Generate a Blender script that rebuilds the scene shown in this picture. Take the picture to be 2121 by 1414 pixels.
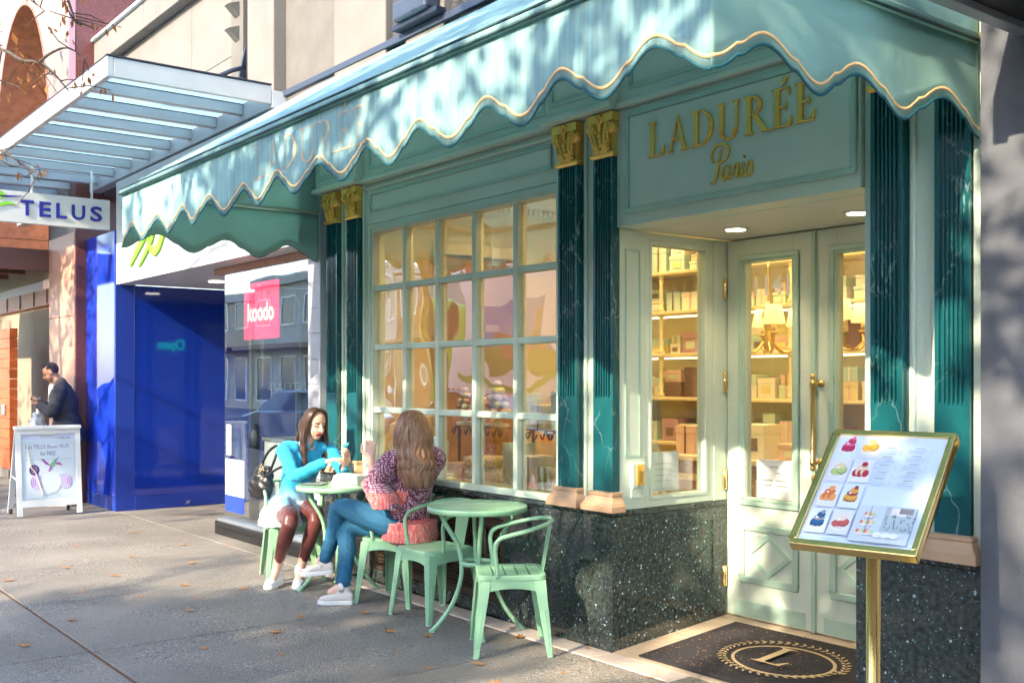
import bpy, bmesh, math, random
from mathutils import Vector, Matrix, Quaternion
R = math.radians
random.seed(7)
scene = bpy.context.scene
for o in list(bpy.data.objects): bpy.data.objects.remove(o)
COL = scene.collection

# ------------------------------------------------------------------ camera, sky, sun, exposure
cam = bpy.data.cameras.new('camera'); camo = bpy.data.objects.new('camera', cam); COL.objects.link(camo)
cam.sensor_width = 36.0; cam.lens = 2197.0 / 2121.0 * 36.0
cam.shift_y = (785.0 - 707.0) / 2121.0
camo.location = (4.411, -4.131, 1.55)
camo.rotation_euler = (R(90), 0, R(90 - 37.732))
cam.clip_end = 500; cam.clip_start = 0.05
scene.camera = camo

SUN_EL = R(30.0)
SUN_DX, SUN_DY = -0.15, 1.0            # horizontal direction in which the light travels
world = bpy.data.worlds.new('World'); scene.world = world; world.use_nodes = True
wn = world.node_tree.nodes; wl = world.node_tree.links
sky = wn.new('ShaderNodeTexSky'); sky.sky_type = 'NISHITA'; sky.sun_disc = False
sky.sun_elevation = SUN_EL
sky.sun_rotation = math.atan2(-SUN_DX, -SUN_DY)
sky.air_density = 1.0; sky.dust_density = 1.0; sky.ozone_density = 1.2
wl.new(sky.outputs[0], wn['Background'].inputs['Color'])
wn['Background'].inputs['Strength'].default_value = 0.15
sl = bpy.data.lights.new('sun', 'SUN'); sl.energy = 2.0; sl.angle = R(0.6); sl.color = (1.0, 0.86, 0.64)
so = bpy.data.objects.new('sun', sl); COL.objects.link(so)
hl = math.hypot(SUN_DX, SUN_DY)
ldir = Vector((SUN_DX / hl * math.cos(SUN_EL), SUN_DY / hl * math.cos(SUN_EL), -math.sin(SUN_EL)))
so.rotation_euler = ldir.to_track_quat('-Z', 'Y').to_euler(); so.location = (0, -10, 12)
vs = scene.view_settings
vs.view_transform = 'Standard'; vs.look = 'None'; vs.gamma = 1.0; vs.use_curve_mapping = False
vs.exposure = 2.52
scene.render.engine = 'CYCLES'
cy = scene.cycles
cy.use_denoising = True
cy.max_bounces = 6; cy.diffuse_bounces = 3; cy.glossy_bounces = 2; cy.transmission_bounces = 3
cy.use_adaptive_sampling = True; cy.adaptive_threshold = 0.05
cy.transparent_max_bounces = 12; cy.caustics_reflective = False; cy.caustics_refractive = False
cy.sample_clamp_indirect = 6.0

# ------------------------------------------------------------------ materials
MATS = {}
def _nodes(name):
    m = bpy.data.materials.new(name); m.use_nodes = True
    nt = m.node_tree; return m, nt, nt.nodes, nt.links, nt.nodes['Principled BSDF']
def _c(c): return (c[0], c[1], c[2], 1.0)
def M(name, col, rough=0.6, metal=0.0, var=0.0, vscale=6.0, bump=0.0, bscale=80.0, coat=0.0, spec=0.5, attr=False,
      emit=None, estr=0.0, spots=None, sscale=30.0, sth=0.6, trl=0.0, vstretch=None, sheen=0.0, bdist=0.01):
    m, nt, N, L, P = _nodes(name)
    P.inputs['Roughness'].default_value = rough; P.inputs['Metallic'].default_value = metal
    P.inputs['Coat Weight'].default_value = coat; P.inputs['Specular IOR Level'].default_value = spec
    P.inputs['Sheen Weight'].default_value = sheen
    P.inputs['Base Color'].default_value = _c(col)
    tc = N.new('ShaderNodeTexCoord'); src = tc.outputs['Object']
    if vstretch:
        mp = N.new('ShaderNodeMapping'); mp.inputs['Scale'].default_value = vstretch
        L.new(src, mp.inputs['Vector']); src = mp.outputs['Vector']
    cur = None
    if attr:
        a = N.new('ShaderNodeAttribute'); a.attribute_name = 'Col'; cur = a.outputs['Color']
    if var:
        n = N.new('ShaderNodeTexNoise'); n.inputs['Scale'].default_value = vscale; n.inputs['Detail'].default_value = 5
        L.new(src, n.inputs['Vector'])
        mr = N.new('ShaderNodeMapRange'); mr.inputs[1].default_value = 0.3; mr.inputs[2].default_value = 0.7
        mr.inputs[3].default_value = 1 - var; mr.inputs[4].default_value = 1 + var
        L.new(n.outputs['Fac'], mr.inputs[0])
        mx = N.new('ShaderNodeMix'); mx.data_type = 'RGBA'; mx.blend_type = 'MULTIPLY'; mx.inputs[0].default_value = 1
        if cur: L.new(cur, mx.inputs[6])
        else: mx.inputs[6].default_value = _c(col)
        L.new(mr.outputs[0], mx.inputs[7]); cur = mx.outputs[2]
    if spots:
        n = N.new('ShaderNodeTexNoise'); n.inputs['Scale'].default_value = sscale; n.inputs['Detail'].default_value = 3
        L.new(src, n.inputs['Vector'])
        cr = N.new('ShaderNodeValToRGB'); cr.color_ramp.elements[0].position = sth; cr.color_ramp.elements[1].position = min(1, sth + 0.06)
        L.new(n.outputs['Fac'], cr.inputs[0])
        mx = N.new('ShaderNodeMix'); mx.data_type = 'RGBA'
        L.new(cr.outputs[0], mx.inputs[0])
        if cur: L.new(cur, mx.inputs[6])
        else: mx.inputs[6].default_value = _c(col)
        mx.inputs[7].default_value = _c(spots); cur = mx.outputs[2]
    if cur: L.new(cur, P.inputs['Base Color'])
    if bump:
        n = N.new('ShaderNodeTexNoise'); n.inputs['Scale'].default_value = bscale; n.inputs['Detail'].default_value = 6
        L.new(src, n.inputs['Vector'])
        b = N.new('ShaderNodeBump'); b.inputs['Strength'].default_value = bump; b.inputs['Distance'].default_value = bdist
        L.new(n.outputs['Fac'], b.inputs['Height']); L.new(b.outputs[0], P.inputs['Normal'])
    if emit:
        P.inputs['Emission Color'].default_value = _c(emit); P.inputs['Emission Strength'].default_value = estr
    if trl:
        t = N.new('ShaderNodeBsdfTranslucent'); ms = N.new('ShaderNodeMixShader'); ms.inputs[0].default_value = trl
        if cur: L.new(cur, t.inputs['Color'])
        else: t.inputs['Color'].default_value = _c(col)
        L.new(P.outputs[0], ms.inputs[1]); L.new(t.outputs[0], ms.inputs[2]); L.new(ms.outputs[0], N['Material Output'].inputs['Surface'])
    MATS[name] = m; return m

def glass(name, tint=(0.96, 0.98, 0.97), base=0.05, gain=1.3, bump=0.0, bscale=3.0, ior=1.5, rough=0.0):
    m, nt, N, L, P = _nodes(name); N.remove(P)
    tr = N.new('ShaderNodeBsdfTransparent'); tr.inputs[0].default_value = _c(tint)
    gl = N.new('ShaderNodeBsdfGlossy'); gl.inputs['Roughness'].default_value = rough; gl.inputs[0].default_value = (1, 1, 1, 1)
    fr = N.new('ShaderNodeFresnel')
    ge = N.new('ShaderNodeNewGeometry'); mr = N.new('ShaderNodeMapRange'); mr.inputs[3].default_value = ior; mr.inputs[4].default_value = 1 / ior   # same reflectance from both sides of a pane
    L.new(ge.outputs['Backfacing'], mr.inputs[0]); L.new(mr.outputs[0], fr.inputs[0])
    ma = N.new('ShaderNodeMath'); ma.operation = 'MULTIPLY_ADD'; ma.inputs[1].default_value = gain; ma.inputs[2].default_value = base; ma.use_clamp = True
    L.new(fr.outputs[0], ma.inputs[0])
    ms = N.new('ShaderNodeMixShader'); L.new(ma.outputs[0], ms.inputs[0]); L.new(tr.outputs[0], ms.inputs[1]); L.new(gl.outputs[0], ms.inputs[2])
    L.new(ms.outputs[0], N['Material Output'].inputs['Surface'])
    if bump:
        tc = N.new('ShaderNodeTexCoord')
        n = N.new('ShaderNodeTexNoise'); n.inputs['Scale'].default_value = bscale; n.inputs['Detail'].default_value = 1.0
        L.new(tc.outputs['Object'], n.inputs['Vector'])
        b = N.new('ShaderNodeBump'); b.inputs['Strength'].default_value = 1.0; b.inputs['Distance'].default_value = bump
        L.new(n.outputs['Fac'], b.inputs['Height']); L.new(b.outputs[0], gl.inputs['Normal'])
    MATS[name] = m; return m

def marble(name, base, dark, vein):
    m, nt, N, L, P = _nodes(name)
    P.inputs['Roughness'].default_value = 0.22; P.inputs['Coat Weight'].default_value = 0.3; P.inputs['Coat Roughness'].default_value = 0.08
    tc = N.new('ShaderNodeTexCoord')
    mp = N.new('ShaderNodeMapping'); mp.inputs['Scale'].default_value = (1.0, 1.0, 0.45); L.new(tc.outputs['Object'], mp.inputs['Vector'])
    n0 = N.new('ShaderNodeTexNoise'); n0.inputs['Scale'].default_value = 7; n0.inputs['Detail'].default_value = 6; L.new(mp.outputs[0], n0.inputs['Vector'])
    mixv = N.new('ShaderNodeMix'); mixv.data_type = 'VECTOR'; mixv.inputs[0].default_value = 0.16
    L.new(mp.outputs[0], mixv.inputs[4]); L.new(n0.outputs['Color'], mixv.inputs[5])
    vo = N.new('ShaderNodeTexVoronoi'); vo.feature = 'DISTANCE_TO_EDGE'; vo.inputs['Scale'].default_value = 8.5; L.new(mixv.outputs[1], vo.inputs['Vector'])
    cr = N.new('ShaderNodeValToRGB'); e = cr.color_ramp.elements
    e[0].position = 0.0; e[0].color = (1, 1, 1, 1); e[1].position = 0.028; e[1].color = (0, 0, 0, 1)
    L.new(vo.outputs['Distance'], cr.inputs[0])
    n1 = N.new('ShaderNodeTexNoise'); n1.inputs['Scale'].default_value = 4; n1.inputs['Detail'].default_value = 8; L.new(mp.outputs[0], n1.inputs['Vector'])
    c2 = N.new('ShaderNodeValToRGB'); c2.color_ramp.elements[0].position = 0.45; c2.color_ramp.elements[1].position = 0.62; L.new(n1.outputs['Fac'], c2.inputs[0])
    mu = N.new('ShaderNodeMath'); mu.operation = 'MULTIPLY'; m6 = N.new('ShaderNodeMath'); m6.operation = 'MULTIPLY'; m6.inputs[1].default_value = 0.55; L.new(cr.outputs[0], m6.inputs[0]); L.new(m6.outputs[0], mu.inputs[0]); L.new(c2.outputs[0], mu.inputs[1])
    mx = N.new('ShaderNodeMix'); mx.data_type = 'RGBA'; mx.inputs[6].default_value = _c(dark); mx.inputs[7].default_value = _c(base)
    L.new(n0.outputs['Fac'], mx.inputs[0])
    mv = N.new('ShaderNodeMix'); mv.data_type = 'RGBA'; L.new(mu.outputs[0], mv.inputs[0]); L.new(mx.outputs[2], mv.inputs[6]); mv.inputs[7].default_value = _c(vein)
    L.new(mv.outputs[2], P.inputs['Base Color']); MATS[name] = m; return m

def granite(name, base=(0.018, 0.026, 0.025)):
    m, nt, N, L, P = _nodes(name)
    P.inputs['Roughness'].default_value = 0.07; P.inputs['Specular IOR Level'].default_value = 0.75
    tc = N.new('ShaderNodeTexCoord')
    n0 = N.new('ShaderNodeTexNoise'); n0.inputs['Scale'].default_value = 40; n0.inputs['Detail'].default_value = 8; L.new(tc.outputs['Object'], n0.inputs['Vector'])
    c0 = N.new('ShaderNodeValToRGB'); e = c0.color_ramp.elements
    e[0].position = 0.35; e[0].color = _c(base); e[1].position = 0.75; e[1].color = (0.075, 0.09, 0.08, 1)
    L.new(n0.outputs['Fac'], c0.inputs[0])
    cur = c0.outputs[0]
    for sc_, th, colr in ((95.0, 0.955, (0.16, 0.34, 0.42)), (66.0, 0.985, (0.42, 0.52, 0.56)), (150.0, 0.945, (0.20, 0.215, 0.19))):
        v = N.new('ShaderNodeTexVoronoi'); v.inputs['Scale'].default_value = sc_; L.new(tc.outputs['Object'], v.inputs['Vector'])
        sp = N.new('ShaderNodeSeparateColor'); L.new(v.outputs['Color'], sp.inputs[0])
        g1 = N.new('ShaderNodeMath'); g1.operation = 'GREATER_THAN'; g1.inputs[1].default_value = th; L.new(sp.outputs[0], g1.inputs[0])
        g2 = N.new('ShaderNodeMath'); g2.operation = 'LESS_THAN'; g2.inputs[1].default_value = 0.42; L.new(v.outputs['Distance'], g2.inputs[0])
        mm = N.new('ShaderNodeMath'); mm.operation = 'MULTIPLY'; L.new(g1.outputs[0], mm.inputs[0]); L.new(g2.outputs[0], mm.inputs[1])
        mx = N.new('ShaderNodeMix'); mx.data_type = 'RGBA'; L.new(mm.outputs[0], mx.inputs[0]); L.new(cur, mx.inputs[6]); mx.inputs[7].default_value = _c(colr)
        cur = mx.outputs[2]
    L.new(cur, P.inputs['Base Color']); MATS[name] = m; return m

def aggregate(name, base, dark, light):
    """washed concrete: pebbles of several tones, worn patches"""
    m, nt, N, L, P = _nodes(name)
    P.inputs['Roughness'].default_value = 0.75; P.inputs['Specular IOR Level'].default_value = 0.35
    tc = N.new('ShaderNodeTexCoord')
    v = N.new('ShaderNodeTexVoronoi'); v.inputs['Scale'].default_value = 95; L.new(tc.outputs['Object'], v.inputs['Vector'])
    sp = N.new('ShaderNodeSeparateColor'); L.new(v.outputs['Color'], sp.inputs[0])
    cr = N.new('ShaderNodeValToRGB'); e = cr.color_ramp.elements
    e[0].position = 0.0; e[0].color = _c(dark); e[1].position = 1.0; e[1].color = _c(light)
    k = e.new(0.35); k.color = _c(base); k = e.new(0.8); k.color = _c(base)
    L.new(sp.outputs[0], cr.inputs[0])
    n = N.new('ShaderNodeTexNoise'); n.inputs['Scale'].default_value = 1.6; n.inputs['Detail'].default_value = 7; n.inputs['Roughness'].default_value = 0.65; L.new(tc.outputs['Object'], n.inputs['Vector'])
    c2 = N.new('ShaderNodeValToRGB'); c2.color_ramp.elements[0].position = 0.4; c2.color_ramp.elements[1].position = 0.62; L.new(n.outputs['Fac'], c2.inputs[0])
    mx = N.new('ShaderNodeMix'); mx.data_type = 'RGBA'; L.new(c2.outputs[0], mx.inputs[0]); L.new(cr.outputs[0], mx.inputs[7]); mx.inputs[6].default_value = _c(base)
    mz = N.new('ShaderNodeMix'); mz.data_type = 'RGBA'; mz.blend_type = 'MULTIPLY'; mz.inputs[0].default_value = 1; L.new(mx.outputs[2], mz.inputs[6])
    n3 = N.new('ShaderNodeTexNoise'); n3.inputs['Scale'].default_value = 0.9; n3.inputs['Detail'].default_value = 4; L.new(tc.outputs['Object'], n3.inputs['Vector'])
    mr = N.new('ShaderNodeMapRange'); mr.inputs[1].default_value = 0.3; mr.inputs[2].default_value = 0.7; mr.inputs[3].default_value = 0.72; mr.inputs[4].default_value = 1.18
    L.new(n3.outputs['Fac'], mr.inputs[0]); L.new(mr.outputs[0], mz.inputs[7])
    n4 = N.new('ShaderNodeTexVoronoi'); n4.inputs['Scale'].default_value = 5.5; L.new(tc.outputs['Object'], n4.inputs['Vector'])     # trodden gum and drips
    c4 = N.new('ShaderNodeValToRGB'); c4.color_ramp.elements[0].position = 0.055; c4.color_ramp.elements[0].color = (0.55, 0.55, 0.55, 1); c4.color_ramp.elements[1].position = 0.085; L.new(n4.outputs['Distance'], c4.inputs[0])
    mg = N.new('ShaderNodeMix'); mg.data_type = 'RGBA'; mg.blend_type = 'MULTIPLY'; mg.inputs[0].default_value = 0.8; L.new(mz.outputs[2], mg.inputs[6]); L.new(c4.outputs[0], mg.inputs[7])
    L.new(mg.outputs[2], P.inputs['Base Color'])
    b = N.new('ShaderNodeBump'); b.inputs['Strength'].default_value = 0.9; b.inputs['Distance'].default_value = 0.006
    L.new(v.outputs['Distance'], b.inputs['Height']); L.new(b.outputs[0], P.inputs['Normal'])
    MATS[name] = m; return m

MINT = (0.61, 0.69, 0.575)
M('mint', MINT, 0.5, var=0.05, vscale=3, bump=0.08, bscale=150)
M('mint_panel', (0.635, 0.70, 0.58), 0.45, var=0.05, vscale=3)
M('mint_dark', (0.40, 0.56, 0.455), 0.45, var=0.08, vscale=5)
M('soffit', (0.66, 0.66, 0.60), 0.6)
marble('marble', (0.012, 0.14, 0.152), (0.004, 0.046, 0.054), (0.34, 0.52, 0.50))
granite('granite')
M('gold', (1.0, 0.58, 0.12), 0.26, 0.45, bump=0.12, bscale=40)
M('brass', (0.95, 0.68, 0.26), 0.16, 0.92)
M('decal_white', (0.95, 0.95, 0.95), 0.6, trl=0.12)
M('brass_worn', (0.72, 0.48, 0.18), 0.28, 1.0)
M('basewood', (0.60, 0.37, 0.22), 0.5, var=0.1)
M('canvas', (0.40, 0.65, 0.66), 0.75, var=0.16, vscale=60, vstretch=(1, 1, 0.03), bump=0.5, bscale=110, trl=0.40, bdist=0.010)
M('canvas_side', (0.46, 0.70, 0.63), 0.62, var=0.05, vscale=4, bump=0.35, bscale=5, trl=0.52, bdist=0.04)
M('canvas_edge', (0.008, 0.085, 0.11), 0.8)
M('trim_gold', (0.83, 0.52, 0.24), 0.55)
M('trim_faint', (0.62, 0.47, 0.30), 0.6)
M('seam', (0.02, 0.07, 0.07), 0.6)
aggregate('pave', (0.275, 0.240, 0.203), (0.11, 0.10, 0.092), (0.50, 0.46, 0.41))
aggregate('pave2', (0.255, 0.225, 0.190), (0.10, 0.092, 0.086), (0.46, 0.425, 0.38))
M('joint', (0.030, 0.025, 0.020), 0.9)
M('joint_rust', (0.16, 0.075, 0.045), 0.9, var=0.3, vscale=9)
M('pinkstone', (0.56, 0.47, 0.41), 0.6, var=0.12, vscale=18)
M('tile_beige', (0.52, 0.41, 0.30), 0.4, var=0.18, vscale=5, vstretch=(1, 6, 1))
M('mat_black', (0.030, 0.026, 0.030), 0.95, var=0.3, vscale=60, bump=0.6, bscale=300)
M('mat_gold', (0.52, 0.38, 0.20), 0.9)
M('crumb', (0.50, 0.24, 0.08), 0.9)
M('asphalt', (0.05, 0.05, 0.052), 0.85, var=0.15, vscale=8, bump=0.5, bscale=120)
M('kerb', (0.32, 0.31, 0.29), 0.8, var=0.1)
M('greenmetal', (0.30, 0.54, 0.33), 0.36, var=0.05, vscale=5, coat=0.15)
M('black', (0.012, 0.012, 0.014), 0.45)
M('blackgloss', (0.012, 0.012, 0.014), 0.12)
M('whitepaint', (0.78, 0.80, 0.80), 0.35)
M('white', (0.82, 0.82, 0.80), 0.5)
M('paper', (0.84, 0.84, 0.82), 0.6)
M('steelgrey', (0.40, 0.43, 0.46), 0.4, 0.6)
M('print', (1, 1, 1), 0.30, attr=True, coat=0.4)
M('printmatte', (1, 1, 1), 0.6, attr=True)
M('whitefascia', (0.62, 0.62, 0.62), 0.4, var=0.03)
M('canopypaint', (0.50, 0.53, 0.56), 0.4, var=0.06, vscale=4)
M('bluegloss', (0.014, 0.05, 0.52), 0.06, spec=0.7, bump=0.02, bscale=4)
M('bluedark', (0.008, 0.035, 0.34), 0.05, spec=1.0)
M('bluepaint', (0.015, 0.045, 0.33), 0.35, spots=(0.5, 0.5, 0.5), sscale=7, sth=0.70)
M('telusblue', (0.010, 0.020, 0.30), 0.4)
M('limegreen', (0.22, 0.62, 0.03), 0.45)
M('stone_white', (0.205, 0.185, 0.165), 0.8, var=0.08, vscale=3, bump=0.15, bscale=60)
M('stone_grey', (0.15, 0.137, 0.122), 0.85, var=0.12, vscale=4, bump=0.3, bscale=40)
M('stucco_dark', (0.085, 0.085, 0.09), 0.95, var=0.3, vscale=30, bump=1.0, bscale=45, bdist=0.03)
M('stucco_grey', (0.125, 0.13, 0.148), 0.9, var=0.10, vscale=9, bump=0.5, bscale=220)
M('redgranite', (0.17, 0.050, 0.042), 0.35, var=0.45, vscale=70)
M('pinkgranite', (0.56, 0.30, 0.21), 0.45, var=0.22, vscale=55)
M('archstone', (0.27, 0.11, 0.075), 0.7, var=0.25, vscale=9)
M('pinkwall', (0.25, 0.195, 0.18), 0.75, var=0.05, vscale=20)
M('beigewall', (0.34, 0.27, 0.19), 0.8, var=0.06, vscale=3)
M('yellowwall', (0.55, 0.45, 0.26), 0.8, var=0.08)
M('orangewood', (0.52, 0.12, 0.035), 0.45, var=0.25, vscale=3, vstretch=(1, 1, 14))
M('brownmetal', (0.16, 0.075, 0.065), 0.45)
M('blueflash', (0.05, 0.065, 0.10), 0.4)
M('navy', (0.02, 0.027, 0.05), 0.4)
M('bark', (0.085, 0.062, 0.045), 0.9, var=0.3, vscale=20, bump=0.8, bscale=30)
M('leafdry', (0.42, 0.16, 0.045), 0.8, var=0.3, vscale=30, trl=0.25)
M('leafgreen', (0.10, 0.11, 0.025), 0.7, var=0.4, vscale=2, trl=0.3)
M('leafground', (0.44, 0.19, 0.06), 0.8, var=0.35, vscale=25)
M('cream', (0.78, 0.67, 0.43), 0.6)
M('creamwall', (0.74, 0.62, 0.34), 0.7, var=0.04)
M('shopfloor', (0.42, 0.29, 0.16), 0.35)
M('woodwarm', (0.36, 0.20, 0.08), 0.5, var=0.2, vscale=4)
M('truckwhite', (0.88, 0.88, 0.88), 0.4)
M('lamp_warm', (1, 0.8, 0.5), 0.5, emit=(1.0, 0.72, 0.36), estr=2.0)
M('lamp_shade', (0.9, 0.75, 0.5), 0.7, emit=(1.0, 0.62, 0.20), estr=0.32)
M('led', (1, 0.9, 0.6), 0.5, emit=(1.0, 0.80, 0.42), estr=0.8)
M('downlight', (1, 0.9, 0.7), 0.5, emit=(1.0, 0.78, 0.48), estr=6.0)
M('downlight_dim', (0.9, 0.9, 0.85), 0.5, emit=(1.0, 0.9, 0.75), estr=1.5)
M('greenneon', (0.0, 0.5, 0.25), 0.5, emit=(0.0, 0.8, 0.35), estr=1.2)
M('frost', (0.62, 0.80, 0.90), 0.25, trl=0.75)
M('koodo_pink', (0.85, 0.01, 0.13), 0.6)
M('ironbronze', (0.10, 0.07, 0.045), 0.45, 0.6)
M('tilegrey', (0.40, 0.40, 0.44), 0.35, var=0.06, vscale=8)
glass('glass_shop', (0.97, 0.98, 0.96), 0.13, 3.0, bump=0.006, bscale=2.0)
glass('glass_clear', (0.95, 0.98, 0.97), 0.05, 1.2, bump=0.001, bscale=1.5)
glass('glass_telus', (0.93, 0.97, 0.96), 0.06, 1.4, bump=0.0015, bscale=1.2)
glass('glass_dark', (0.25, 0.30, 0.32), 0.10, 1.5)
for i, c in enumerate([(0.60, 0.74, 0.62), (0.80, 0.55, 0.52), (0.76, 0.66, 0.30), (0.50, 0.68, 0.64), (0.82, 0.78, 0.70), (0.18, 0.10, 0.10), (0.62, 0.72, 0.20), (0.52, 0.30, 0.40)]):
    M('gift%d' % i, c, 0.5)

# ------------------------------------------------------------------ mesh helpers
def V(*a): return Vector(a)
class MB:
    def __init__(s): s.v = []; s.f = []; s.c = []; s.sm = []
    def add(s, verts, faces, col=None, smooth=False):
        n = len(s.v); s.v += [tuple(p) for p in verts]
        for f in faces:
            s.f.append([n + i for i in f]); s.c.append(col); s.sm.append(smooth)
        return s
    def poly(s, pts, col=None): return s.add(pts, [list(range(len(pts)))], col)
    def box(s, x0, x1, y0, y1, z0, z1, col=None):
        v = [(x0, y0, z0), (x1, y0, z0), (x1, y1, z0), (x0, y1, z0), (x0, y0, z1), (x1, y0, z1), (x1, y1, z1), (x0, y1, z1)]
        return s.add(v, [(0, 3, 2, 1), (4, 5, 6, 7), (0, 1, 5, 4), (1, 2, 6, 5), (2, 3, 7, 6), (3, 0, 4, 7)], col)
    def prism(s, pts, d, col=None):
        """closed loop of 3D points pushed along d"""
        n = len(pts); a = [Vector(p) for p in pts]; d = Vector(d); b = [p + d for p in a]
        return s.add(a + b, [list(range(n))[::-1], list(range(n, 2 * n))] + [(i, (i + 1) % n, n + (i + 1) % n, n + i) for i in range(n)], col)
    def obox(s, a, b, w, h, up=(0, 0, 1), col=None):
        """bar from a to b, w wide, h high"""
        a = Vector(a); b = Vector(b); d = (b - a).normalized(); u = Vector(up); sd = d.cross(u).normalized(); u = sd.cross(d).normalized()
        q = [a + sd * w / 2 * i + u * h / 2 * j for i, j in ((-1, -1), (1, -1), (1, 1), (-1, 1))]
        return s.prism(q, b - a, col)
    def tube(s, pts, r, n=8, closed=False, smooth=True, flat=1.0):
        P = [Vector(p) for p in pts]; m = len(P)
        rr = r if isinstance(r, (list, tuple)) else [r] * m
        t = []
        for i in range(m):
            if closed: d = P[(i + 1) % m] - P[i - 1]
            else: d = P[min(i + 1, m - 1)] - P[max(i - 1, 0)]
            t.append(d.normalized() if d.length > 1e-9 else Vector((0, 0, 1)))
        up = Vector((0, 0, 1)) if abs(t[0].z) < 0.9 else Vector((1, 0, 0))
        u = t[0].cross(up).normalized(); vs_ = []
        for i in range(m):
            u = (u - t[i] * u.dot(t[i]))
            if u.length < 1e-6: u = t[i].orthogonal()
            u.normalize(); w = t[i].cross(u)
            for k in range(n):
                a = 2 * math.pi * k / n
                vs_.append(P[i] + (u * math.cos(a) + w * math.sin(a) * flat) * rr[i])
        f = []
        for i in range(m if closed else m - 1):
            j = (i + 1) % m
            for k in range(n): f.append((i * n + k, i * n + (k + 1) % n, j * n + (k + 1) % n, j * n + k))
        if not closed: f += [list(range(n))[::-1], list(range((m - 1) * n, m * n))]
        return s.add(vs_, f, None, smooth)
    def lathe(s, prof, c=(0, 0, 0), n=16, axis='z', smooth=True):
        vs_ = []
        for r, z in prof:
            for k in range(n):
                a = 2 * math.pi * k / n; x, y = r * math.cos(a), r * math.sin(a)
                p = (x, y, z) if axis == 'z' else ((x, z, y) if axis == 'y' else (z, x, y))
                vs_.append((p[0] + c[0], p[1] + c[1], p[2] + c[2]))
        f = []
        m = len(prof)
        for i in range(m - 1):
            for k in range(n): f.append((i * n + k, i * n + (k + 1) % n, (i + 1) * n + (k + 1) % n, (i + 1) * n + k))
        f += [list(range(n))[::-1], list(range((m - 1) * n, m * n))]
        return s.add(vs_, f, None, smooth)
    def ball(s, c, r, n=12, m=8, rot=None):
        rx, ry, rz = r if isinstance(r, (list, tuple)) else (r, r, r)
        vs_ = []; c = Vector(c)
        for i in range(m + 1):
            th = math.pi * i / m
            for k in range(n):
                a = 2 * math.pi * k / n
                p = Vector((rx * math.sin(th) * math.cos(a), ry * math.sin(th) * math.sin(a), rz * math.cos(th)))
                if rot is not None: p = rot @ p
                vs_.append(c + p)
        f = []
        for i in range(m):
            for k in range(n):
                q = (i * n + k, (i + 1) * n + k, (i + 1) * n + (k + 1) % n, i * n + (k + 1) % n)
                f.append(q)
        return s.add(vs_, f, None, True)
    def build(s, name, mat, parent=None, bevel=0.0, world=True, smooth=None, seg=2, solid=0.0):
        me = bpy.data.meshes.new(name)
        off = Vector((0, 0, 0))
        if world:
            p = parent
            while p is not None: off += p.location; p = p.parent
        me.from_pydata([tuple(Vector(q) - off) for q in s.v], [], s.f)
        me.polygons.foreach_set('use_smooth', [bool(x) if smooth is None else smooth for x in s.sm])
        if any(c is not None for c in s.c):
            ca = me.color_attributes.new('Col', 'FLOAT_COLOR', 'CORNER')
            d = []
            for p, c in zip(me.polygons, s.c):
                c = c or (0.8, 0.8, 0.8)
                for _ in range(p.loop_total): d += [c[0], c[1], c[2], 1.0]
            ca.data.foreach_set('color', d)
        me.materials.append(MATS[mat]); me.update()
        if s.ball is None: pass
        bm = bmesh.new(); bm.from_mesh(me); bmesh.ops.remove_doubles(bm, verts=bm.verts, dist=1e-6); bmesh.ops.recalc_face_normals(bm, faces=bm.faces); bm.to_mesh(me); bm.free()
        o = bpy.data.objects.new(name, me); COL.objects.link(o)
        if parent is not None: o.parent = parent
        if solid:
            md = o.modifiers.new('s', 'SOLIDIFY'); md.thickness = solid; md.offset = 0
        if bevel:
            md = o.modifiers.new('b', 'BEVEL'); md.width = bevel; md.segments = seg; md.limit_method = 'ANGLE'; md.angle_limit = R(40)
        return o
def tag(o, label, cat, group=None, kind=None):
    if label: o['label'] = label
    if cat: o['category'] = cat
    if group: o['group'] = group
    if kind: o['kind'] = kind
    return o
def E(name, label, cat, loc=(0, 0, 0), rz=0.0, group=None, kind=None):
    o = bpy.data.objects.new(name, None); COL.objects.link(o); o.location = loc; o.rotation_euler = (0, 0, rz); o.empty_display_size = 0.2
    return tag(o, label, cat, group, kind)
def part(name, parent):
    o = bpy.data.objects.new(name, None); COL.objects.link(o); o.parent = parent; o.empty_display_size = 0.05
    return o
def copy_tree(o, parent=None):
    c = o.copy(); COL.objects.link(c); c.parent = parent
    for ch in [x for x in bpy.data.objects if x.parent == o]: copy_tree(ch, c)
    return c
def B(name, mat, parent, *a, bevel=0.0, **k):
    return MB().box(*a).build(name, mat, parent, bevel=bevel, **k)
def frame_rect(mb, u0, u1, w0, w1, t, d0, d1, plane='y'):
    """four butted bars round a rectangle; plane 'y': u=x, w=z, depth y; plane 'x': u=y, w=z, depth x"""
    def bb(a0, a1, b0, b1):
        if plane == 'y': mb.box(a0, a1, d0, d1, b0, b1)
        else: mb.box(d0, d1, a0, a1, b0, b1)
    bb(u0, u1, w0, w0 + t); bb(u0, u1, w1 - t, w1); bb(u0, u0 + t, w0 + t, w1 - t); bb(u1 - t, u1, w0 + t, w1 - t)
    return mb
def text_polys(s, size, bold=0.0):
    cu = bpy.data.curves.new('t', 'FONT'); cu.body = s; cu.size = size; cu.align_x = 'LEFT'; cu.resolution_u = 3; cu.offset = bold * size
    o = bpy.data.objects.new('t', cu); COL.objects.link(o)
    me = bpy.data.meshes.new_from_object(o.evaluated_get(bpy.context.evaluated_depsgraph_get()))
    vv = [tuple(v.co) for v in me.vertices]; ff = [list(p.vertices) for p in me.polygons]
    bpy.data.objects.remove(o); bpy.data.curves.remove(cu); bpy.data.meshes.remove(me)
    return vv, ff
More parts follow.
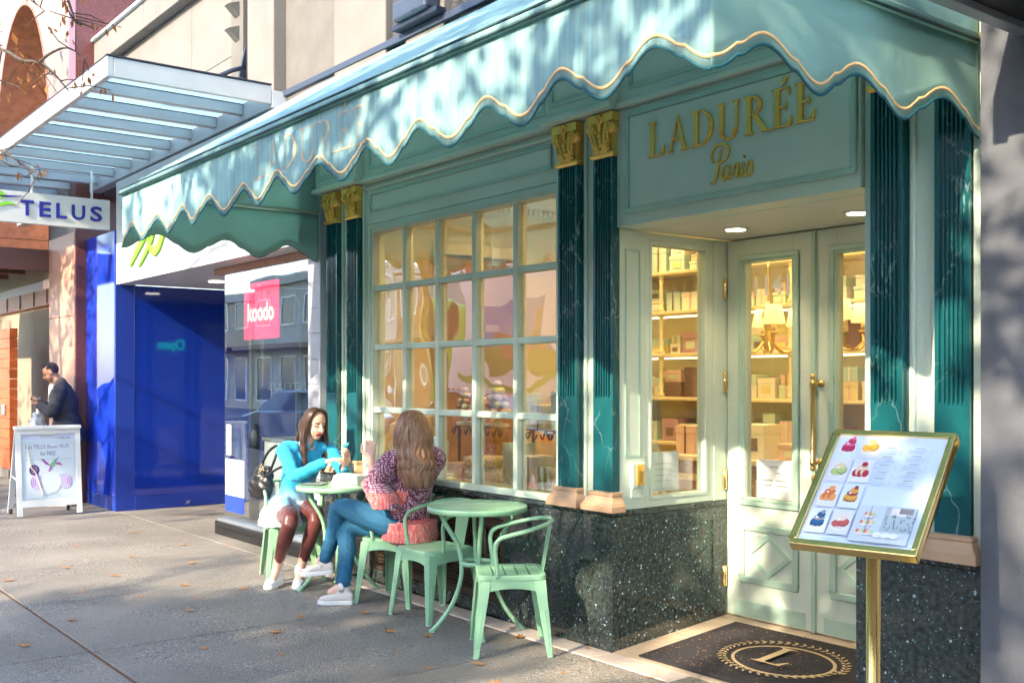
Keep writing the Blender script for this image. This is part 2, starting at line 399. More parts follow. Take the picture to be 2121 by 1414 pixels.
def add_text(mb, s, size, org, ex, ez, depth=0.0, width=None, col=None, bold=0.0):
    """letters in the plane (ex, ez) from org, pushed out along ex x ez by depth"""
    vv, ff = text_polys(s, size, bold)
    ex = Vector(ex); ez = Vector(ez); n = ex.cross(ez); org = Vector(org)
    x0 = min(v[0] for v in vv); x1 = max(v[0] for v in vv); k = (width / (x1 - x0)) if width else 1.0
    P = [org + ex * ((v[0] - x0) * k) + ez * v[1] for v in vv]
    if depth:
        m = len(P); bm = bmesh.new(); bv = [bm.verts.new(p) for p in P]
        for f in ff:
            try: bm.faces.new([bv[i] for i in f])
            except ValueError: pass
        r = bmesh.ops.extrude_face_region(bm, geom=bm.faces[:])
        bmesh.ops.translate(bm, verts=[g for g in r['geom'] if isinstance(g, bmesh.types.BMVert)], vec=n * depth)
        bm.verts.index_update()
        mb.add([v.co for v in bm.verts], [[v.index for v in f.verts] for f in bm.faces], col); bm.free()
    else: mb.add(P, ff, col)
    return mb
def ell(cx, cy, rx, ry, n=16, a0=0.0, a1=2 * math.pi):
    return [(cx + rx * math.cos(a0 + (a1 - a0) * i / n), cy + ry * math.sin(a0 + (a1 - a0) * i / n)) for i in range(n if abs(a1 - a0) > 6.28 else n + 1)]
class Decal:
    """flat print: coloured 2D polygons stacked a fraction of a millimetre apart"""
    def __init__(s, org, ex, ez, step=0.0002): s.o = Vector(org); s.x = Vector(ex); s.z = Vector(ez); s.n = s.x.cross(s.z); s.k = 0; s.step = step; s.mb = MB()
    def p(s, pts, col):
        s.k += 1; d = s.n * s.step * s.k
        s.mb.poly([s.o + s.x * a + s.z * b + d for a, b in pts], col); return s
    def rect(s, x0, x1, z0, z1, col): return s.p([(x0, z0), (x1, z0), (x1, z1), (x0, z1)], col)
    def e(s, cx, cz, rx, rz, col, n=14): return s.p(ell(cx, cz, rx, rz, n), col)
    def ring(s, cx, cz, rx, rz, w, col, a0=0.0, a1=2 * math.pi, n=20):
        s.k += 1; d = s.n * s.step * s.k; pts = []
        for i in range(n + 1):
            a = a0 + (a1 - a0) * i / n
            for q in (1.0, 0.0):
                pts.append(s.o + d + s.x * (cx + (rx - w * q) * math.cos(a)) + s.z * (cz + (rz - w * q) * math.sin(a)))
        s.mb.add(pts, [(2 * i, 2 * i + 1, 2 * i + 3, 2 * i + 2) for i in range(n)], col); return s
    def line(s, pts, w, col):
        s.k += 1; d = s.n * s.step * s.k; q = []
        P = [Vector((a, b)) for a, b in pts]
        for i, p in enumerate(P):
            t = (P[min(i + 1, len(P) - 1)] - P[max(i - 1, 0)]).normalized(); nn = Vector((-t.y, t.x))
            ww = w if not isinstance(w, (list, tuple)) else w[i]
            for sg in (1, -1):
                r_ = p + nn * ww / 2 * sg; q.append(s.o + d + s.x * r_.x + s.z * r_.y)
        s.mb.add(q, [(2 * i, 2 * i + 1, 2 * i + 3, 2 * i + 2) for i in range(len(P) - 1)], col); return s
    def text(s, t, size, x, z, col, width=None):
        s.k += 1; add_text(s.mb, t, size, s.o + s.n * s.step * s.k + s.x * x + s.z * z, s.x, s.z, 0, width, col); return s
    def build(s, name, parent, mat='printmatte', world=True): return s.mb.build(name, mat, parent, world=world)
def serif(ch):
    """roman capitals as convex pieces on a cap height of 1; returns (pieces, width)"""
    Q = []
    def q(*p): Q.append(list(p))
    def st(x, w, z0=0.0, z1=1.0, a=True, b=True):
        q((x, z0), (x + w, z0), (x + w, z1), (x, z1))
        if a: q((x - .10, z1 - .035), (x + w + .10, z1 - .035), (x + w + .10, z1), (x - .10, z1)); q((x - .05, z1 - .035), (x, z1 - .10), (x + w, z1 - .10), (x + w + .05, z1 - .035))
        if b: q((x - .10, z0), (x + w + .10, z0), (x + w + .10, z0 + .035), (x - .10, z0 + .035)); q((x - .05, z0 + .035), (x + w + .05, z0 + .035), (x + w, z0 + .10), (x, z0 + .10))
    def arc(cx, cz, rx, rz, t0, t1, a0, a1, n=14):
        for i in range(n):
            A = [a0 + (a1 - a0) * (i + k) / n for k in (0, 1)]
            W = [t0 + (t1 - t0) * abs(math.cos(a)) for a in A]
            q(*[(cx + rx * math.cos(A[0]), cz + rz * math.sin(A[0])), (cx + rx * math.cos(A[1]), cz + rz * math.sin(A[1])),
                (cx + (rx - W[1]) * math.cos(A[1]), cz + (rz - t0) * math.sin(A[1])), (cx + (rx - W[0]) * math.cos(A[0]), cz + (rz - t0) * math.sin(A[0]))])
    h = math.pi / 2
    if ch == 'L':
        st(.10, .15); q((.25, 0), (.62, 0), (.62, .05), (.25, .05)); q((.50, .05), (.62, .05), (.66, .27), (.63, .27)); return Q, .70
    if ch == 'A':
        q((.10, 0), (.145, 0), (.42, .90), (.40, 1.0)); q((.60, 0), (.76, 0), (.43, 1.02), (.38, .98)); q((.22, .33), (.56, .33), (.55, .375), (.235, .375))
        q((.0, 0), (.25, 0), (.25, .035), (.0, .035)); q((.52, 0), (.86, 0), (.86, .035), (.52, .035)); return Q, .88
    if ch == 'D':
        st(.10, .15); arc(.25, .5, .55, .5, .045, .16, -h, h, 18); return Q, .86
    if ch == 'U':
        st(.10, .15, .28, 1, True, False); st(.66, .06, .28, 1, True, False); arc(.41, .29, .31, .30, .06, .13, math.pi, 2 * math.pi, 16); return Q, .88
    if ch == 'R':
        st(.10, .15); arc(.25, .735, .36, .265, .045, .14, -h, h, 16); q((.30, .48), (.44, .50), (.82, .0), (.64, .0)); q((.60, 0), (.90, 0), (.90, .03), (.60, .03)); return Q, .86
    if ch in 'EÉ':
        st(.10, .15); q((.25, .955), (.56, .955), (.56, 1), (.25, 1)); q((.46, .955), (.56, .955), (.58, .77), (.555, .77))
        q((.25, .49), (.46, .49), (.46, .535), (.25, .535)); q((.43, .41), (.46, .41), (.46, .62), (.43, .62))
        q((.25, 0), (.60, 0), (.60, .05), (.25, .05)); q((.48, .05), (.60, .05), (.645, .26), (.615, .26))
        if ch == 'É': q((.30, 1.08), (.36, 1.06), (.52, 1.24), (.40, 1.26))
        return Q, .66
def add_letter(mb, ch, org, ex, ez, size, depth, gap=0.0, wk=1.0):
    """pieces of one capital, each a hair deeper than the last so no faces share a plane"""
    pcs, w = serif(ch); ex = Vector(ex); ez = Vector(ez); n = ex.cross(ez); org = Vector(org)
    for i, p in enumerate(pcs):
        pts = [org + ex * (a * size * wk) + ez * (b * size) for a, b in p]
        mb.prism(pts, n * (depth + 0.00015 * i))
    return w * size * wk
# ------------------------------------------------------------------ ground, road, pavement
g = MB().poly([(-160, -160, -0.18), (160, -160, -0.18), (160, 160, -0.18), (-160, 160, -0.18)]).build('ground', 'joint'); tag(g, None, None, kind='structure')
rd = MB().box(-90, 60, -14.2, -5.55, -0.17, -0.13).build('road', 'asphalt'); tag(rd, None, None, kind='structure')
for k in range(-6, 5):
    w = MB().poly([(k * 6, -9.95, -0.124), (k * 6 + 3, -9.95, -0.124), (k * 6 + 3, -9.83, -0.124), (k * 6, -9.83, -0.124)]).build('lane_marking', 'whitepaint'); tag(w, None, None, kind='structure')
kb = MB().box(-60, 40, -5.55, -5.40, -0.17, 0.0).build('kerb', 'kerb', bevel=0.015); tag(kb, None, None, kind='structure')
fp = MB().box(-90, 60, -19.0, -14.2, -0.17, 0.0).build('far_pavement', 'pave2'); tag(fp, None, None, kind='structure')
pv = E('pavement', None, None, (0, 0, 0), kind='structure')
MB().poly([(-60, -5.40, -0.012), (40, -5.40, -0.012), (40, 0.3, -0.012), (-60, 0.3, -0.012)]).build('joint_bed', 'joint', pv)
rnd = random.Random(3)
xs = [-60, -40, -25, -16.83, -15.33, -13.83, -12.33, -10.83, -9.33, -7.83, -6.33, -4.83, -3.33, -1.83, -0.33, 1.17, 2.67, 4.17, 5.67, 9, 15, 40]
ys = [(-5.39, -2.335), (-2.325, -0.172)]
for r_, (y0, y1) in enumerate(ys):
    for i in range(len(xs) - 1):
        e = 0.006
        mb = MB().box(xs[i] + e, xs[i + 1] - e, y0 + e, y1 - e, -0.08, rnd.uniform(-0.0015, 0.0015))
        mb.build('paving_slab', 'pave' if (i + r_) % 2 else 'pave2', pv, bevel=0.005, seg=1)
MB().box(-30, 12, -2.337, -2.323, -0.02, -0.004).build('rusty_joint', 'joint_rust', pv)
x = -3.6
while x < 2.3:
    if not (0.02 < x < 1.5): MB().box(x + 0.003, x + 0.597, -0.166, -0.002, -0.05, 0.002).build('border_stone', 'pinkstone', pv, bevel=0.004, seg=1)
    else: MB().box(x + 0.003, x + 0.597, -0.166, -0.004, -0.05, 0.001).build('border_stone', 'pave', pv, bevel=0.004, seg=1)
    x += 0.6
for (x0, x1) in ((-12, -9.5), (-9.5, -8.2), (-8.2, -7), (-7, -5.9), (-5.9, -3.6)):
    MB().box(x0 + .003, x1 - .003, -0.166, 2.6, -0.05, 0.0).build('paving_slab', 'pave2', pv, bevel=0.004, seg=1)
# sloping entrance floor of long stone tiles
for i in range(5):
    x0 = 0.0 + i * 0.32
    mb = MB(); a, b = x0 + .002, x0 + .318
    for (y0, y1) in ((0.0, 0.46), (0.463, 0.99)):
        z0, z1 = 0.002 + 0.086 * y0 / .97, 0.002 + 0.086 * y1 / .97
        t = MB(); t.prism([(a, y0, z0), (b, y0, z0), (b, y0, z0 - .05), (a, y0, z0 - .05)], (0, y1 - y0, z1 - z0)).build('floor_tile', 'tile_beige', pv, bevel=0.002, seg=1)
# ------------------------------------------------------------------ the cafe building
cb = E('cafe_building', 'pale green shopfront with marble pilasters, paned window and recessed double door', 'building')
def cbx(name, mat, *a, bevel=0.004, parent=None): return B(name, mat, parent or cb, *a, bevel=bevel)
# granite plinth
pl = part('granite_plinth', cb)
for (x0, x1) in ((-3.52, -2.72), (-1.02, -0.012)):
    B('granite_slab', 'granite', pl, x0 + .0015, x1 - .0015, 0.0, 0.10, 0.0, 0.768, bevel=0.003)
B('granite_slab', 'granite', pl, -2.718, -1.022, 0.02, 0.10, 0.64, 0.768, bevel=0.003)
B('granite_slab', 'granite', pl, -2.718, -1.022, 0.02, 0.10, 0.0, 0.09, bevel=0.003)
B('granite_slab', 'granite', pl, -0.0115, 0.0, 0.0, 0.965, 0.0, 0.768, bevel=0.003)
B('granite_slab', 'granite', pl, 1.592, 2.198, 0.0, 0.10, 0.0, 0.768, bevel=0.003)
B('granite_slab', 'granite', pl, 1.592, 1.61, 0.1015, 0.965, 0.0, 0.768, bevel=0.003)
for (x0, x1) in ((-3.53, 0.006), (1.586, 2.199)):
    B('granite_cap', 'granite', pl, x0, x1, -0.008, 0.16, 0.77, 0.798, bevel=0.006)
B('granite_cap', 'granite', pl, -0.10, 0.0061, 0.1605, 0.965, 0.77, 0.798, bevel=0.004)
# bronze vent grille in the plinth
gr = part('vent_grille', cb)
frame_rect(MB(), -2.70, -1.04, 0.095, 0.635, 0.05, 0.022, 0.05).build('grille_frame', 'ironbronze', gr, bevel=0.004)
mb = MB()
for i in range(62): mb.box(-2.65 + i * 0.0258, -2.65 + i * 0.0258 + 0.010, 0.035, 0.045, 0.145, 0.585)
for i in range(17): mb.box(-2.65, -1.09, 0.0335, 0.0435, 0.150 + i * 0.0262, 0.150 + i * 0.0262 + 0.009)
mb.build('grille_mesh', 'ironbronze', gr)
for cx in (-2.3, -1.75, -1.25):
    mb = MB()
    for sg in (-1, 1):
        for k, (rr, zz) in enumerate(((0.13, 0.36), (0.09, 0.45), (0.07, 0.30))):
            pts = [(cx + sg * (0.015 + rr * 0.5 * (1 - math.cos(t))), 0.028, zz + rr * math.sin(t) * 0.9) for t in [i * 0.45 - 1.4 for i in range(9)]]
            mb.tube(pts, 0.009, 6)
    mb.tube([(cx, 0.028, 0.16), (cx, 0.028, 0.57)], 0.011, 6)
    mb.build('scroll_ornament', 'ironbronze', gr)
B('grille_back', 'black', gr, -2.70, -1.04, 0.07, 0.09, 0.10, 0.63)
# pale green wall behind the pilasters
wl_ = part('wall', cb)
B('wall_board', 'mint', wl_, -3.53, -2.862, 0.055, 0.20, 0.80, 3.07, bevel=0.004)
B('wall_board', 'mint', wl_, -0.56, -0.002, 0.055, 0.20, 0.80, 3.07, bevel=0.004)
B('wall_board', 'mint', wl_, 1.60, 2.20, 0.055, 0.20, 0.80, 3.07, bevel=0.004)
B('wall_board', 'mint', wl_, 2.132, 2.199, 0.02, 0.0545, 0.80, 3.60, bevel=0.004)
for (a, b) in ((-3.235, -3.215), (-3.125, -3.105), (-0.285, -0.262), (-0.200, -0.178), (1.836, 1.858), (1.938, 1.960), (-2.895, -2.87)):
    B('moulding', 'mint', wl_, a, b, 0.035, 0.0545, 0.80, 3.068, bevel=0.006)
B('side_wall', 'tilegrey', wl_, -3.56, -3.531, 0.0, 3.0, 0.0, 3.9)
# pilasters
def pilaster(x0, x1):
    p = part('pilaster', cb)
    n = 6; z0, zf, zt = 0.905, 1.438, 2.83
    B('shaft', 'marble', p, x0, x1, 0.0, 0.054, z0, zf)
    mb = MB(); w = (x1 - x0); m = 0.020
    ux = [x0]; fl = (w - 2 * m) / n
    mb.box(x0, x1, 0.014, 0.054, zf, zt)
    mb.box(x0, x0 + m, 0.0, 0.014, zf, zt); mb.box(x1 - m, x1, 0.0, 0.014, zf, zt)
    for i in range(n):
        a = x0 + m + i * fl
        if i: mb.box(a - 0.0035, a + 0.0035, 0.0, 0.014, zf, zt)
    for i in range(n):        # rounded foot of each flute
        a = x0 + m + i * fl + 0.0035; b = a + fl - 0.007
        if i == 0: a -= 0.0035
        if i == n - 1: b += 0.0035
        mb.prism([(a, 0.0, zf), (b, 0.0, zf), (b, 0.014, zf + 0.02), (a, 0.014, zf + 0.02)], (0, 0, 0.001))
    mb.build('fluted_shaft', 'marble', p, bevel=0.0015, seg=1)
    # base: stepped mouldings in pale wood tone
    cx = (x0 + x1) / 2; hw = w / 2
    mb = MB(); prof = [(0.052, 0.798), (0.052, 0.832), (0.046, 0.836), (0.044, 0.846), (0.028, 0.866), (0.020, 0.884), (0.026, 0.890), (0.026, 0.903), (0.008, 0.909)]
    for i in range(len(prof) - 1):
        (o0, a0), (o1, a1) = prof[i], prof[i + 1]
        v = [(cx - hw - o0, -o0, a0), (cx + hw + o0, -o0, a0), (cx + hw + o0, 0.054, a0), (cx - hw - o0, 0.054, a0),
             (cx - hw - o1, -o1, a1), (cx + hw + o1, -o1, a1), (cx + hw + o1, 0.054, a1), (cx - hw - o1, 0.054, a1)]
        mb.add(v, [(0, 1, 5, 4), (1, 2, 6, 5), (2, 3, 7, 6), (3, 0, 4, 7), (4, 5, 6, 7), (0, 3, 2, 1)])
    mb.build('base', 'basewood', p)
    # gilded capital: bell, abacus, two volutes, acanthus leaves, central flower
    mb = MB()
    def fr_(o0, a0, o1, a1):
        v = [(cx - hw - o0, -o0, a0), (cx + hw + o0, -o0, a0), (cx + hw + o0, 0.054, a0), (cx - hw - o0, 0.054, a0),
             (cx - hw - o1, -o1, a1), (cx + hw + o1, -o1, a1), (cx + hw + o1, 0.054, a1), (cx - hw - o1, 0.054, a1)]
        mb.add(v, [(0, 1, 5, 4), (1, 2, 6, 5), (2, 3, 7, 6), (3, 0, 4, 7), (4, 5, 6, 7), (0, 3, 2, 1)])
    fr_(0.004, 2.815, 0.016, 2.828); fr_(0.016, 2.828, 0.010, 2.846); fr_(-0.004, 2.846, 0.004, 2.93); fr_(0.004, 2.93, 0.018, 3.01)
    for (xa, xb) in ((cx - hw - 0.026, cx - 0.022), (cx + 0.022, cx + hw + 0.026)):
        mb.box(xa, xb, -0.030, 0.054, 3.012, 3.062)
    mb.box(cx - 0.0215, cx + 0.0215, -0.020, 0.054, 3.010, 3.060)
    for sg in (-1, 1):
        c = Vector((cx + sg * (hw - 0.012), -0.030, 2.975)); sp_ = []
        for i in range(26):
            t = i * 0.5; r_ = 0.033 * (1 - i / 30)
            sp_.append((c.x + sg * r_ * math.cos(t), c.y - 0.004 * i / 26, c.z + r_ * math.sin(t)))
        mb.tube(sp_, 0.0065, 6); mb.ball((c.x, c.y - 0.004, c.z), (0.010, 0.010, 0.010), 8, 6)
        mb.lathe([(0.034, -0.028), (0.034, 0.05)], (c.x, 0, c.z), 14, 'y')
        mb.tube([(cx + sg * 0.018, -0.012, 2.848), (cx + sg * 0.030, -0.022, 2.90), (cx + sg * 0.050, -0.032, 2.960), (cx + sg * 0.052, -0.034, 2.99)], [0.010, 0.008, 0.008, 0.007], 6)
        for k, (dx, dz, hgt) in enumerate(((0.050, 2.848, 0.05), (0.068, 2.86, 0.085), (0.03, 2.85, 0.035))):
            for j in range(5):
                f = j / 4; mb.ball((cx + sg * (dx - 0.010 + 0.012 * f), -0.012 - 0.016 * f, dz + hgt * f), (0.013 - 0.004 * f, 0.010, 0.012), 8, 5)
    for j in range(4):
        mb.ball((cx, -0.010 - 0.006 * j, 2.855 + 0.028 * j), (0.016, 0.010, 0.016), 8, 5)
    for a in range(6):
        mb.ball((cx + 0.022 * math.cos(a * 1.047 + .5), -0.032, 3.028 + 0.022 * math.sin(a * 1.047 + .5)), (0.013, 0.010, 0.013), 8, 5)
    mb.ball((cx, -0.042, 3.028), 0.010, 8, 6); mb.ball((cx, -0.026, 2.985), (0.012, 0.012, 0.022), 8, 6)
    mb.build('capital', 'gold', p)
for a, b in ((-3.423, -3.245), (-3.088, -2.908), (-0.475, -0.303), (-0.160, 0.004), (1.666, 1.822), (1.972, 2.128)): pilaster(a, b)
# entablature
en = part('entablature', cb)
for (x0, x1) in ((-3.55, -2.84), (-0.56, 0.05), (1.60, 2.19)):
    B('architrave_block', 'mint', en, x0 + .02, x1 - .02, -0.045, 0.20, 3.071, 3.86, bevel=0.004)
    B('cornice', 'mint', en, x0, x1, -0.075, -0.0455, 3.072, 3.115, bevel=0.008)
    frame_rect(MB(), x0 + .06, x1 - .06, 3.17, 3.55, 0.035, -0.056, -0.0455).build('panel_moulding', 'mint_dark', en, bevel=0.004)
for (x0, x1, yf) in ((-2.859, -0.541, 0.03), (0.031, 1.619, 0.03)):
    B('frieze_board', 'mint', en, x0, x1, yf, 0.20, 3.071, 3.86, bevel=0.003)
    B('cornice', 'mint', en, x0, x1, yf - 0.034, yf - 0.001, 3.075, 3.11, bevel=0.008)
    B('cornice', 'mint', en, x0, x1, yf - 0.020, yf - 0.0012, 3.112, 3.135, bevel=0.006)
    frame_rect(MB(), x0 + .08, x1 - .08, 3.17, 3.52, 0.03, yf - 0.010, yf - 0.001).build('panel_moulding', 'mint_dark', en, bevel=0.004)
# over the window: sunk panel and head board
hw_ = part('window_head', cb)
B('head_board', 'mint', hw_, -2.861, -0.561, 0.060, 0.20, 2.758, 3.069, bevel=0.003)
frame_rect(MB(), -2.80, -0.60, 2.84, 3.00, 0.022, 0.046, 0.0595).build('panel_moulding', 'mint_dark', hw_, bevel=0.005)
B('sunk_panel', 'mint_panel', hw_, -2.776, -0.624, 0.055, 0.0592, 2.864, 2.976, bevel=0.002)
B('bead', 'mint', hw_, -2.861, -0.561, 0.040, 0.0592, 3.02, 3.045, bevel=0.008)
# many-paned window: five columns, four rows
wi = part('window', cb)
X0, X1, Z0, Z1 = -2.785, -0.555, 0.818, 2.688
frame_rect(MB(), -2.86, -0.53, 0.80, 2.752, 0.0, 0.07, 0.16)
fb = MB()
fb.box(-2.862, X0, 0.062, 0.17, 0.80, 2.755); fb.box(X1, -0.562 + .04, 0.062, 0.17, 0.80, 2.755)
fb.box(X0, X1, 0.0625, 0.17, Z1, 2.7545); fb.box(X0, X1, 0.0625, 0.17, 0.800, Z0 + 0.012)
fb.build('frame', 'mint', wi, bevel=0.004)
B('sill', 'mint', wi, -2.86, -0.54, 0.02, 0.0615, 0.80, 0.845, bevel=0.008)
frame_rect(MB(), X0 - .03, X1 + .03, Z0 - .0, Z1 + .03, 0.012, 0.050, 0.062).build('bead', 'mint', wi, bevel=0.004)
vx = [-2.350, -1.910, -1.458, -1.000]; hz = [2.255, 1.798, 1.313]
for x_ in vx: B('muntin', 'mint', wi, x_ - .022, x_ + .022, 0.078, 0.150, Z0 + .012, Z1, bevel=0.008)
colx = [X0] + vx + [X1]
for i in range(5):
    a = colx[i] + (0.022 if i else 0); b = colx[i + 1] - (0.022 if i < 4 else 0)
    for z_ in hz: B('muntin', 'mint', wi, a, b, 0.080, 0.148, z_ - .022, z_ + .022, bevel=0.008)
rowz = [Z1] + hz + [Z0 + .012]
rg = random.Random(11)
for i in range(5):
    for j in range(4):
        a = colx[i] + (0.022 if i else 0); b = colx[i + 1] - (0.022 if i < 4 else 0)
        t = rowz[j] - (0.022 if j else 0); u = rowz[j + 1] + (0.022 if j < 3 else 0)
        d1, d2 = rg.uniform(-.0012, .0012), rg.uniform(-.0012, .0012)
        MB().prism([(a, 0.118 + d1, u), (b, 0.118 - d1, u), (b, 0.118 - d1 + d2, t), (a, 0.118 + d1 + d2, t)], (0, 0.005, 0)).build('pane', 'glass_shop', wi)
# entrance: sign fascia, soffit, side window, doors
fa = part('sign_fascia', cb)
B('fascia_board', 'mint', fa, 0.006, 1.598, 0.031, 0.20, 2.412, 3.069, bevel=0.003)
frame_rect(MB(), 0.085, 1.580, 2.475, 3.045, 0.030, 0.012, 0.0305).build('panel_moulding', 'mint_dark', fa, bevel=0.006)
B('sunk_panel', 'mint_panel', fa, 0.117, 1.548, 0.022, 0.0302, 2.507, 3.013, bevel=0.002)
so_ = part('soffit', cb)
B('soffit_board', 'soffit', so_, 0.0, 1.598, 0.2005, 1.065, 2.411, 2.50)
for (x_, y_) in ((0.389, 0.60), (1.174, 0.63)):
    MB().lathe([(0.075, 2.404), (0.075, 2.4105)], (x_, y_, 0), 24).build('downlight_trim', 'whitepaint', so_)
    MB().lathe([(0.055, 2.4015), (0.055, 2.4035)], (x_, y_, 0), 24).build('downlight_lens', 'downlight', so_)
    l = bpy.data.lights.new('downlight_lamp', 'SPOT'); l.energy = 8; l.color = (1, .74, .42); l.spot_size = R(110); l.spot_blend = 0.8; l.shadow_soft_size = 0.05
    lo = bpy.data.objects.new('downlight_lamp', l); COL.objects.link(lo); lo.location = (x_, y_, 2.395); lo.parent = so_
sw = part('side_window', cb)
B('side_post', 'mint', sw, -0.16, 0.0, 0.06, 0.262, 0.80, 2.410, bevel=0.004)
frame_rect(MB(), 0.10, 0.225, 1.10, 2.30, 0.014, 0.0, 0.004, 'x').build('post_moulding', 'mint_dark', sw, bevel=0.002)
frame_rect(MB(), 0.264, 0.856, 0.80, 2.410, 0.062, -0.06, -0.004, 'x').build('frame', 'mint', sw, bevel=0.005)
frame_rect(MB(), 0.300, 0.800, 0.845, 2.36, 0.020, -0.07, 0.0, 'x').build('bead', 'mint', sw, bevel=0.004)
MB().box(-0.040, -0.035, 0.32, 0.78, 0.865, 2.34).build('pane', 'glass_clear', sw)
B('jamb', 'mint', sw, -0.10, 0.0, 0.858, 1.0205, 0.80, 2.410, bevel=0.004); B('jamb', 'mint', sw, -0.10, -0.012, 0.967, 1.0205, 0.09, 0.799)
B('jamb', 'mint', sw, 1.30, 1.598, 0.90, 1.06, 0.09, 2.410, bevel=0.004)
B('side_post', 'mint', sw, 1.592, 1.63, 0.201, 0.90, 0.80, 2.410, bevel=0.004)
def door(x0, x1, hinge_left):
    d = part('door', cb); Y0 = 0.970; za, zb = 0.098, 2.402
    gx0, gx1 = x0 + 0.146, x1 - 0.146; gz0, gz1 = 0.828, 2.258
    mb = MB(); mb.box(x0, gx0, Y0, Y0 + .05, za, zb); mb.box(gx1, x1, Y0, Y0 + .05, za, zb)
    mb.box(gx0, gx1, Y0, Y0 + .05, za, gz0); mb.box(gx0, gx1, Y0, Y0 + .05, gz1, zb)
    mb.build('leaf', 'mint', d, bevel=0.002)
    frame_rect(MB(), gx0 - .048, gx1 + .048, gz0 - .046, gz1 + .046, 0.030, Y0 - .016, Y0 - .0005).build('glazing_moulding', 'mint_dark', d, bevel=0.006)
    frame_rect(MB(), gx0 - .017, gx1 + .017, gz0 - .015, gz1 + .015, 0.016, Y0 - .010, Y0 - .0006).build('glazing_moulding', 'mint_dark', d, bevel=0.004)
    MB().box(gx0, gx1, Y0 + .022, Y0 + .027, gz0, gz1).build('pane', 'glass_clear', d)
    px0, px1, pz0, pz1 = gx0 - .045, gx1 + .045, 0.308, 0.672
    frame_rect(MB(), px0, px1, pz0, pz1, 0.040, Y0 - .014, Y0 - .0005).build('panel_moulding', 'mint_dark', d, bevel=0.006)
    cx, cz, hx, hz2 = (px0 + px1) / 2, (pz0 + pz1) / 2, (px1 - px0) / 2 - .045, (pz1 - pz0) / 2 - .045
    dm = MB(); P4 = [(cx, cz + hz2), (cx + hx, cz), (cx, cz - hz2), (cx - hx, cz)]
    k = 0.70
    for i in range(4):
        a, b = P4[i], P4[(i + 1) % 4]
        ia = (cx + (a[0] - cx) * k, cz + (a[1] - cz) * k); ib = (cx + (b[0] - cx) * k, cz + (b[1] - cz) * k)
        dm.prism([(a[0], Y0 - .0006, a[1]), (b[0], Y0 - .0006, b[1]), (ib[0], Y0 - .0006, ib[1]), (ia[0], Y0 - .0006, ia[1])], (0, -0.011, 0))
    dm.build('diamond_moulding', 'mint_dark', d, bevel=0.003)
    B('kick_plate', 'mint_dark', d, x0 + .055, x1 - .055, Y0 - .006, Y0 - .0005, 0.106, 0.196, bevel=0.002)
    return d
d1 = door(0.010, 0.650, True); d2 = door(0.668, 1.296, False)
B('meeting_bar', 'mint_dark', d2, 0.646, 0.672, 0.950, 0.9695, 0.098, 2.402, bevel=0.004)
for z_ in (2.108, 1.530, 0.930, 0.330):
    MB().lathe([(0.010, z_ - .065), (0.014, z_ - .062), (0.014, z_ + .062), (0.010, z_ + .065)], (0.004, 0.952, 0), 10).build('hinge', 'brass', d1)
hd = MB(); hx_ = 0.705; yy = 0.888
hd.lathe([(0.012, 1.06), (0.018, 1.065), (0.018, 1.085), (0.0135, 1.09), (0.0135, 1.51), (0.018, 1.515), (0.018, 1.535), (0.012, 1.54), (0.010, 1.55), (0.016, 1.56), (0.016, 1.572), (0.005, 1.585)], (hx_, yy, 0), 14)
hd.ball((hx_, yy, 1.045), 0.017, 12, 8)
for z_ in (1.075, 1.525): hd.tube([(hx_, yy, z_), (hx_, 0.962, z_)], 0.010, 10); hd.lathe([(0.022, 0.956), (0.022, 0.9695)], (hx_, 0, z_), 14, 'y')
hd.build('handle', 'brass_worn', d2)
MB().ball((0.690, 0.935, 0.985), 0.026, 14, 10).lathe([(0.028, 0.958), (0.028, 0.9695)], (0.690, 0, 0.985), 14, 'y').build('knob', 'brass', d2)
tx = MB(); add_text(tx, '1141', 0.165, (0.205, 0.9885, 2.055), (1, 0, 0), (0, 0, 1), 0, 0.265, bold=.02); tx.build('house_number', 'decal_white', d1)
B('door_stop', 'mint', sw, -0.06, 0.022, 1.021, 1.06, 0.09, 2.41); B('door_stop', 'mint', sw, 1.28, 1.30, 1.021, 1.06, 0.09, 2.41); B('door_head', 'mint', sw, 0.0225, 1.2795, 1.0212, 1.06, 2.375, 2.41); B('door_sill', 'brass_worn', sw, 0.0225, 1.2795, 0.985, 1.06, 0.075, 0.096)
nt_ = Decal((0.225, 0.9900, 0.835), (1, 0, 0), (0, 0, 1))
nt_.rect(0, .262, 0, .232, (.82, .82, .80)); nt_.rect(.010, .252, .010, .222, (.55, .53, .48)); nt_.rect(.0125, .2495, .0125, .2195, (.84, .84, .82))
for i, z_ in enumerate((.150, .105, .075)):
    nt_.rect(.035, .035 + (.04, .085, .08)[i], z_, z_ + .008, (.42, .42, .42)); nt_.rect(.14, .225, z_, z_ + .008, (.42, .42, .42))
nt_.rect(.10, .16, .186, .194, (.5, .45, .4))
no = nt_.build('opening_hours_notice', None); tag(no, 'white opening hours notice stuck inside the entrance door glass', 'notice')
# intercom by the entrance
ic = E('intercom', 'gold intercom plate in a green box on the entrance side post', 'intercom', (0.0, 0.18, 0.98))
B('back_box', 'mint', ic, 0.0005, 0.030, 0.135, 0.235, 0.925, 1.070, bevel=0.004)
B('plate', 'gold', ic, 0.0305, 0.040, 0.160, 0.222, 0.940, 1.058, bevel=0.004)
B('keypad', 'brass_worn', ic, 0.0405, 0.044, 0.175, 0.207, 0.955, 1.02, bevel=0.002)
B('lower_box', 'mint', ic, 0.0005, 0.018, 0.140, 0.215, 0.865, 0.9245, bevel=0.003)
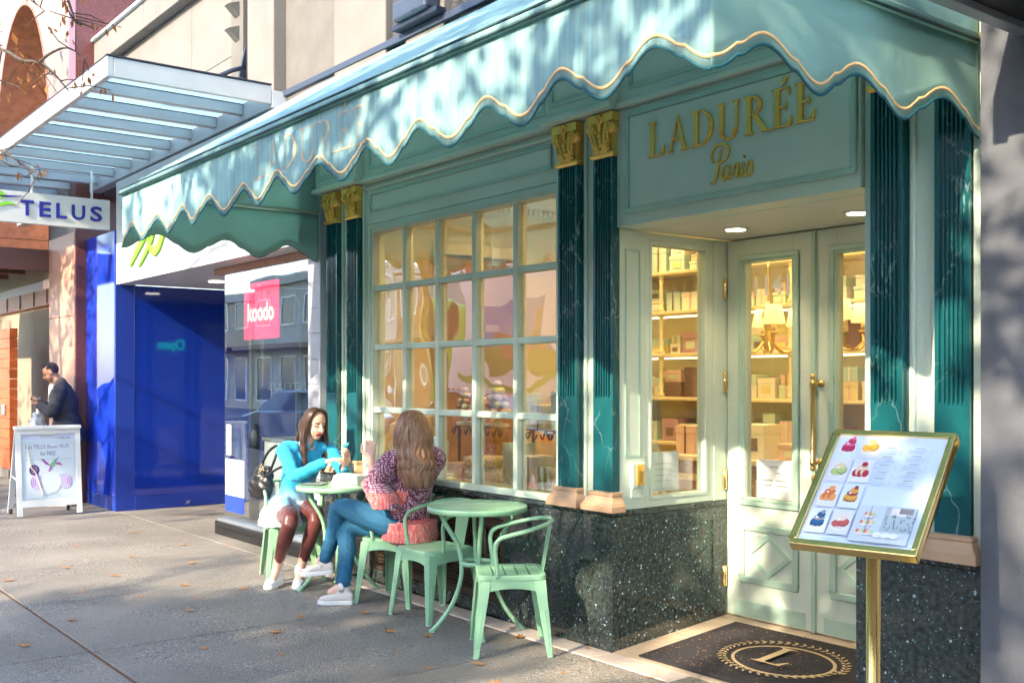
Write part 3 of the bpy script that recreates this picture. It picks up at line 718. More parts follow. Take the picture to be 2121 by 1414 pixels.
# raised gold lettering above the entrance
sg = E('shop_sign', 'raised gold serif lettering with script below, over the entrance', 'sign', (0.283, 0.02, 2.55))
word = 'LADURÉE'; wid = [serif(c)[1] for c in word]; H_ = 0.190; gap = 0.05; tot = sum(w + .0 for w in wid) * H_; k = (1.100 - gap * 0.19 * 6) / tot
x_ = 0.272
for c, w in zip(word, wid):
    mb = MB(); add_letter(mb, c, (x_, 0.0215, 2.758), (1, 0, 0), (0, 0, 1), H_, 0.016, wk=k); mb.build('letter', 'gold', sg, bevel=0.003, seg=1)
    x_ += w * H_ * k + gap * 0.19
def ribbon(mb, pts, org, s, w0, w1, depth):
    """pen stroke with swelling width"""
    n = len(pts)
    P = [Vector((p[0] * s, p[1] * s)) for p in pts]; L_ = []
    for i in range(n):
        t = (P[min(i + 1, n - 1)] - P[max(i - 1, 0)]).normalized(); nn = Vector((-t.y, t.x))
        w = w0 + (w1 - w0) * (0.5 - 0.5 * math.cos(2 * math.pi * i / (n - 1)))
        L_.append((P[i] + nn * w / 2, P[i] - nn * w / 2))
    v = []; f = []
    for a, b in L_:
        for q in (a, b):
            v.append((org[0] + q.x, org[1], org[2] + q.y)); v.append((org[0] + q.x, org[1] - depth, org[2] + q.y))
    for i in range(n - 1):
        j = i * 4; m = j + 4
        f += [(j + 1, j + 3, m + 3, m + 1), (j, m, m + 2, j + 2), (j, j + 1, m + 1, m), (j + 2, m + 2, m + 3, j + 3)]
    mb.add(v, f)
def smooth(pts, n=6):
    out = []
    for i in range(len(pts) - 1):
        p0 = pts[max(i - 1, 0)]; p1 = pts[i]; p2 = pts[i + 1]; p3 = pts[min(i + 2, len(pts) - 1)]
        for k_ in range(n):
            t = k_ / n
            out.append(tuple(0.5 * (2 * p1[d] + (p2[d] - p0[d]) * t + (2 * p0[d] - 5 * p1[d] + 4 * p2[d] - p3[d]) * t * t + (3 * p1[d] - p0[d] - 3 * p2[d] + p3[d]) * t ** 3) for d in range(len(p1))))
    out.append(tuple(pts[-1])); return out
script = {'P': [[(.0, .02), (.10, .0), (.20, .20), (.30, .62), (.38, .90)], [(.10, .55), (.02, .75), (.18, .98), (.48, 1.0), (.62, .82), (.52, .60), (.32, .52), (.22, .58)]],
          'a': [[(.62, .36), (.50, .40), (.40, .22), (.46, .06), (.60, .20), (.68, .40)], [(.68, .40), (.62, .14), (.68, .05), (.78, .18)]],
          'r': [[(.76, .16), (.86, .40), (.90, .42), (.96, .36), (.92, .12), (.96, .05), (1.04, .16)]],
          'i': [[(1.04, .16), (1.13, .40), (1.09, .14), (1.14, .05), (1.22, .18)], [(1.15, .52), (1.16, .56), (1.18, .57)]],
          's': [[(1.22, .18), (1.34, .42), (1.40, .28), (1.37, .10), (1.26, .04), (1.20, .10)]]}
for i, (c, strokes) in enumerate(script.items()):
    mb = MB()
    for j, s_ in enumerate(strokes): ribbon(mb, smooth(s_), (0.722, 0.0215, 2.552), 0.19, 0.006, 0.017, 0.010 + .0004 * j)
    mb.build('letter', 'gold', sg)
# ------------------------------------------------------------------ scalloped awning
AX0, AX1, AY, ZB, ZT = -3.56, 2.161, -1.607, 2.525, 2.905
aw = E('shop_awning', 'turquoise scalloped canvas awning with gold trim stretched over the shopfront', 'awning', (-0.7, 0.0, 2.9))
def scallop(t):
    """height above the lobe tip for a phase 0..1 across one scallop"""
    t = t % 1.0; u = min(t, 1 - t) * 2          # 0 at a tip, 1 at an arch crown
    if u < 0.44: z = 0.058 * (1 - math.cos(u / 0.44 * math.pi / 2 * 1.05)) / 1.05
    elif u < 0.56: z = 0.056 + 0.010 * (u - 0.44) / 0.12
    else:
        q = (u - 0.56) / 0.44; z = 0.066 + 0.054 * math.sin(q * math.pi / 2)
    return z
def valance(fn, length, n, mat, name):
    """fn(s, z, out) gives a 3D point s metres along; builds canvas, gold trim line and dark edge binding"""
    N_ = n * 28; per = length / n
    rows = []; trim = [[], []]; bind = [[], []]
    mb = MB(); v = []; f = []
    levels = [0.0, 0.25, 0.5, 0.75, 1.0]
    for i in range(N_ + 1):
        s = length * i / N_; zb = ZB + scallop(s / per)
        wave = 0.010 * math.sin(s * 5.1) + 0.006 * math.sin(s * 13.7 + 1)
        for l in levels: v.append(fn(s, zb + (ZT - zb) * l, wave * (1 - l)))
        trim[0].append(fn(s, zb + 0.045, wave * .9 + 0.004)); trim[1].append(fn(s, zb + 0.033, wave * .9 + 0.004))
        bind[0].append(fn(s, zb + 0.007, wave + 0.0030)); bind[1].append(fn(s, zb - 0.004, wave + 0.0035))
    K = len(levels)
    for i in range(N_):
        for l in range(K - 1): f.append((i * K + l, (i + 1) * K + l, (i + 1) * K + l + 1, i * K + l + 1))
    mb.add(v, f, None, True); mb.build(name, mat, aw, solid=0.003)
    for nm, st, m_ in (('gold_trim', trim, 'trim_gold'), ('edge_binding', bind, 'canvas_edge')):
        t = MB(); k = len(st[0]); t.add(st[0] + st[1], [(i, i + 1, k + i + 1, k + i) for i in range(k - 1)], None, True); t.build(nm, m_, aw, solid=0.0022 if nm == 'gold_trim' else 0.004)
valance(lambda s, z, o: (AX0 + s, AY - o, z), AX1 - AX0, 12, 'canvas', 'front_valance')
valance(lambda s, z, o: (AX1 + o, AY + s, z), -AY, 3, 'canvas_side', 'side_valance')
valance(lambda s, z, o: (AX0 - o, AY + s, z), -AY, 3, 'canvas_side', 'side_valance')
# sloping top with soft sags between the rafters, gable ends
v = []; f = []; NX, NY = 48, 12; TZ0, TZ1 = 2.93, 4.00
for i in range(NX + 1):
    for j in range(NY + 1):
        x_ = AX0 + (AX1 - AX0) * i / NX; t = j / NY
        rr = 0.03 * math.sin(min(1, t * 8) * math.pi / 2)
        sag = 0.018 * math.sin(t * math.pi) * abs(math.sin(x_ * 1.65)) + 0.006 * math.sin(x_ * 9 + t * 5) * math.sin(t * math.pi)
        v.append((x_, AY - 0.012 + 0.012 * min(1, t * 8) - AY * t, TZ0 + rr + (TZ1 - TZ0 - 0.03) * t - sag))
for i in range(NX):
    for j in range(NY): a = i * (NY + 1) + j; f.append((a, a + NY + 1, a + NY + 2, a + 1))
MB().add(v, f, None, True).build('top_canvas', 'canvas', aw, solid=0.003)
for x_ in (AX0, AX1):
    MB().prism([(x_ - .0015, AY, TZ0), (x_ - .0015, 0.0, TZ0), (x_ - .0015, 0.0, TZ1 - .004), (x_ - .0015, AY, TZ0 + .028)], (0.003, 0, 0)).build('gable_canvas', 'canvas_side', aw)
def rail(a, b, r=0.012): return MB().tube([a, b], r, 10)
for z_, m_, r_ in ((2.928, 'canvas', 0.020), (2.912, 'seam', 0.007)):
    nm = 'rail_sleeve' if m_ == 'canvas' else 'rail_seam'
    MB().tube([(AX0, AY - (.006 if m_ == 'canvas' else .024), z_), (AX1, AY - (.006 if m_ == 'canvas' else .024), z_)], r_, 10).build(nm, m_, aw)
    MB().tube([(AX1 + (.006 if m_ == 'canvas' else .024), AY, z_), (AX1 + (.006 if m_ == 'canvas' else .024), 0.0, z_)], r_, 10).build(nm, m_ if m_ == 'seam' else 'canvas_side', aw)
    MB().tube([(AX0 - .006, AY, z_), (AX0 - .006, 0.0, z_)], r_, 10).build(nm, m_ if m_ == 'seam' else 'canvas_side', aw)
MB().tube([(AX0, AY - .020, 2.948), (AX1, AY - .020, 2.948)], 0.006, 6).build('rail_seam', 'seam', aw)
# steel frame under the canvas
for x_ in (AX0 + .03, AX1 - .03):
    MB().tube([(x_, AY + .02, 2.93), (x_, -0.03, 2.93)], 0.014, 8).build('frame_arm', 'mint', aw)
    MB().tube([(x_, AY + .02, 2.92), (x_, -0.03, 3.92)], 0.014, 8).build('frame_rafter', 'mint', aw)
    MB().tube([(x_, -0.75, 2.94), (x_, -0.04, 3.40)], 0.012, 8).build('frame_brace', 'mint', aw)
MB().ball((AX1 + .03, -0.02, 2.93), 0.018, 10, 8).build('rail_end_cap', 'brass', aw)
# gold outline capitals printed on the front valance, lying on the waves of the cloth
def cloth(x_, z_, d):
    s = x_ - AX0; zb = ZB + scallop(s / ((AX1 - AX0) / 12)); l = min(1, max(0, (z_ - zb) / (ZT - zb)))
    return (x_, AY - (0.010 * math.sin(s * 5.1) + 0.006 * math.sin(s * 13.7 + 1)) * (1 - l) - d, z_)
def inset(p, e):
    n = len(p); c = sum(1 for _ in p); ar = sum(p[i][0] * p[(i + 1) % n][1] - p[(i + 1) % n][0] * p[i][1] for i in range(n)); sg_ = 1 if ar > 0 else -1; L_ = []
    for i in range(n):
        a, b = Vector(p[i]), Vector(p[(i + 1) % n]); d = (b - a)
        if d.length < 1e-6: return None
        d.normalize(); nn = Vector((-d.y, d.x)) * sg_; L_.append((a + nn * e, d))
    out = []
    for i in range(n):
        (a, d), (b, f) = L_[i - 1], L_[i]; k = d.x * f.y - d.y * f.x
        if abs(k) < 1e-6: return None
        t = ((b.x - a.x) * f.y - (b.y - a.y) * f.x) / k; out.append((a.x + d.x * t, a.y + d.y * t))
    ar2 = sum(out[i][0] * out[(i + 1) % n][1] - out[(i + 1) % n][0] * out[i][1] for i in range(n))
    return out if ar2 * ar > 0 and abs(ar2) > 0.1 * abs(ar) else None
x_ = -1.235
for c, w in zip(word, wid):
    pcs, _ = serif(c); t = MB(); t2_ = MB(); k_ = 0
    for i, p in enumerate(pcs):
        q = [(x_ + a * 0.19 * 1.18, 2.672 + b * 0.185) for a, b in p]
        t.poly([cloth(a, b, 0.0035 + .00006 * i) for a, b in q])
        w_ = inset(q, 0.0042) if max(abs(q[j][0] - q[0][0]) + abs(q[j][1] - q[0][1]) for j in range(len(q))) > .06 else None
        if w_: t2_.poly([cloth(a, b, 0.0048 + .00006 * i) for a, b in w_])
    o = t.build('valance_letter', 'trim_faint', aw); t2_.build('letter_infill', 'canvas', o, world=False) if False else None
    if t2_.v:
        t2_.v = [tuple(Vector(v_)) for v_ in t2_.v]; t2_.build('letter_infill', 'canvas', aw)
    x_ += w * 0.19 * 1.18 + 0.006
# ------------------------------------------------------------------ shop interior seen through the glass
ro = part('room', cb)
B('floor_board', 'shopfloor', ro, -3.45, 2.15, 1.0, 3.35, 0.02, 0.09)
B('floor_board', 'shopfloor', ro, -3.45, -0.0125, 0.20, 0.999, 0.02, 0.09)
B('floor_board', 'shopfloor', ro, 1.612, 2.15, 0.20, 0.999, 0.02, 0.09)
B('ceiling', 'cream', ro, -3.45, 2.15, 0.20, 3.35, 3.25, 3.35)
B('back_wall', 'creamwall', ro, -3.45, 2.15, 3.20, 3.34, 0.09, 3.249)
B('left_wall', 'creamwall', ro, -3.45, -3.36, 0.205, 3.199, 0.09, 3.249)
B('right_wall', 'creamwall', ro, 2.06, 2.15, 0.205, 3.199, 0.09, 3.249)
B('apron_wall', 'creamwall', ro, -3.35, -0.02, 0.105, 0.20, 0.09, 0.769)
# dentil cornice
B('cornice', 'cream', ro, -3.355, 2.055, 3.10, 3.199, 3.12, 3.249, bevel=0.02)
B('cornice', 'cream', ro, -3.359, -3.26, 0.21, 3.099, 3.12, 3.249, bevel=0.02)
mb = MB()
for i in range(90): mb.box(-3.25 + i * 0.058, -3.25 + i * 0.058 + 0.034, 3.075, 3.0995, 3.06, 3.118)
mb.build('dentil_band', 'cream', ro); 
mb = MB()
for i in range(48): mb.box(-3.2595, -3.235, 0.25 + i * 0.058, 0.25 + i * 0.058 + .034, 3.06, 3.118)
mb.build('dentil_band', 'cream', ro)
# doorway and tall mirror on the left wall, panels on the back wall
frame_rect(MB(), 1.0, 2.0, 0.10, 2.75, 0.10, -3.358, -3.32, 'x').build('door_casing', 'cream', ro, bevel=0.01)
B('mirror_glass', 'woodwarm', ro, -3.358, -3.345, 1.101, 1.899, 0.201, 2.649)
dl = [(-2.5, 1.5), (-1.2, 1.5), (-2.3, 2.5), (-0.7, 2.5), (0.8, 2.3), (1.6, 1.4), (-0.9, 0.5), (-2.1, 0.5)]
for (x_, y_) in dl:
    MB().lathe([(0.095, 3.243), (0.095, 3.2495)], (x_, y_, 0), 20).build('downlight_trim', 'whitepaint', ro)
    MB().lathe([(0.07, 3.239), (0.07, 3.2425)], (x_, y_, 0), 20).build('downlight_lens', 'downlight', ro)
    l = bpy.data.lights.new('downlight_lamp', 'SPOT'); l.energy = 17 if x_ < -.2 else 4; l.color = (1, .66, .25); l.spot_size = R(150); l.spot_blend = 0.9; l.shadow_soft_size = 0.08
    lo = bpy.data.objects.new('downlight_lamp', l); COL.objects.link(lo); lo.location = (x_, y_, 3.22); lo.parent = ro
# wall shelves with turned posts and light strips
sh = E('shelf_unit', 'cream wall shelving with turned posts and light strips at the back of the shop', 'shelves', (-0.6, 3.0, 0.09))
SZ = [0.62, 0.99, 1.39, 1.78, 2.16, 2.52]
for z_ in SZ: B('shelf', 'cream', sh, -3.2, 2.0, 2.82, 3.198, z_ - .03, z_, bevel=0.006)
for z_ in SZ[3:5]: B('light_strip', 'led', sh, -3.15, 1.95, 3.02, 3.04, z_ - .046, z_ - .031)
B('cabinet', 'cream', sh, -3.2, 2.0, 2.84, 3.197, 0.092, 0.588, bevel=0.006)
prof = [(0.030, 0.0), (0.030, 0.03), (0.016, 0.045), (0.024, 0.10), (0.014, 0.16), (0.020, 0.20), (0.014, 0.26), (0.024, 0.31), (0.016, 0.335), (0.028, 0.345), (0.028, 0.36)]
post0 = None
for i in range(8):
    for j in range(2, 5):
        hgt = SZ[j + 1] - .031 - SZ[j] - .001
        MB().lathe([(r_, SZ[j] + .0005 + z_ / .36 * hgt) for r_, z_ in prof], (-3.12 + i * 0.72, 2.86, 0), 10).build('turned_post', 'cream', sh)
rb = random.Random(21)
CN = ['pale green', 'pink', 'yellow', 'sea green', 'white', 'dark brown', 'lime green', 'mauve']; RN = ['', 'lowest', 'second', 'third', 'fourth', 'top']
def gift(x0, x1, y0, y1, z0, z1, m, label, grp, lid=True):
    g = E('gift_box', label, 'box', ((x0 + x1) / 2, (y0 + y1) / 2, z0), group=grp)
    if lid:
        k = z1 - (z1 - z0) * 0.28
        B('box_body', m, g, x0, x1, y0, y1, z0, k, bevel=0.003); B('lid', m, g, x0 - .004, x1 + .004, y0 - .004, y1 + .004, k + .0005, z1, bevel=0.004)
    else: B('box_body', m, g, x0, x1, y0, y1, z0, z1, bevel=0.003)
    q_ = random.Random(int((x0 * 917 + z0 * 331) * 1000)); cx_ = (x0 + x1) / 2; w_ = (x1 - x0)
    if q_.random() < .5: B('ribbon', q_.choice(['brass_worn', 'gift1', 'gift5', 'white']), g, cx_ - .008, cx_ + .008, y0 - .0065, y0 - .0045, z0, z1 - .001)
    else: B('box_label', q_.choice(['white', 'gift2', 'gift5', 'gift0']), g, cx_ - w_ * .25, cx_ + w_ * .25, y0 - .0065, y0 - .0045, z0 + (z1 - z0) * .22, z0 + (z1 - z0) * .6)
    return g
for j in range(1, 6):
    x_ = -3.05
    while x_ < 1.9:
        w = rb.uniform(0.10, 0.22); hmax = (SZ[j + 1] - SZ[j] - .09) if j < 5 else 0.3
        if rb.random() < 0.82:
            h = hmax * rb.uniform(0.45, 0.9); d = rb.uniform(0.14, 0.2)
            col = rb.choice([0, 0, 1, 2, 3, 3, 4, 6, 7, 5]) if j < 4 else rb.choice([0, 3, 4])
            if rb.random() < 0.4:
                gift(x_, x_ + w, 2.92, 2.92 + d, SZ[j] + .001, SZ[j] + h * .55, 'gift%d' % col, '%s gift box under another box on the %s back shelf' % (CN[col], RN[j]), 'gift boxes on the back shelves')
                gift(x_ + .01, x_ + w - .01, 2.93, 2.92 + d - .01, SZ[j] + h * .55 + .0015, SZ[j] + h, 'gift%d' % ((col + 1) % 5), '%s gift box stacked on another box on the %s back shelf' % (CN[(col + 1) % 5], RN[j]), 'gift boxes on the back shelves')
            else:
                gift(x_, x_ + w, 2.92, 2.92 + d, SZ[j] + .001, SZ[j] + h, 'gift%d' % col, '%s %s gift box standing alone on the %s back shelf' % ('wide' if w > .16 else 'narrow', CN[col], RN[j]), 'gift boxes on the back shelves')
        x_ += w + rb.uniform(0.015, 0.07)
# counter in mid-room
ct = E('shop_counter', 'wooden counter with panelled front inside the shop behind the door', 'counter', (-0.4, 2.2, 0.09))
B('counter_body', 'woodwarm', ct, -1.6, 0.8, 2.0, 2.45, 0.091, 0.92, bevel=0.01)
B('counter_top', 'cream', ct, -1.65, 0.85, 1.94, 2.5, 0.921, 0.965, bevel=0.01)
for i in range(5): frame_rect(MB(), -1.55 + i * .47, -1.13 + i * .47, 0.2, 0.82, 0.05, 1.985, 1.9995).build('front_panel', 'cream', ct, bevel=0.005)
for (x_, w, h, c) in ((-1.45, .2, .22, 1), (-1.15, .25, .13, 5), (-.8, .22, .25, 4), (-.45, .24, .12, 1), (-.1, .2, .2, 0), (.2, .3, .14, 6), (.55, .2, .24, 3)):
    gift(x_, x_ + w, 2.05, 2.25, .966, .966 + h, 'gift%d' % c, '%s gift box %d cm high on the wooden counter in the shop' % (CN[c], round(h * 100)), 'gift boxes on the counter')
# chandeliers
def chandelier(x_, y_, label):
    c = E('chandelier', label, 'chandelier', (x_, y_, 3.249), group='shop chandeliers')
    MB().tube([(x_, y_, 3.248), (x_, y_, 2.08)], 0.006, 6).build('rod', 'brass_worn', c)
    MB().lathe([(0.01, 1.74), (0.03, 1.77), (0.045, 1.82), (0.02, 1.88), (0.035, 1.94), (0.05, 2.00), (0.02, 2.06), (0.008, 2.10)], (x_, y_, 0), 12).build('stem', 'brass_worn', c)
    for i in range(6):
        a = i * math.pi / 3 + .3; dx, dy = math.cos(a), math.sin(a)
        pts = smooth([(x_ + dx * .03, y_ + dy * .03, 1.82), (x_ + dx * .12, y_ + dy * .12, 1.74), (x_ + dx * .22, y_ + dy * .22, 1.77), (x_ + dx * .26, y_ + dy * .26, 1.86)], 4)
        MB().tube(pts, 0.009, 6).ball((x_ + dx * .26, y_ + dy * .26, 1.87), (.03, .03, .012), 8, 5).build('arm', 'brass_worn', c)
        MB().lathe([(0.014, 1.875), (0.014, 1.94)], (x_ + dx * .26, y_ + dy * .26, 0), 8).build('candle', 'cream', c)
        s = MB(); n = 14; v = []
        for r_, z_ in ((0.078, 1.93), (0.052, 2.06)):
            for k in range(n): v.append((x_ + dx * .26 + r_ * math.cos(k * 6.2832 / n), y_ + dy * .26 + r_ * math.sin(k * 6.2832 / n), z_))
        s.add(v, [(k, (k + 1) % n, n + (k + 1) % n, n + k) for k in range(n)], None, True); s.build('lamp_shade', 'lamp_shade', c, solid=0.002)
    l = bpy.data.lights.new('chandelier_lamp', 'POINT'); l.energy = 3.5; l.color = (1, .64, .26); l.shadow_soft_size = 0.2
    lo = bpy.data.objects.new('chandelier_lamp', l); COL.objects.link(lo); lo.location = (0, 0, 2.34 - 3.249); lo.parent = c
chandelier(-0.42, 1.9, 'brass chandelier with cream shades seen through the left door leaf')
chandelier(0.42, 1.9, 'brass chandelier with cream shades seen through the right door leaf')
# window display
wd = E('display_table', 'cream display ledge behind the paned shop window', 'display', (-1.65, 0.5, 0.09))
B('ledge', 'cream', wd, -3.3, -0.2, 0.205, 0.95, 0.72, 0.765, bevel=0.006)
B('ledge_back', 'woodwarm', wd, -3.3, -0.2, 0.93, 0.949, 0.095, 0.719)
# iron and glass display stand
st_ = E('display_stand', 'black iron scroll stand with a glass shelf in the window display', 'display stand', (-1.5, 0.6, 0.766))
B('glass_shelf', 'glass_clear', st_, -2.5, -0.6, 0.42, 0.82, 1.20, 1.208)
for x_ in (-2.4, -1.48, -0.7):
    MB().lathe([(0.05, .767), (0.05, .78), (0.012, .79), (0.012, 1.199)], (x_, .62, 0), 10).build('stand_leg', 'black', st_)
for cx in (-2.1, -1.75, -1.2, -0.95):
    m2 = MB()
    for s_ in (-1, 1): m2.tube([(cx + s_ * (0.02 + 0.10 * t / 9), .44, 1.17 - 0.03 * math.sin(t * .9)) for t in range(10)], 0.006, 6).tube([(cx + s_ * (0.12 - 0.03 * math.cos(t * .8) * (1 - t / 10)), .44, 1.16 + 0.03 * math.sin(t * .8) * (1 - t / 10)) for t in range(8)], 0.005, 6)
    m2.build('scroll', 'black', st_)
MC = ['gift1', 'gift0', 'gift2', 'gift4', 'gift7']
def macaron_tower(x_, y_, z0, s, label):
    t = E('macaron_tower', label, 'macaron tower', (x_, y_, z0), group='macaron towers in the window')
    MB().lathe([(0.09 * s, z0 + .001), (0.09 * s, z0 + .012), (0.02 * s, z0 + .02), (0.02 * s, z0 + .05), (0.10 * s, z0 + .055), (0.10 * s, z0 + .065)], (x_, y_, 0), 16).build('plate', 'white', t)
    k = 0
    for j, n in enumerate((6, 5, 4, 3, 1)):
        rr = 0.075 * s * (1 - j / 5.2) if n > 1 else 0
        for i in range(n):
            a = i * 6.2832 / n + j * .5; c = (x_ + rr * math.cos(a), y_ + rr * math.sin(a), z0 + .066 + .033 * s + j * 0.052 * s)
            MB().ball(c, (.034 * s, .034 * s, .027 * s), 10, 6).build('macaron', MC[(k * 7 + j) % 5], t); k += 1
macaron_tower(-1.88, .6, 1.208, 1.0, 'tower of pastel macarons in the middle of the window display')
macaron_tower(-0.80, .62, 1.208, 1.0, 'tower of pastel macarons at the right of the window display')
macaron_tower(-2.32, .62, 1.208, 0.8, 'small tower of pastel macarons at the left of the window display')
def hatbox(x_, y_, z0, r_, h, label):
    g = E('round_gift_box', label, 'box', (x_, y_, z0), group='round boxes in the window')
    MB().lathe([(r_, z0 + .001), (r_, z0 + h * .7)], (x_, y_, 0), 24).build('box_body', 'gift4', g)
    MB().lathe([(r_ + .005, z0 + h * .7 + .0005), (r_ + .005, z0 + h)], (x_, y_, 0), 24).build('lid', 'cream', g)
hatbox(-1.80, .45, .766, .17, .22, 'round white hat box near the middle muntin of the window')
hatbox(-0.82, .48, .766, .20, .20, 'round white hat box at the right end of the window')
for i, (x_, w, h, c) in enumerate(((-2.6, .15, .3, 0), (-2.2, .2, .16, 1), (-1.5, .12, .34, 0), (-1.3, .18, .26, 4), (-1.08, .1, .2, 0))):
    gift(x_, x_ + w, .36, .55, .766, .766 + h, 'gift%d' % c, '%s gift box, number %s from the left, low in the window display' % (CN[c], ('one', 'two', 'three', 'four', 'five')[i]), 'boxes low in the window')
for i, (x_, w, h, c) in enumerate(((-2.15, .12, .2, 1), (-1.62, .12, .24, 0), (-1.42, .16, .16, 2), (-1.2, .12, .26, 0), (-1.02, .1, .2, 7))):
    gift(x_, x_ + w, .55, .7, 1.209, 1.209 + h, 'gift%d' % c, '%s gift box, %s from the left, on the glass shelf in the window' % (CN[c], ('first', 'second', 'third', 'fourth', 'fifth')[i]), 'boxes on the glass shelf')
gift(-0.92, -0.72, .40, .56, .9665, 1.04, 'gift4', 'flat white box lying on the round hat box', None)
for i, (x_, c) in enumerate(((-0.62, 2), (-0.5, 4))):
    gift(x_, x_ + .1, .5, .7, .766, 1.16, 'gift%d' % c, 'tall %s box beside the side window of the entrance' % CN[c], 'tall boxes by the entrance')
pn = Decal((-0.13, 0.42, 0.87), (0, 1, 0), (0, 0, 1)); pn.rect(0, .26, 0, .24, (.8, .8, .78)).rect(.02, .24, .02, .22, (.83, .83, .81))
for i in range(4): pn.rect(.05, .2, .06 + i * .035, .066 + i * .035, (.55, .55, .55))
tag(pn.build('side_window_notice', None), 'white notice standing inside the narrow entrance side window', 'notice')
# ------------------------------------------------------------------ storey above the cafe and phone shop
ub = E('upper_storey', 'stone clad upper storey with dark stucco strips above the awning', 'building', (0, 0.02, 3.9))
def ux(name, mat, *a, bevel=0.004): return B(name, mat, ub, *a, bevel=bevel)
for i in range(4):
    for j in range(2): ux('stone_panel', 'stone_white', -9.88 + i * 1.145, -8.739 + i * 1.145, 0.02 + .002 * (i % 2), 0.35, 3.87 + j * .815, 4.681 + j * .819, bevel=0.006)
for i in range(4): ux('parapet_band', 'stone_white', -9.89 + i * 1.153, -8.741 + i * 1.153, -0.10, 0.36, 5.503, 5.80, bevel=0.01)
ux('parapet_cap', 'whitepaint', -9.93, -5.26, -0.14, 0.40, 5.803, 5.84, bevel=0.006)
ux('stucco_strip', 'stone_grey', -5.297, -5.02, -0.03, 0.35, 3.87, 7.5)
ux('stucco_strip', 'stone_grey', -5.018, -4.86, 0.05, 0.35, 3.87, 7.5)
ux('stone_pier', 'stone_white', -4.857, -4.30, -0.06, 0.35, 3.87, 7.5, bevel=0.01)
ux('stone_panel', 'stone_grey', -4.298, -3.30, 0.06, 0.35, 3.87, 7.5)
ux('metal_edge', 'navy', -3.298, -3.22, 0.02, 0.35, 3.87, 7.5)
ux('stone_pier', 'stone_white', -3.218, -2.42, -0.04, 0.35, 3.87, 7.5, bevel=0.01)
ux('stucco_strip', 'stucco_dark', -2.418, -2.16, 0.02, 0.35, 3.87, 7.5)
ux('stone_pier', 'stone_white', -2.158, -1.66, -0.03, 0.35, 3.87, 7.5, bevel=0.01)
ux('stucco_strip', 'stucco_dark', -1.658, -1.30, 0.04, 0.35, 3.87, 7.5)
ux('stone_pier', 'stone_grey', -1.298, 2.6, 0.02, 0.35, 3.87, 7.5)
ux('flashing', 'blueflash', -4.40, 2.18, -0.05, -0.001, 4.01, 4.06, bevel=0.003)
ux('window_ledge', 'blueflash', -2.13, -1.70, -0.16, -0.035, 4.10, 4.24, bevel=0.02)
ux('window_ledge', 'navy', -2.20, -1.62, -0.12, -0.035, 4.062, 4.098, bevel=0.004)
# a tie bracket of the glass canopy
br = MB().tube([(-5.2, -0.75, 4.08), (-4.98, -0.15, 4.42), (-4.95, -0.04, 4.46)], 0.022, 8)
br.prism([(-4.97, -0.10, 4.36), (-4.97, -0.035, 4.36), (-4.97, -0.035, 4.66)], (0.03, 0, 0)); br.build('canopy_tie', 'navy', ub)
for (z_) in (4.75, 4.98):
    MB().prism([(-5.20, -0.03, z_), (-5.20, -0.14, z_ + .1), (-5.20, -0.03, z_ + .14)], (0.10, 0, 0)).build('bird_spike_block', 'stone_grey', ub)
# ------------------------------------------------------------------ phone shop on the left
ts = E('phone_shop', 'phone shop with white fascia, blue recess wall and tall glass front', 'building', (-6, 0, 0))
TY = 0.10
fsc = part('fascia', ts)
B('fascia_panel', 'whitefascia', fsc, -8.30, -3.57, -0.18, 0.03, 2.66, 3.86, bevel=0.004)
lg = MB()
def swoosh(mb, pts, w, y):
    P = smooth([(a, b) for a, b in pts], 6); n = len(P); v = []
    for i, (a, b) in enumerate(P):
        t = Vector((P[min(i + 1, n - 1)][0] - P[max(i - 1, 0)][0], P[min(i + 1, n - 1)][1] - P[max(i - 1, 0)][1])).normalized(); nn = (-t.y, t.x)
        ww = w * math.sin(math.pi * (0.08 + 0.86 * i / (n - 1)))
        v += [(a + nn[0] * ww, y, b + nn[1] * ww), (a - nn[0] * ww, y, b - nn[1] * ww), (a + nn[0] * ww, y + .02, b + nn[1] * ww), (a - nn[0] * ww, y + .02, b - nn[1] * ww)]
    f = []
    for i in range(n - 1):
        j = i * 4; f += [(j, j + 4, j + 5, j + 1), (j + 2, j + 3, j + 7, j + 6), (j, j + 2, j + 6, j + 4), (j + 1, j + 5, j + 7, j + 3)]
    mb.add(v, f)
swoosh(lg, [(-7.75, 2.83), (-7.45, 3.02), (-7.10, 3.22), (-6.8, 3.45)], 0.05, -0.205)
swoosh(lg, [(-7.15, 3.20), (-7.12, 3.02), (-6.95, 2.92), (-6.75, 3.02), (-6.55, 3.30), (-6.4, 3.5)], 0.045, -0.206)
swoosh(lg, [(-7.45, 2.80), (-7.2, 2.95), (-7.0, 3.1), (-6.9, 3.3)], 0.03, -0.207)
lg.build('logo_stroke', 'limegreen', fsc)
B('soffit', 'whitefascia', ts, -8.24, -3.57, 0.0305, 2.6, 2.662, 2.75)
for x_ in (-7.2, -6.0): MB().lathe([(0.09, 2.652), (0.09, 2.6615)], (x_, 0.6, 0), 20).build('downlight', 'downlight_dim', ts)
bw = part('blue_column', ts)
B('column_face', 'bluegloss', bw, -9.43, -8.305, -0.20, 0.02, 0.162, 3.3, bevel=0.004)
B('column_skirt', 'bluepaint', bw, -9.43, -8.30, -0.205, 0.02, 0.0, 0.16, bevel=0.004)
B('column_edge', 'bluepaint', bw, -8.3045, -8.258, -0.201, 0.0205, 0.0, 2.659, bevel=0.002)
bs = part('blue_recess_wall', ts)
B('glossy_panel', 'bluedark', bs, -8.30, -8.262, 0.021, 2.55, 0.171, 2.66, bevel=0.002)
B('skirting', 'bluepaint', bs, -8.30, -8.25, 0.0215, 2.55, 0.0, 0.17, bevel=0.004)
B('recess_back', 'tilegrey', bs, -8.25, -5.70, 2.52, 2.56, 0.0, 2.66)
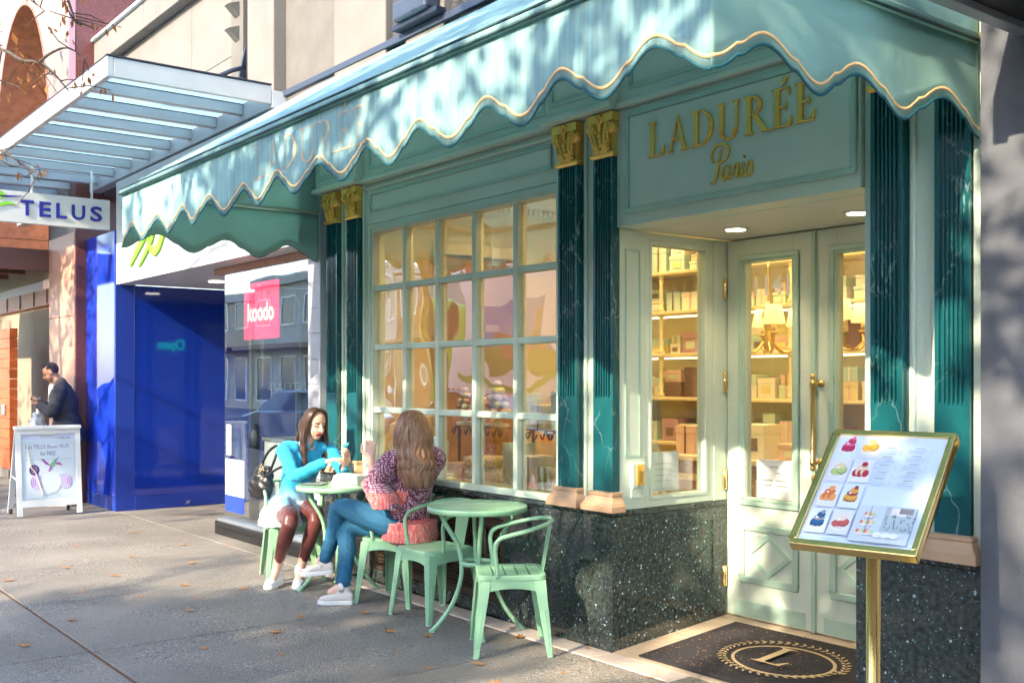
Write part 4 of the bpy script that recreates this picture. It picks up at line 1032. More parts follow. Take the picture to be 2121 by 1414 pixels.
# glass doors at right angles to the street
dr = part('glass_door_screen', ts); DX = -5.70
B('door_rail', 'navy', dr, DX - .03, DX + .03, 0.30, 2.5, 2.50, 2.655); 
for (y0, y1) in ((0.34, 0.98), (1.02, 1.68), (1.72, 2.45)):
    frame_rect(MB(), y0, y1, 0.02, 2.49, 0.09, DX - .025, DX + .025, 'x').build('door_frame', 'navy', dr)
    B('pane', 'glass_telus', dr, DX - .004, DX + .004, y0 + .09, y1 - .09, 0.11, 2.40)
for y_ in (0.90, 1.10): B('door_poster', 'whitefascia', dr, DX - .0085, DX - .006, y_ + (.1 if y_ > 1 else -.4), y_ + (.4 if y_ > 1 else -.1), 0.30, 0.85); MB().tube([(DX - .03, y_, .9), (DX - .09, y_, .93), (DX - .09, y_, 1.42), (DX - .03, y_, 1.45)], 0.014, 8).build('pull_handle', 'steelgrey', dr)
tx = MB()
for y_ in (0.88, 1.58): add_text(tx, 'TELUS', 0.11, (DX - .0055, y_, 1.44), (0, -1, 0), (0, 0, 1), 0, 0.34)
tx.build('door_lettering', 'white', dr)
tx = MB(); add_text(tx, 'Open', 0.22, (DX + .02, 1.60, 1.98), (0, -1, 0), (0, 0, 1), 0.01, 0.40); tx.build('open_sign', 'greenneon', dr)
# shop window
gw = part('shop_window', ts)
B('window_plinth', 'blackgloss', gw, -5.86, -3.60, 0.035, 0.30, 0.0, 0.13, bevel=0.003)
B('plinth_cap', 'steelgrey', gw, -5.84, -3.60, 0.055, 0.30, 0.131, 0.160, bevel=0.003)
for (x0, x1) in ((-5.765, -4.905), (-4.90, -3.86)): MB().box(x0, x1, 0.10, 0.112, 0.161, 2.60).build('pane', 'glass_telus', gw)
B('window_head', 'pinkgranite', gw, -5.95, -3.60, 0.06, 0.25, 2.601, 2.658, bevel=0.003)
B('tiled_pier', 'tilegrey', ts, -3.855, -3.565, 0.06, 0.40, 0.0, 2.66, bevel=0.003)
for i in range(12):
    B('pier_tile', 'tilegrey', ts, -3.853, -3.567, 0.052, 0.0595, 0.005 + i * .215, 0.215 + i * .215, bevel=0.002)
st2 = Decal((-5.74, 0.0985, 0.24), (1, 0, 0), (0, 0, 1))
st2.rect(0, .45, .0, .16, (.02, .06, .55)).rect(0, .45, .161, .52, (.78, .82, .85)); st2.text('We do', 0.07, .05, .36, (.45, .5, .55), .15); st2.text('Business Solutions', .075, .04, .24, (.25, .28, .4), .37)
st2.rect(0.02, .14, .56, .86, (.8, .82, .84)); st2.build('window_sticker', gw)
# inside the phone shop
B('shop_floor', 'pinkstone', ts, -5.66, -3.60, 0.31, 4.0, 0.0, 0.13)
B('shop_back', 'whitefascia', ts, -5.66, -3.60, 3.9, 4.0, 0.13, 2.70)
B('shop_ceiling', 'whitefascia', ts, -5.66, -3.565, 0.31, 4.0, 2.76, 2.80)
B('shop_side', 'tilegrey', ts, -3.62, -3.565, 0.41, 4.0, 0.13, 2.70)
ls_ = E('ceiling_light', 'warm strip light on the phone shop ceiling', 'light', (-4.6, 1.2, 2.74))
B('tube', 'led', ls_, -5.4, -3.8, 1.15, 1.19, 2.70, 2.72); B('batten', 'whitepaint', ls_, -5.42, -3.78, 1.14, 1.20, 2.7205, 2.7595)
l = bpy.data.lights.new('strip_lamp', 'AREA'); l.shape = 'RECTANGLE'; l.size = 1.6; l.size_y = .05; l.energy = 50; l.color = (1, .90, .74)
lo = bpy.data.objects.new('strip_lamp', l); COL.objects.link(lo); lo.location = (0, -.03, -.05); lo.parent = ls_
kp = E('hanging_banner', 'pink square banner with white lettering hanging inside the phone shop window', 'banner', (-5.0, 0.13, 2.2))
B('banner', 'koodo_pink', kp, -5.36, -4.58, 0.128, 0.133, 1.93, 2.47)
tx = MB(); add_text(tx, 'koodo', 0.24, (-5.27, 0.1268, 2.11), (1, 0, 0), (0, 0, 1), 0, .58, bold=.03); tx.build('lettering', 'white', kp)
for x_ in (-5.3, -4.64): MB().tube([(x_, .1305, 2.47), (x_, .1305, 2.60)], .004, 5).build('hanger', 'steelgrey', kp)
cn = E('display_counter', 'pale grey display counter just inside the phone shop window', 'counter', (-5.45, 0.6, 0.13))
B('counter_body', 'whitefascia', cn, -5.60, -5.12, .45, .75, .131, .93, bevel=.006); B('counter_top', 'steelgrey', cn, -5.62, -5.10, .43, .77, .931, .965, bevel=.004)
cn2 = E('white_box_stack', 'stacked white boxes behind the phone shop glass beside the seated woman', 'boxes', (-4.45, .5, .13))
B('lower_box', 'white', cn2, -4.65, -4.25, .4, .7, .131, 1.02, bevel=.006); B('upper_box', 'white', cn2, -4.58, -4.25, .42, .68, 1.021, 1.22, bevel=.006)
# glass canopy
cp = E('glass_canopy', 'white steel and frosted glass canopy projecting over the phone shop', 'canopy', (-8, 0, 4))
CX0, CX1, CY0 = -13.2, -4.12, -1.52
B('front_beam', 'canopypaint', cp, CX0, CX1 - .001, CY0 - .03, CY0 + .02, 3.93, 4.09, bevel=0.006)
B('side_beam', 'canopypaint', cp, CX1 - .05, CX1, CY0 + .021, -0.16, 3.93, 4.085, bevel=0.006)
B('beam_cap', 'navy', cp, CX1 - .056, CX1 + .006, CY0 - .034, -0.16, 4.0905, 4.102)
B('beam_cap', 'navy', cp, CX0, CX1 - .057, CY0 - .034, CY0 + .024, 4.0915, 4.100)
i = 0; x_ = CX1 - 0.60
while x_ > CX0:
    B('purlin', 'canopypaint', cp, x_ - .085, x_, CY0 + .0205, -0.16, 3.955, 4.04, bevel=0.004)
    B('glass_seam', 'black', cp, x_ - .004, x_ + .004, CY0 + .0205, -0.16, 4.041, 4.05)
    x_ -= 0.62
x_ = CX1 - .052
while x_ > CX0 + .6:
    MB().box(x_ - .60, x_, CY0 + .025, -0.16, 4.052, 4.062).build('frosted_pane', 'frost', cp); x_ -= 0.62
B('wall_beam', 'canopypaint', cp, CX0, CX1, -0.158, -0.02, 3.90, 4.05, bevel=0.006)
# hanging blade sign
hs = E('blade_sign', 'white hanging blade sign with blue capitals under the glass canopy', 'sign', (-8.3, -0.9, 3.45))
B('sign_board', 'whitefascia', hs, -8.36, -8.30, -2.10, -0.25, 3.292, 3.64, bevel=0.004)
tx = MB()
yy = -1.23
for ch, w in zip('TELUS', (.155, .135, .125, .16, .145)):
    t = MB(); add_text(t, ch, 0.235, (-8.2995, yy, 3.385), (0, 1, 0), (0, 0, 1), 0.012, w * .92, bold=.022)
    t.build('letter', 'telusblue', hs, bevel=0.0); yy += w + 0.045
bl = MB(); 
def sw2(mb, pts, w):
    P = smooth(pts, 6); n = len(P); v = []
    for i, (a, b) in enumerate(P):
        t = Vector((P[min(i + 1, n - 1)][0] - P[max(i - 1, 0)][0], P[min(i + 1, n - 1)][1] - P[max(i - 1, 0)][1])).normalized()
        ww = w * math.sin(math.pi * (0.1 + 0.85 * i / (n - 1)))
        v += [(-8.292, a - t.y * ww, b + t.x * ww), (-8.292, a + t.y * ww, b - t.x * ww)]
    mb.add(v, [(2 * i, 2 * i + 1, 2 * i + 3, 2 * i + 2) for i in range(n - 1)])
sw2(bl, [(-1.62, 3.40), (-1.5, 3.45), (-1.36, 3.50), (-1.28, 3.49)], 0.018); sw2(bl, [(-1.60, 3.60), (-1.48, 3.62), (-1.40, 3.58), (-1.44, 3.54)], 0.02)
bl.build('logo_stroke', 'limegreen', hs, solid=.004)
b2 = MB(); sw2(b2, [(-1.5, 3.565), (-1.35, 3.575), (-1.20, 3.59)], 0.010); b2.build('logo_stroke', 'telusblue', hs, solid=.004)
for y_ in (-0.45, -1.1): MB().tube([(-8.33, y_, 3.64), (-8.33, y_, 3.96)], 0.015, 8).build('hanger', 'whitepaint', hs)
# ------------------------------------------------------------------ older building with the arch, far left
ob = E('arched_building', 'pale stone building with a red stone arch and pink granite pier', 'building', (-10, -0.3, 0))
OX, OY = -9.44, -0.32
aw_ = MB(); ax, hwid, zs, ht = -12.25, 1.60, 4.60, 2.40
NA = 28; arc_ = [(ax + hwid * math.cos(math.pi * i / NA), zs + ht * math.sin(math.pi * i / NA)) for i in range(NA + 1)]
ring = [(ax + hwid, 3.2)] + arc_ + [(ax - hwid, 3.2)]
outer_r = [(OX - .35, 3.2), (OX - .35, 9.0)]; outer_l = [(-16.5, 9.0), (-16.5, 3.2)]
topz = 9.0
for i in range(NA):
    (a0, b0), (a1, b1) = arc_[i], arc_[i + 1]
    aw_.prism([(a0, OY, b0), (a1, OY, b1), (a1, OY, topz), (a0, OY, topz)], (0, 0.25, 0))
aw_.box(ax + hwid, OX - .002, OY, OY + .25, 3.4, topz); aw_.box(-24, ax - hwid, OY, OY + .25, 3.4, topz)
aw_.box(ax + hwid + .6, OX - .002, OY, OY + .25, 3.0, 3.4)
aw_.build('front_wall', 'pinkwall', ob)
iv = part('arch_lining', ob)
for i in range(NA):
    (a0, b0), (a1, b1) = arc_[i], arc_[i + 1]; k = 1.0
    n0 = Vector((a0 - ax, 0, (b0 - zs) * hwid / ht)).normalized() * 0.10; n1 = Vector((a1 - ax, 0, (b1 - zs) * hwid / ht)).normalized() * 0.10
    if i % 2 == 0:
        j = min(i + 2, NA); (a2, b2) = arc_[j]; n2 = Vector((a2 - ax, 0, (b2 - zs) * hwid / ht)).normalized() * 0.10
        MB().prism([(a0, OY - .012, b0), (a1, OY - .012, b1), (a2, OY - .012, b2), (a2 - n2.x * .3, OY - .012, b2 - n2.z * .3), (a1 - n1.x * .3, OY - .012, b1 - n1.z * .3), (a0 - n0.x * .3, OY - .012, b0 - n0.z * .3)], (0, 0.80, 0)).build('arch_stone', 'archstone', iv, bevel=0.006, seg=1)
for sg_ in (-1, 1):
    for k in range(3): B('arch_stone', 'archstone', iv, ax + sg_ * (hwid - .015) - .015, ax + sg_ * (hwid - .015) + .015, OY - .012, OY + .78, 3.41 + k * .38, 3.41 + k * .38 + .372, bevel=0.006)
B('niche_back', 'yellowwall', ob, -24.0, -9.6, OY + .80, OY + .95, 3.0, 8.0)
MB().tube([(-11.75, OY + .75, 3.4), (-11.35, OY + .75, 5.6), (-11.2, OY + .75, 6.6)], 0.03, 8).tube([(-11.67, OY + .75, 3.4), (-11.27, OY + .75, 5.6)], 0.02, 8).build('niche_pipe', 'steelgrey', ob)
B('side_wall', 'redgranite', ob, OX, OX + .004, OY + .0, OY + 4.2, 3.302, 9.0)
B('side_wall', 'redgranite', ob, OX - .3, OX - .0005, OY - .004, OY + 4.2, 3.0, 9.0)
B('corner_strip', 'redgranite', ob, OX - .002, OX + .012, OY - .002, OY + .12, 0.0, 3.3, bevel=.003)
B('setback_wall', 'stone_grey', ob, OX + .005, OX + 3.5, OY + 4.0, OY + 4.2, 3.3, 9.0)
pr = part('granite_pier', ob)
for k, (z0, z1) in enumerate(((0.0, 1.43), (1.434, 2.35), (2.354, 3.399))):
    B('pier_stone', 'pinkgranite', pr, -10.62, OX - .003, OY - .02, OY + .6, z0, z1, bevel=0.004)
# entrance beside the pier
B('entrance_back', 'beigewall', ob, -26, -10.4, 0.55, 0.65, 0.0, 3.2)
B('entrance_floor', 'pave2', ob, -26, -10.62, -0.16, 1.24, -.06, 0.003)
B('entrance_reveal', 'beigewall', ob, -10.62, -10.60, OY + .6, 0.545, 0.0, 3.2)
wp = part('wooden_post', ob)
for i in range(14): B('board', 'orangewood', wp, -15.2, -13.50, -0.20, -0.08, 0.14 + i * .158, 0.14 + i * .158 + .152, bevel=0.004)
B('post_plinth', 'stone_white', wp, -15.2, -13.48, -0.22, -0.07, 0.0, 0.138)
B('wall_socket', 'steelgrey', wp, -13.95, -13.72, -0.225, -0.20, 0.98, 1.15, bevel=.01)
wb = part('wooden_beam', ob)
B('beam_board', 'orangewood', wb, -15.2, -10.62, -0.30, -0.18, 2.56, 2.78, bevel=0.006)
for x_ in (-13.2, -12.4, -11.6, -10.9): B('beam_clip', 'brownmetal', wb, x_, x_ + .03, -0.312, -0.3005, 2.58, 2.78)
cn3 = part('steel_porch', ob)
B('porch_beam', 'brownmetal', cn3, -16, -10.63, -1.35, -1.20, 3.02, 3.22, bevel=.006)
for x_ in (-15, -14, -13.0, -12.0, -11.0): B('porch_joist', 'brownmetal', cn3, x_, x_ + .1, -1.199, -0.34, 3.05, 3.20, bevel=.006)
B('porch_glass', 'glass_dark', cn3, -16, -10.7, -1.3, -0.34, 3.23, 3.245)
B('transom_panel', 'brownmetal', cn3, -20, -10.63, 0.40, 0.43, 2.82, 3.15)
B('porch_edge', 'brownmetal', cn3, -10.70, -10.63, -1.19, -0.345, 3.0, 3.28, bevel=.006)
# ------------------------------------------------------------------ neighbour on the right
nb = E('grey_stucco_building', 'grey stucco wall at the right edge under a dark canopy', 'building', (2.2, -0.06, 0))
B('stucco_wall', 'stucco_grey', nb, 2.205, 9.0, -0.06, 0.6, 0.0, 7.5, bevel=0.004)
dc = part('dark_canopy', nb)
B('canopy_slab', 'black', dc, 2.42, 9.0, -0.75, -0.062, 2.90, 3.05, bevel=0.004)
B('canopy_trim', 'steelgrey', dc, 2.36, 2.4195, -0.75, -0.062, 2.875, 2.915, bevel=0.004)
B('canopy_trim', 'navy', dc, 2.36, 2.4195, -0.75, -0.062, 2.9155, 3.06, bevel=0.004)
# ------------------------------------------------------------------ cafe tables and chairs
def make_table(cx, cy, rz, label):
    t = E('cafe_table', label, 'table', (cx, cy, 0), rz, group='green bistro tables')
    r0, zt = 0.31, 0.775
    k = dict(world=False)
    rim = MB(); n = 48; v = []
    for rr, zz in ((r0, zt - .034), (r0, zt - .004), (r0 - .004, zt), (r0 - .018, zt), (r0 - .018, zt - .034)):
        for i in range(n): v.append((rr * math.cos(i * 2 * math.pi / n), rr * math.sin(i * 2 * math.pi / n), zz))
    rim.add(v, [(j * n + i, j * n + (i + 1) % n, ((j + 1) % 5) * n + (i + 1) % n, ((j + 1) % 5) * n + i) for j in range(5) for i in range(n)], None, True)
    rim.build('rim', 'greenmetal', t, **k)
    ns = 8; w = 2 * (r0 - .018) / ns
    for i in range(ns):
        a = -(r0 - .018) + i * w + .004; b = a + w - .008; rr = r0 - .0185
        ha = math.sqrt(max(0, rr * rr - a * a)); hb = math.sqrt(max(0, rr * rr - b * b)); pts = []
        for s in range(7):
            x_ = a + (b - a) * s / 6; pts.append((x_, math.sqrt(max(0, rr * rr - x_ * x_)), zt - .006))
        for s in range(6, -1, -1):
            x_ = a + (b - a) * s / 6; pts.append((x_, -math.sqrt(max(0, rr * rr - x_ * x_)), zt - .006))
        MB().prism(pts, (0, 0, 0.005)).build('slat', 'greenmetal', t, **k)
    MB().obox((-r0 + .02, 0.08, zt - .018), (r0 - .02, 0.08, zt - .018), .03, .012).obox((-r0 + .02, -0.08, zt - .018), (r0 - .02, -0.08, zt - .018), .03, .012).build('cross_bar', 'greenmetal', t, **k)
    for i in range(4):
        a = math.pi / 4 + i * math.pi / 2; c, s = math.cos(a), math.sin(a)
        prof = smooth([(0.235, zt - .03), (0.195, 0.66), (0.125, 0.54), (0.098, 0.42), (0.105, 0.31), (0.150, 0.18), (0.225, 0.07), (0.280, 0.012)], 5)
        MB().tube([(c * r_, s * r_, z_) for r_, z_ in prof], 0.0145, 10).lathe([(0.020, 0.0), (0.020, 0.014), (0.013, 0.022)], (c * .280, s * .280, 0), 10).build('leg', 'greenmetal', t, **k)
    rg_ = MB(); rg_.tube([(0.098 * math.cos(i * .3927), 0.098 * math.sin(i * .3927), 0.42) for i in range(16)], 0.012, 8, closed=True, flat=1.3); rg_.build('brace_ring', 'greenmetal', t, **k)
    return t
make_table(-2.550, -0.360, R(20), 'round green slatted table between the two seated women')
make_table(-0.888, -0.300, R(15), 'empty round green slatted table nearest the entrance')
def make_chair(cx, cy, rz, label, across=False):
    """front is local -y"""
    c = E('cafe_chair', label, 'chair', (cx, cy, 0), rz, group='green metal armchairs')
    k = dict(world=False); zs = 0.455; hw, hd = 0.185, 0.180
    def rr(hw, hd, r_, n=5):
        pts = []
        for (sx, sy, a0) in ((1, 1, 0), (-1, 1, 90), (-1, -1, 180), (1, -1, 270)):
            for i in range(n + 1):
                a = R(a0 + 90 * i / n); pts.append((sx * (hw - r_) + r_ * math.cos(a), sy * (hd - r_) + r_ * math.sin(a)))
        return pts
    out = rr(hw + .012, hd + .012, .05); inn = rr(hw - .014, hd - .014, .035)
    n = len(out); v = [(x_, y_, zs - .026) for x_, y_ in out] + [(x_, y_, zs - .004) for x_, y_ in out] + [(x_ * .985, y_ * .985, zs) for x_, y_ in out] + [(x_, y_, zs) for x_, y_ in inn] + [(x_, y_, zs - .012) for x_, y_ in inn] + [(x_, y_, zs - .026) for x_, y_ in inn]
    m = MB(); m.add(v, [(j * n + i, j * n + (i + 1) % n, ((j + 1) % 6) * n + (i + 1) % n, ((j + 1) % 6) * n + i) for j in range(6) for i in range(n)], None, False); m.build('seat_rim', 'greenmetal', c, **k)
    w = 2 * (hw - .014) / 5
    for i in range(5):
        a = -(hw - .014) + i * w + (.005 if i else 0); b = -(hw - .014) + (i + 1) * w - (.005 if i < 4 else 0); e = hd - .016
        if i in (0, 4): e -= .012
        m = MB()
        if across: m.box(-e, e, a, b, zs - .010, zs - .003)
        else: m.box(a, b, -e, e, zs - .010, zs - .003)
        m.build('seat_slat', 'greenmetal', c, bevel=.002, seg=1, **k)
    # apron with a shallow arch on each side
    for sx, sy, L_ in ((0, -1, hw), (0, 1, hw), (1, 0, hd), (-1, 0, hd)):
        m = MB(); P = []
        for i in range(13):
            t = -1 + 2 * i / 12; P.append((t * (L_ + .004), zs - .075 - .035 * (abs(t) ** 2.2)))
        pts = [(a, b) for a, b in P] + [(L_, zs - .027), (-L_, zs - .027)]
        if sy: m.prism([(a, sy * (hd + .004), b) for a, b in pts], (0, -sy * .006, 0))
        else: m.prism([(sx * (hw + .004), a, b) for a, b in pts], (-sx * .006, 0, 0))
        m.build('apron', 'greenmetal', c, **k)
    # folded sheet legs with a pressed groove
    for sx in (-1, 1):
        for sy in (-1, 1):
            m = MB(); top = Vector((sx * (hw + .006), sy * (hd + .006), zs - .03)); ft = Vector((sx * (hw + .042), sy * (hd + .042), 0.0))
            wt, wb = 0.066, 0.030
            for ax in (0, 1):
                dv = Vector((-sx, 0, 0)) if ax == 0 else Vector((0, -sy, 0)); nv = Vector((0, -sy, 0)) if ax == 0 else Vector((-sx, 0, 0))
                g0, g1 = 0.38, 0.86
                def pt(f, s_): return top.lerp(ft, f) + dv * ((wt + (wb - wt) * f) * s_)
                m.prism([pt(0, 0), pt(0, 1), pt(1, 1), pt(1, 0)], nv * .006)
                m.prism([pt(g0, .34) - nv * .004, pt(g0, .66) - nv * .004, pt(g1, .68) - nv * .004, pt(g1, .32) - nv * .004], nv * .0038)
            m.build('leg', 'greenmetal', c, bevel=.0015, seg=1, **k)
            MB().lathe([(0.014, 0.0), (0.016, .012)], (ft.x - sx * .012, ft.y - sy * .012, 0), 8).build('foot_pad', 'mint_dark', c, **k)
    # one bent tube: arm, back rail, arm
    pts = smooth([(-hw - .012, -0.085, zs - .012), (-hw - .022, -0.088, zs + .03), (-hw - .030, -0.100, zs + .155), (-hw - .030, -0.075, zs + .205), (-hw - .030, -0.02, zs + .225), (-hw - .022, 0.09, zs + .252), (-hw + .030, 0.185, zs + .275), (-0.07, 0.235, zs + .285),
                  (0.07, 0.235, zs + .285), (hw - .030, 0.185, zs + .275), (hw + .022, 0.09, zs + .252), (hw + .030, -0.02, zs + .225), (hw + .030, -0.075, zs + .205), (hw + .030, -0.100, zs + .155), (hw + .022, -0.088, zs + .03), (hw + .012, -0.085, zs - .012)], 5)
    MB().tube(pts, 0.0125, 10).build('arm_tube', 'greenmetal', c, **k)
    sp = MB(); a = [(-.055, hd + .002, zs - .02), (.055, hd + .002, zs - .02), (.075, 0.232, zs + .280), (-.075, 0.232, zs + .280)]
    sp.prism(a, (0, .005, 0)); sp.build('back_splat', 'greenmetal', c, bevel=.002, **k)
    return c
make_chair(-0.430, -0.400, R(-33), 'empty green metal armchair at the front, turned sideways to the street', True)
make_chair(-1.400, -0.265, R(2), 'empty green metal armchair between the seated woman and the front table')
make_chair(-1.960, -0.210, R(-62), 'green metal armchair carrying the woman in the patterned blouse')
make_chair(-3.230, -0.400, R(72), 'green metal armchair carrying the woman in the blue shirt')
# ------------------------------------------------------------------ things on the table
bx = E('takeaway_box', 'white paper takeaway box with slanted sides on the table', 'box', (-2.56, -0.26, 0.776), R(25))
m = MB(); m.add([(-.12, -.075, 0), (.12, -.075, 0), (.12, .075, 0), (-.12, .075, 0), (-.105, -.06, .055), (.105, -.06, .055), (.105, .06, .055), (-.105, .06, .055)], [(0, 3, 2, 1), (4, 5, 6, 7), (0, 1, 5, 4), (1, 2, 6, 5), (2, 3, 7, 6), (3, 0, 4, 7)])
m.build('box_body', 'white', bx, bevel=.004, world=False)
m = MB(); m.add([(-.108, -.063, .056), (.108, -.063, .056), (.108, .063, .056), (-.108, .063, .056), (-.085, -.045, .072), (.085, -.045, .072), (.085, .045, .072), (-.085, .045, .072)], [(0, 3, 2, 1), (4, 5, 6, 7), (0, 1, 5, 4), (1, 2, 6, 5), (2, 3, 7, 6), (3, 0, 4, 7)])
m.build('lid', 'white', bx, bevel=.003, world=False)
ph = E('tablet', 'thin dark tablet lying at the near edge of the table', 'tablet', (-2.655, -0.50, 0.776), R(35))
B('case', 'black', ph, -.085, .085, -.055, .055, 0.0, .007, bevel=.002, world=False); B('screen', 'steelgrey', ph, -.078, .078, -.049, .049, .0072, .0085, world=False)
sgz = E('spectacles', 'folded black spectacles lying by the tablet on the table', 'glasses', (-2.745, -0.475, 0.776), R(-20))
m = MB()
for s_ in (-1, 1):
    m.tube([(s_ * .036 + .028 * math.cos(a * .52), 0, .022 + .019 * math.sin(a * .52)) for a in range(12)], .0025, 6, closed=True); m.tube([(s_ * .064, 0, .028), (s_ * .066, .05, .025), (s_ * .030, .115, .006)], .0025, 6)
m.tube([(-.009, 0, .026), (0, -.003, .030), (.009, 0, .026)], .0025, 6); m.build('frame', 'black', sgz, world=False)
# ------------------------------------------------------------------ menu stand
ms_ = E('menu_stand', 'polished brass menu stand with tilted lit menu board in the foreground', 'menu stand', (2.12, -0.66, 0))
Rz = Matrix.Rotation(0.192, 3, 'Z'); Rx = Matrix.Rotation(-0.789, 3, 'X'); RR = Rz @ Rx
bc = Vector((2.136, -0.687, 1.143)); ex = RR @ Vector((1, 0, 0)); ez = RR @ Vector((0, 0, 1)); nn_ = ex.cross(ez)       # nn_ points out of the board face? checked below
if nn_.y > 0: nn_ = -nn_
Wm, Hm = 0.47, 0.575
def bpt(u, w, d): return bc + ex * u + ez * w + nn_ * d
fr = MB(); t_ = 0.026
for (u0, u1, w0, w1) in ((-Wm / 2, Wm / 2, -Hm / 2, -Hm / 2 + t_), (-Wm / 2, Wm / 2, Hm / 2 - t_, Hm / 2), (-Wm / 2, -Wm / 2 + t_, -Hm / 2 + t_, Hm / 2 - t_), (Wm / 2 - t_, Wm / 2, -Hm / 2 + t_, Hm / 2 - t_)):
    fr.prism([bpt(u0, w0, -.030), bpt(u1, w0, -.030), bpt(u1, w1, -.030), bpt(u0, w1, -.030)], nn_ * .042)
fr.build('board_frame', 'brass', ms_, bevel=.005)
MB().prism([bpt(-Wm / 2 + t_, -Hm / 2 + t_, -.028), bpt(Wm / 2 - t_, -Hm / 2 + t_, -.028), bpt(Wm / 2 - t_, Hm / 2 - t_, -.028), bpt(-Wm / 2 + t_, Hm / 2 - t_, -.028)], nn_ * .030).build('board_back', 'whitepaint', ms_)
pw, phh = Wm - 2 * t_, Hm - 2 * t_
D = Decal(bpt(-pw / 2, -phh / 2, .0022), ex, ez, 0.00012)
if (D.n - nn_).length > .1: D.n = nn_
bgc = (.66, .76, .90); D.rect(0, pw, 0, phh, bgc)
def cell(i, j): return 0.012 + i * 0.088, phh - 0.10 - j * 0.126
cake = [((.55, .03, .12), (.75, .15, .30)), ((.85, .45, .05), (.95, .70, .25)), ((.45, .60, .22), (.75, .62, .38)), ((.80, .62, .45), (.45, .03, .06)), ((.70, .18, .05), (.85, .35, .12)), ((.80, .40, .08), (.35, .05, .06)), ((.02, .10, .25), (.30, .28, .35)), ((.60, .12, .10), (.85, .70, .60))]
for j in range(4):
    for i in range(2):
        x_, z_ = cell(i, j); a, b = cake[j * 2 + i]
        D.rect(x_, x_ + .080, z_ - .012, z_ + .100, ((.70, .78, .88), (.72, .72, .80), (.78, .78, .84))[(i + j) % 3])
        D.e(x_ + .040, z_ + .024, .034, .017, (.84, .84, .88)); D.e(x_ + .040, z_ + .027, .028, .013, (.66, .62, .68))
        a2 = tuple(q_ * .6 for q_ in a)
        if (i + j) % 3 == 0: D.e(x_ + .040, z_ + .034, .027, .018, a2); D.e(x_ + .040, z_ + .042, .026, .016, a); D.e(x_ + .042, z_ + .058, .022, .013, b); D.e(x_ + .046, z_ + .072, .016, .015, a); D.e(x_ + .050, z_ + .086, .008, .010, b)
        elif (i + j) % 3 == 1: D.e(x_ + .028, z_ + .038, .020, .017, a); D.e(x_ + .052, z_ + .044, .021, .020, a2); D.e(x_ + .050, z_ + .048, .018, .016, a); D.e(x_ + .042, z_ + .066, .017, .015, b); D.e(x_ + .030, z_ + .058, .011, .010, b)
        else:
            for q_ in range(5): D.e(x_ + .020 + q_ * .010, z_ + .034 + (q_ % 2) * .008, .012, .018, a if q_ % 2 else b)
            D.e(x_ + .042, z_ + .062, .022, .013, a); D.e(x_ + .046, z_ + .078, .012, .012, b)
        for q_ in range(4): D.e(x_ + .018 + q_ * .014, z_ + .020, .003, .003, b)
        D.e(x_ + .034, z_ + .058, .006, .004, (.95, .88, .80))
x_, z_ = 0.19, 0.012
D.rect(x_, pw - .02, z_, z_ + .165, (.60, .66, .74)); D.rect(x_ + .10, pw - .02, z_ + .05, z_ + .165, (.44, .52, .56)); D.rect(x_ + .12, pw - .05, z_ + .125, z_ + .160, (.78, .74, .76)); D.rect(x_ + .15, pw - .03, z_ + .135, z_ + .16, (.25, .22, .26))
rm = random.Random(5)
for i in range(30): 
    u, w = x_ + .11 + rm.random() * .10, z_ + .05 + rm.random() * .07; D.p([(u, w), (u + .006, w + .003), (u + .001, w + .014)], (.16, .25, .27))
for zz, rr_ in ((.035, .034), (.075, .028), (.112, .020)):
    D.e(x_ + .05, z_ + zz, rr_, .008, (.86, .84, .86))
    for q in range(6): D.e(x_ + .05 - rr_ * .75 + q * rr_ * .3, z_ + zz + .009, rr_ * .17, .009, ((.75, .2, .2), (.85, .6, .3), (.5, .65, .35))[q % 3])
D.rect(x_ + .0485, x_ + .0515, z_ + .03, z_ + .16, (.3, .3, .35))
for q in range(3): D.e(x_ + .10 + q * .03, z_ + .03, .016, .012, (.86, .87, .9))
for c_, (tx0, tx1) in enumerate(((.19, .275), (.300, .385))):
    zz = phh - .075
    for b_ in range(5):
        D.rect(tx0 + .02, tx1 - .03, zz, zz + .0035, (.26, .30, .36)); zz -= .010
        for l_ in range(rm.choice([2, 3, 4])):
            D.rect(tx0, tx1 - rm.uniform(.012, .035), zz, zz + .0022, (.40, .45, .54)); D.rect(tx1 - .006, tx1, zz, zz + .0022, (.40, .45, .54)); zz -= .0068
        zz -= .010
D.text('LADURÉE', .028, .235, phh - .040, (.45, .45, .50), .085)
D.build('menu_print', ms_, 'print')
pst = MB(); pc = bpt(0, -0.03, -.03)
pst.lathe([(0.17, 0.0), (0.17, .012), (0.05, .022), (0.026, .03), (0.026, 1.02)], (pc.x, pc.y, 0), 28); pst.build('post', 'brass', ms_)
B('post_clamp', 'brass', ms_, pc.x - .05, pc.x + .05, pc.y - .03, pc.y + .03, 1.0, 1.04, bevel=.005)
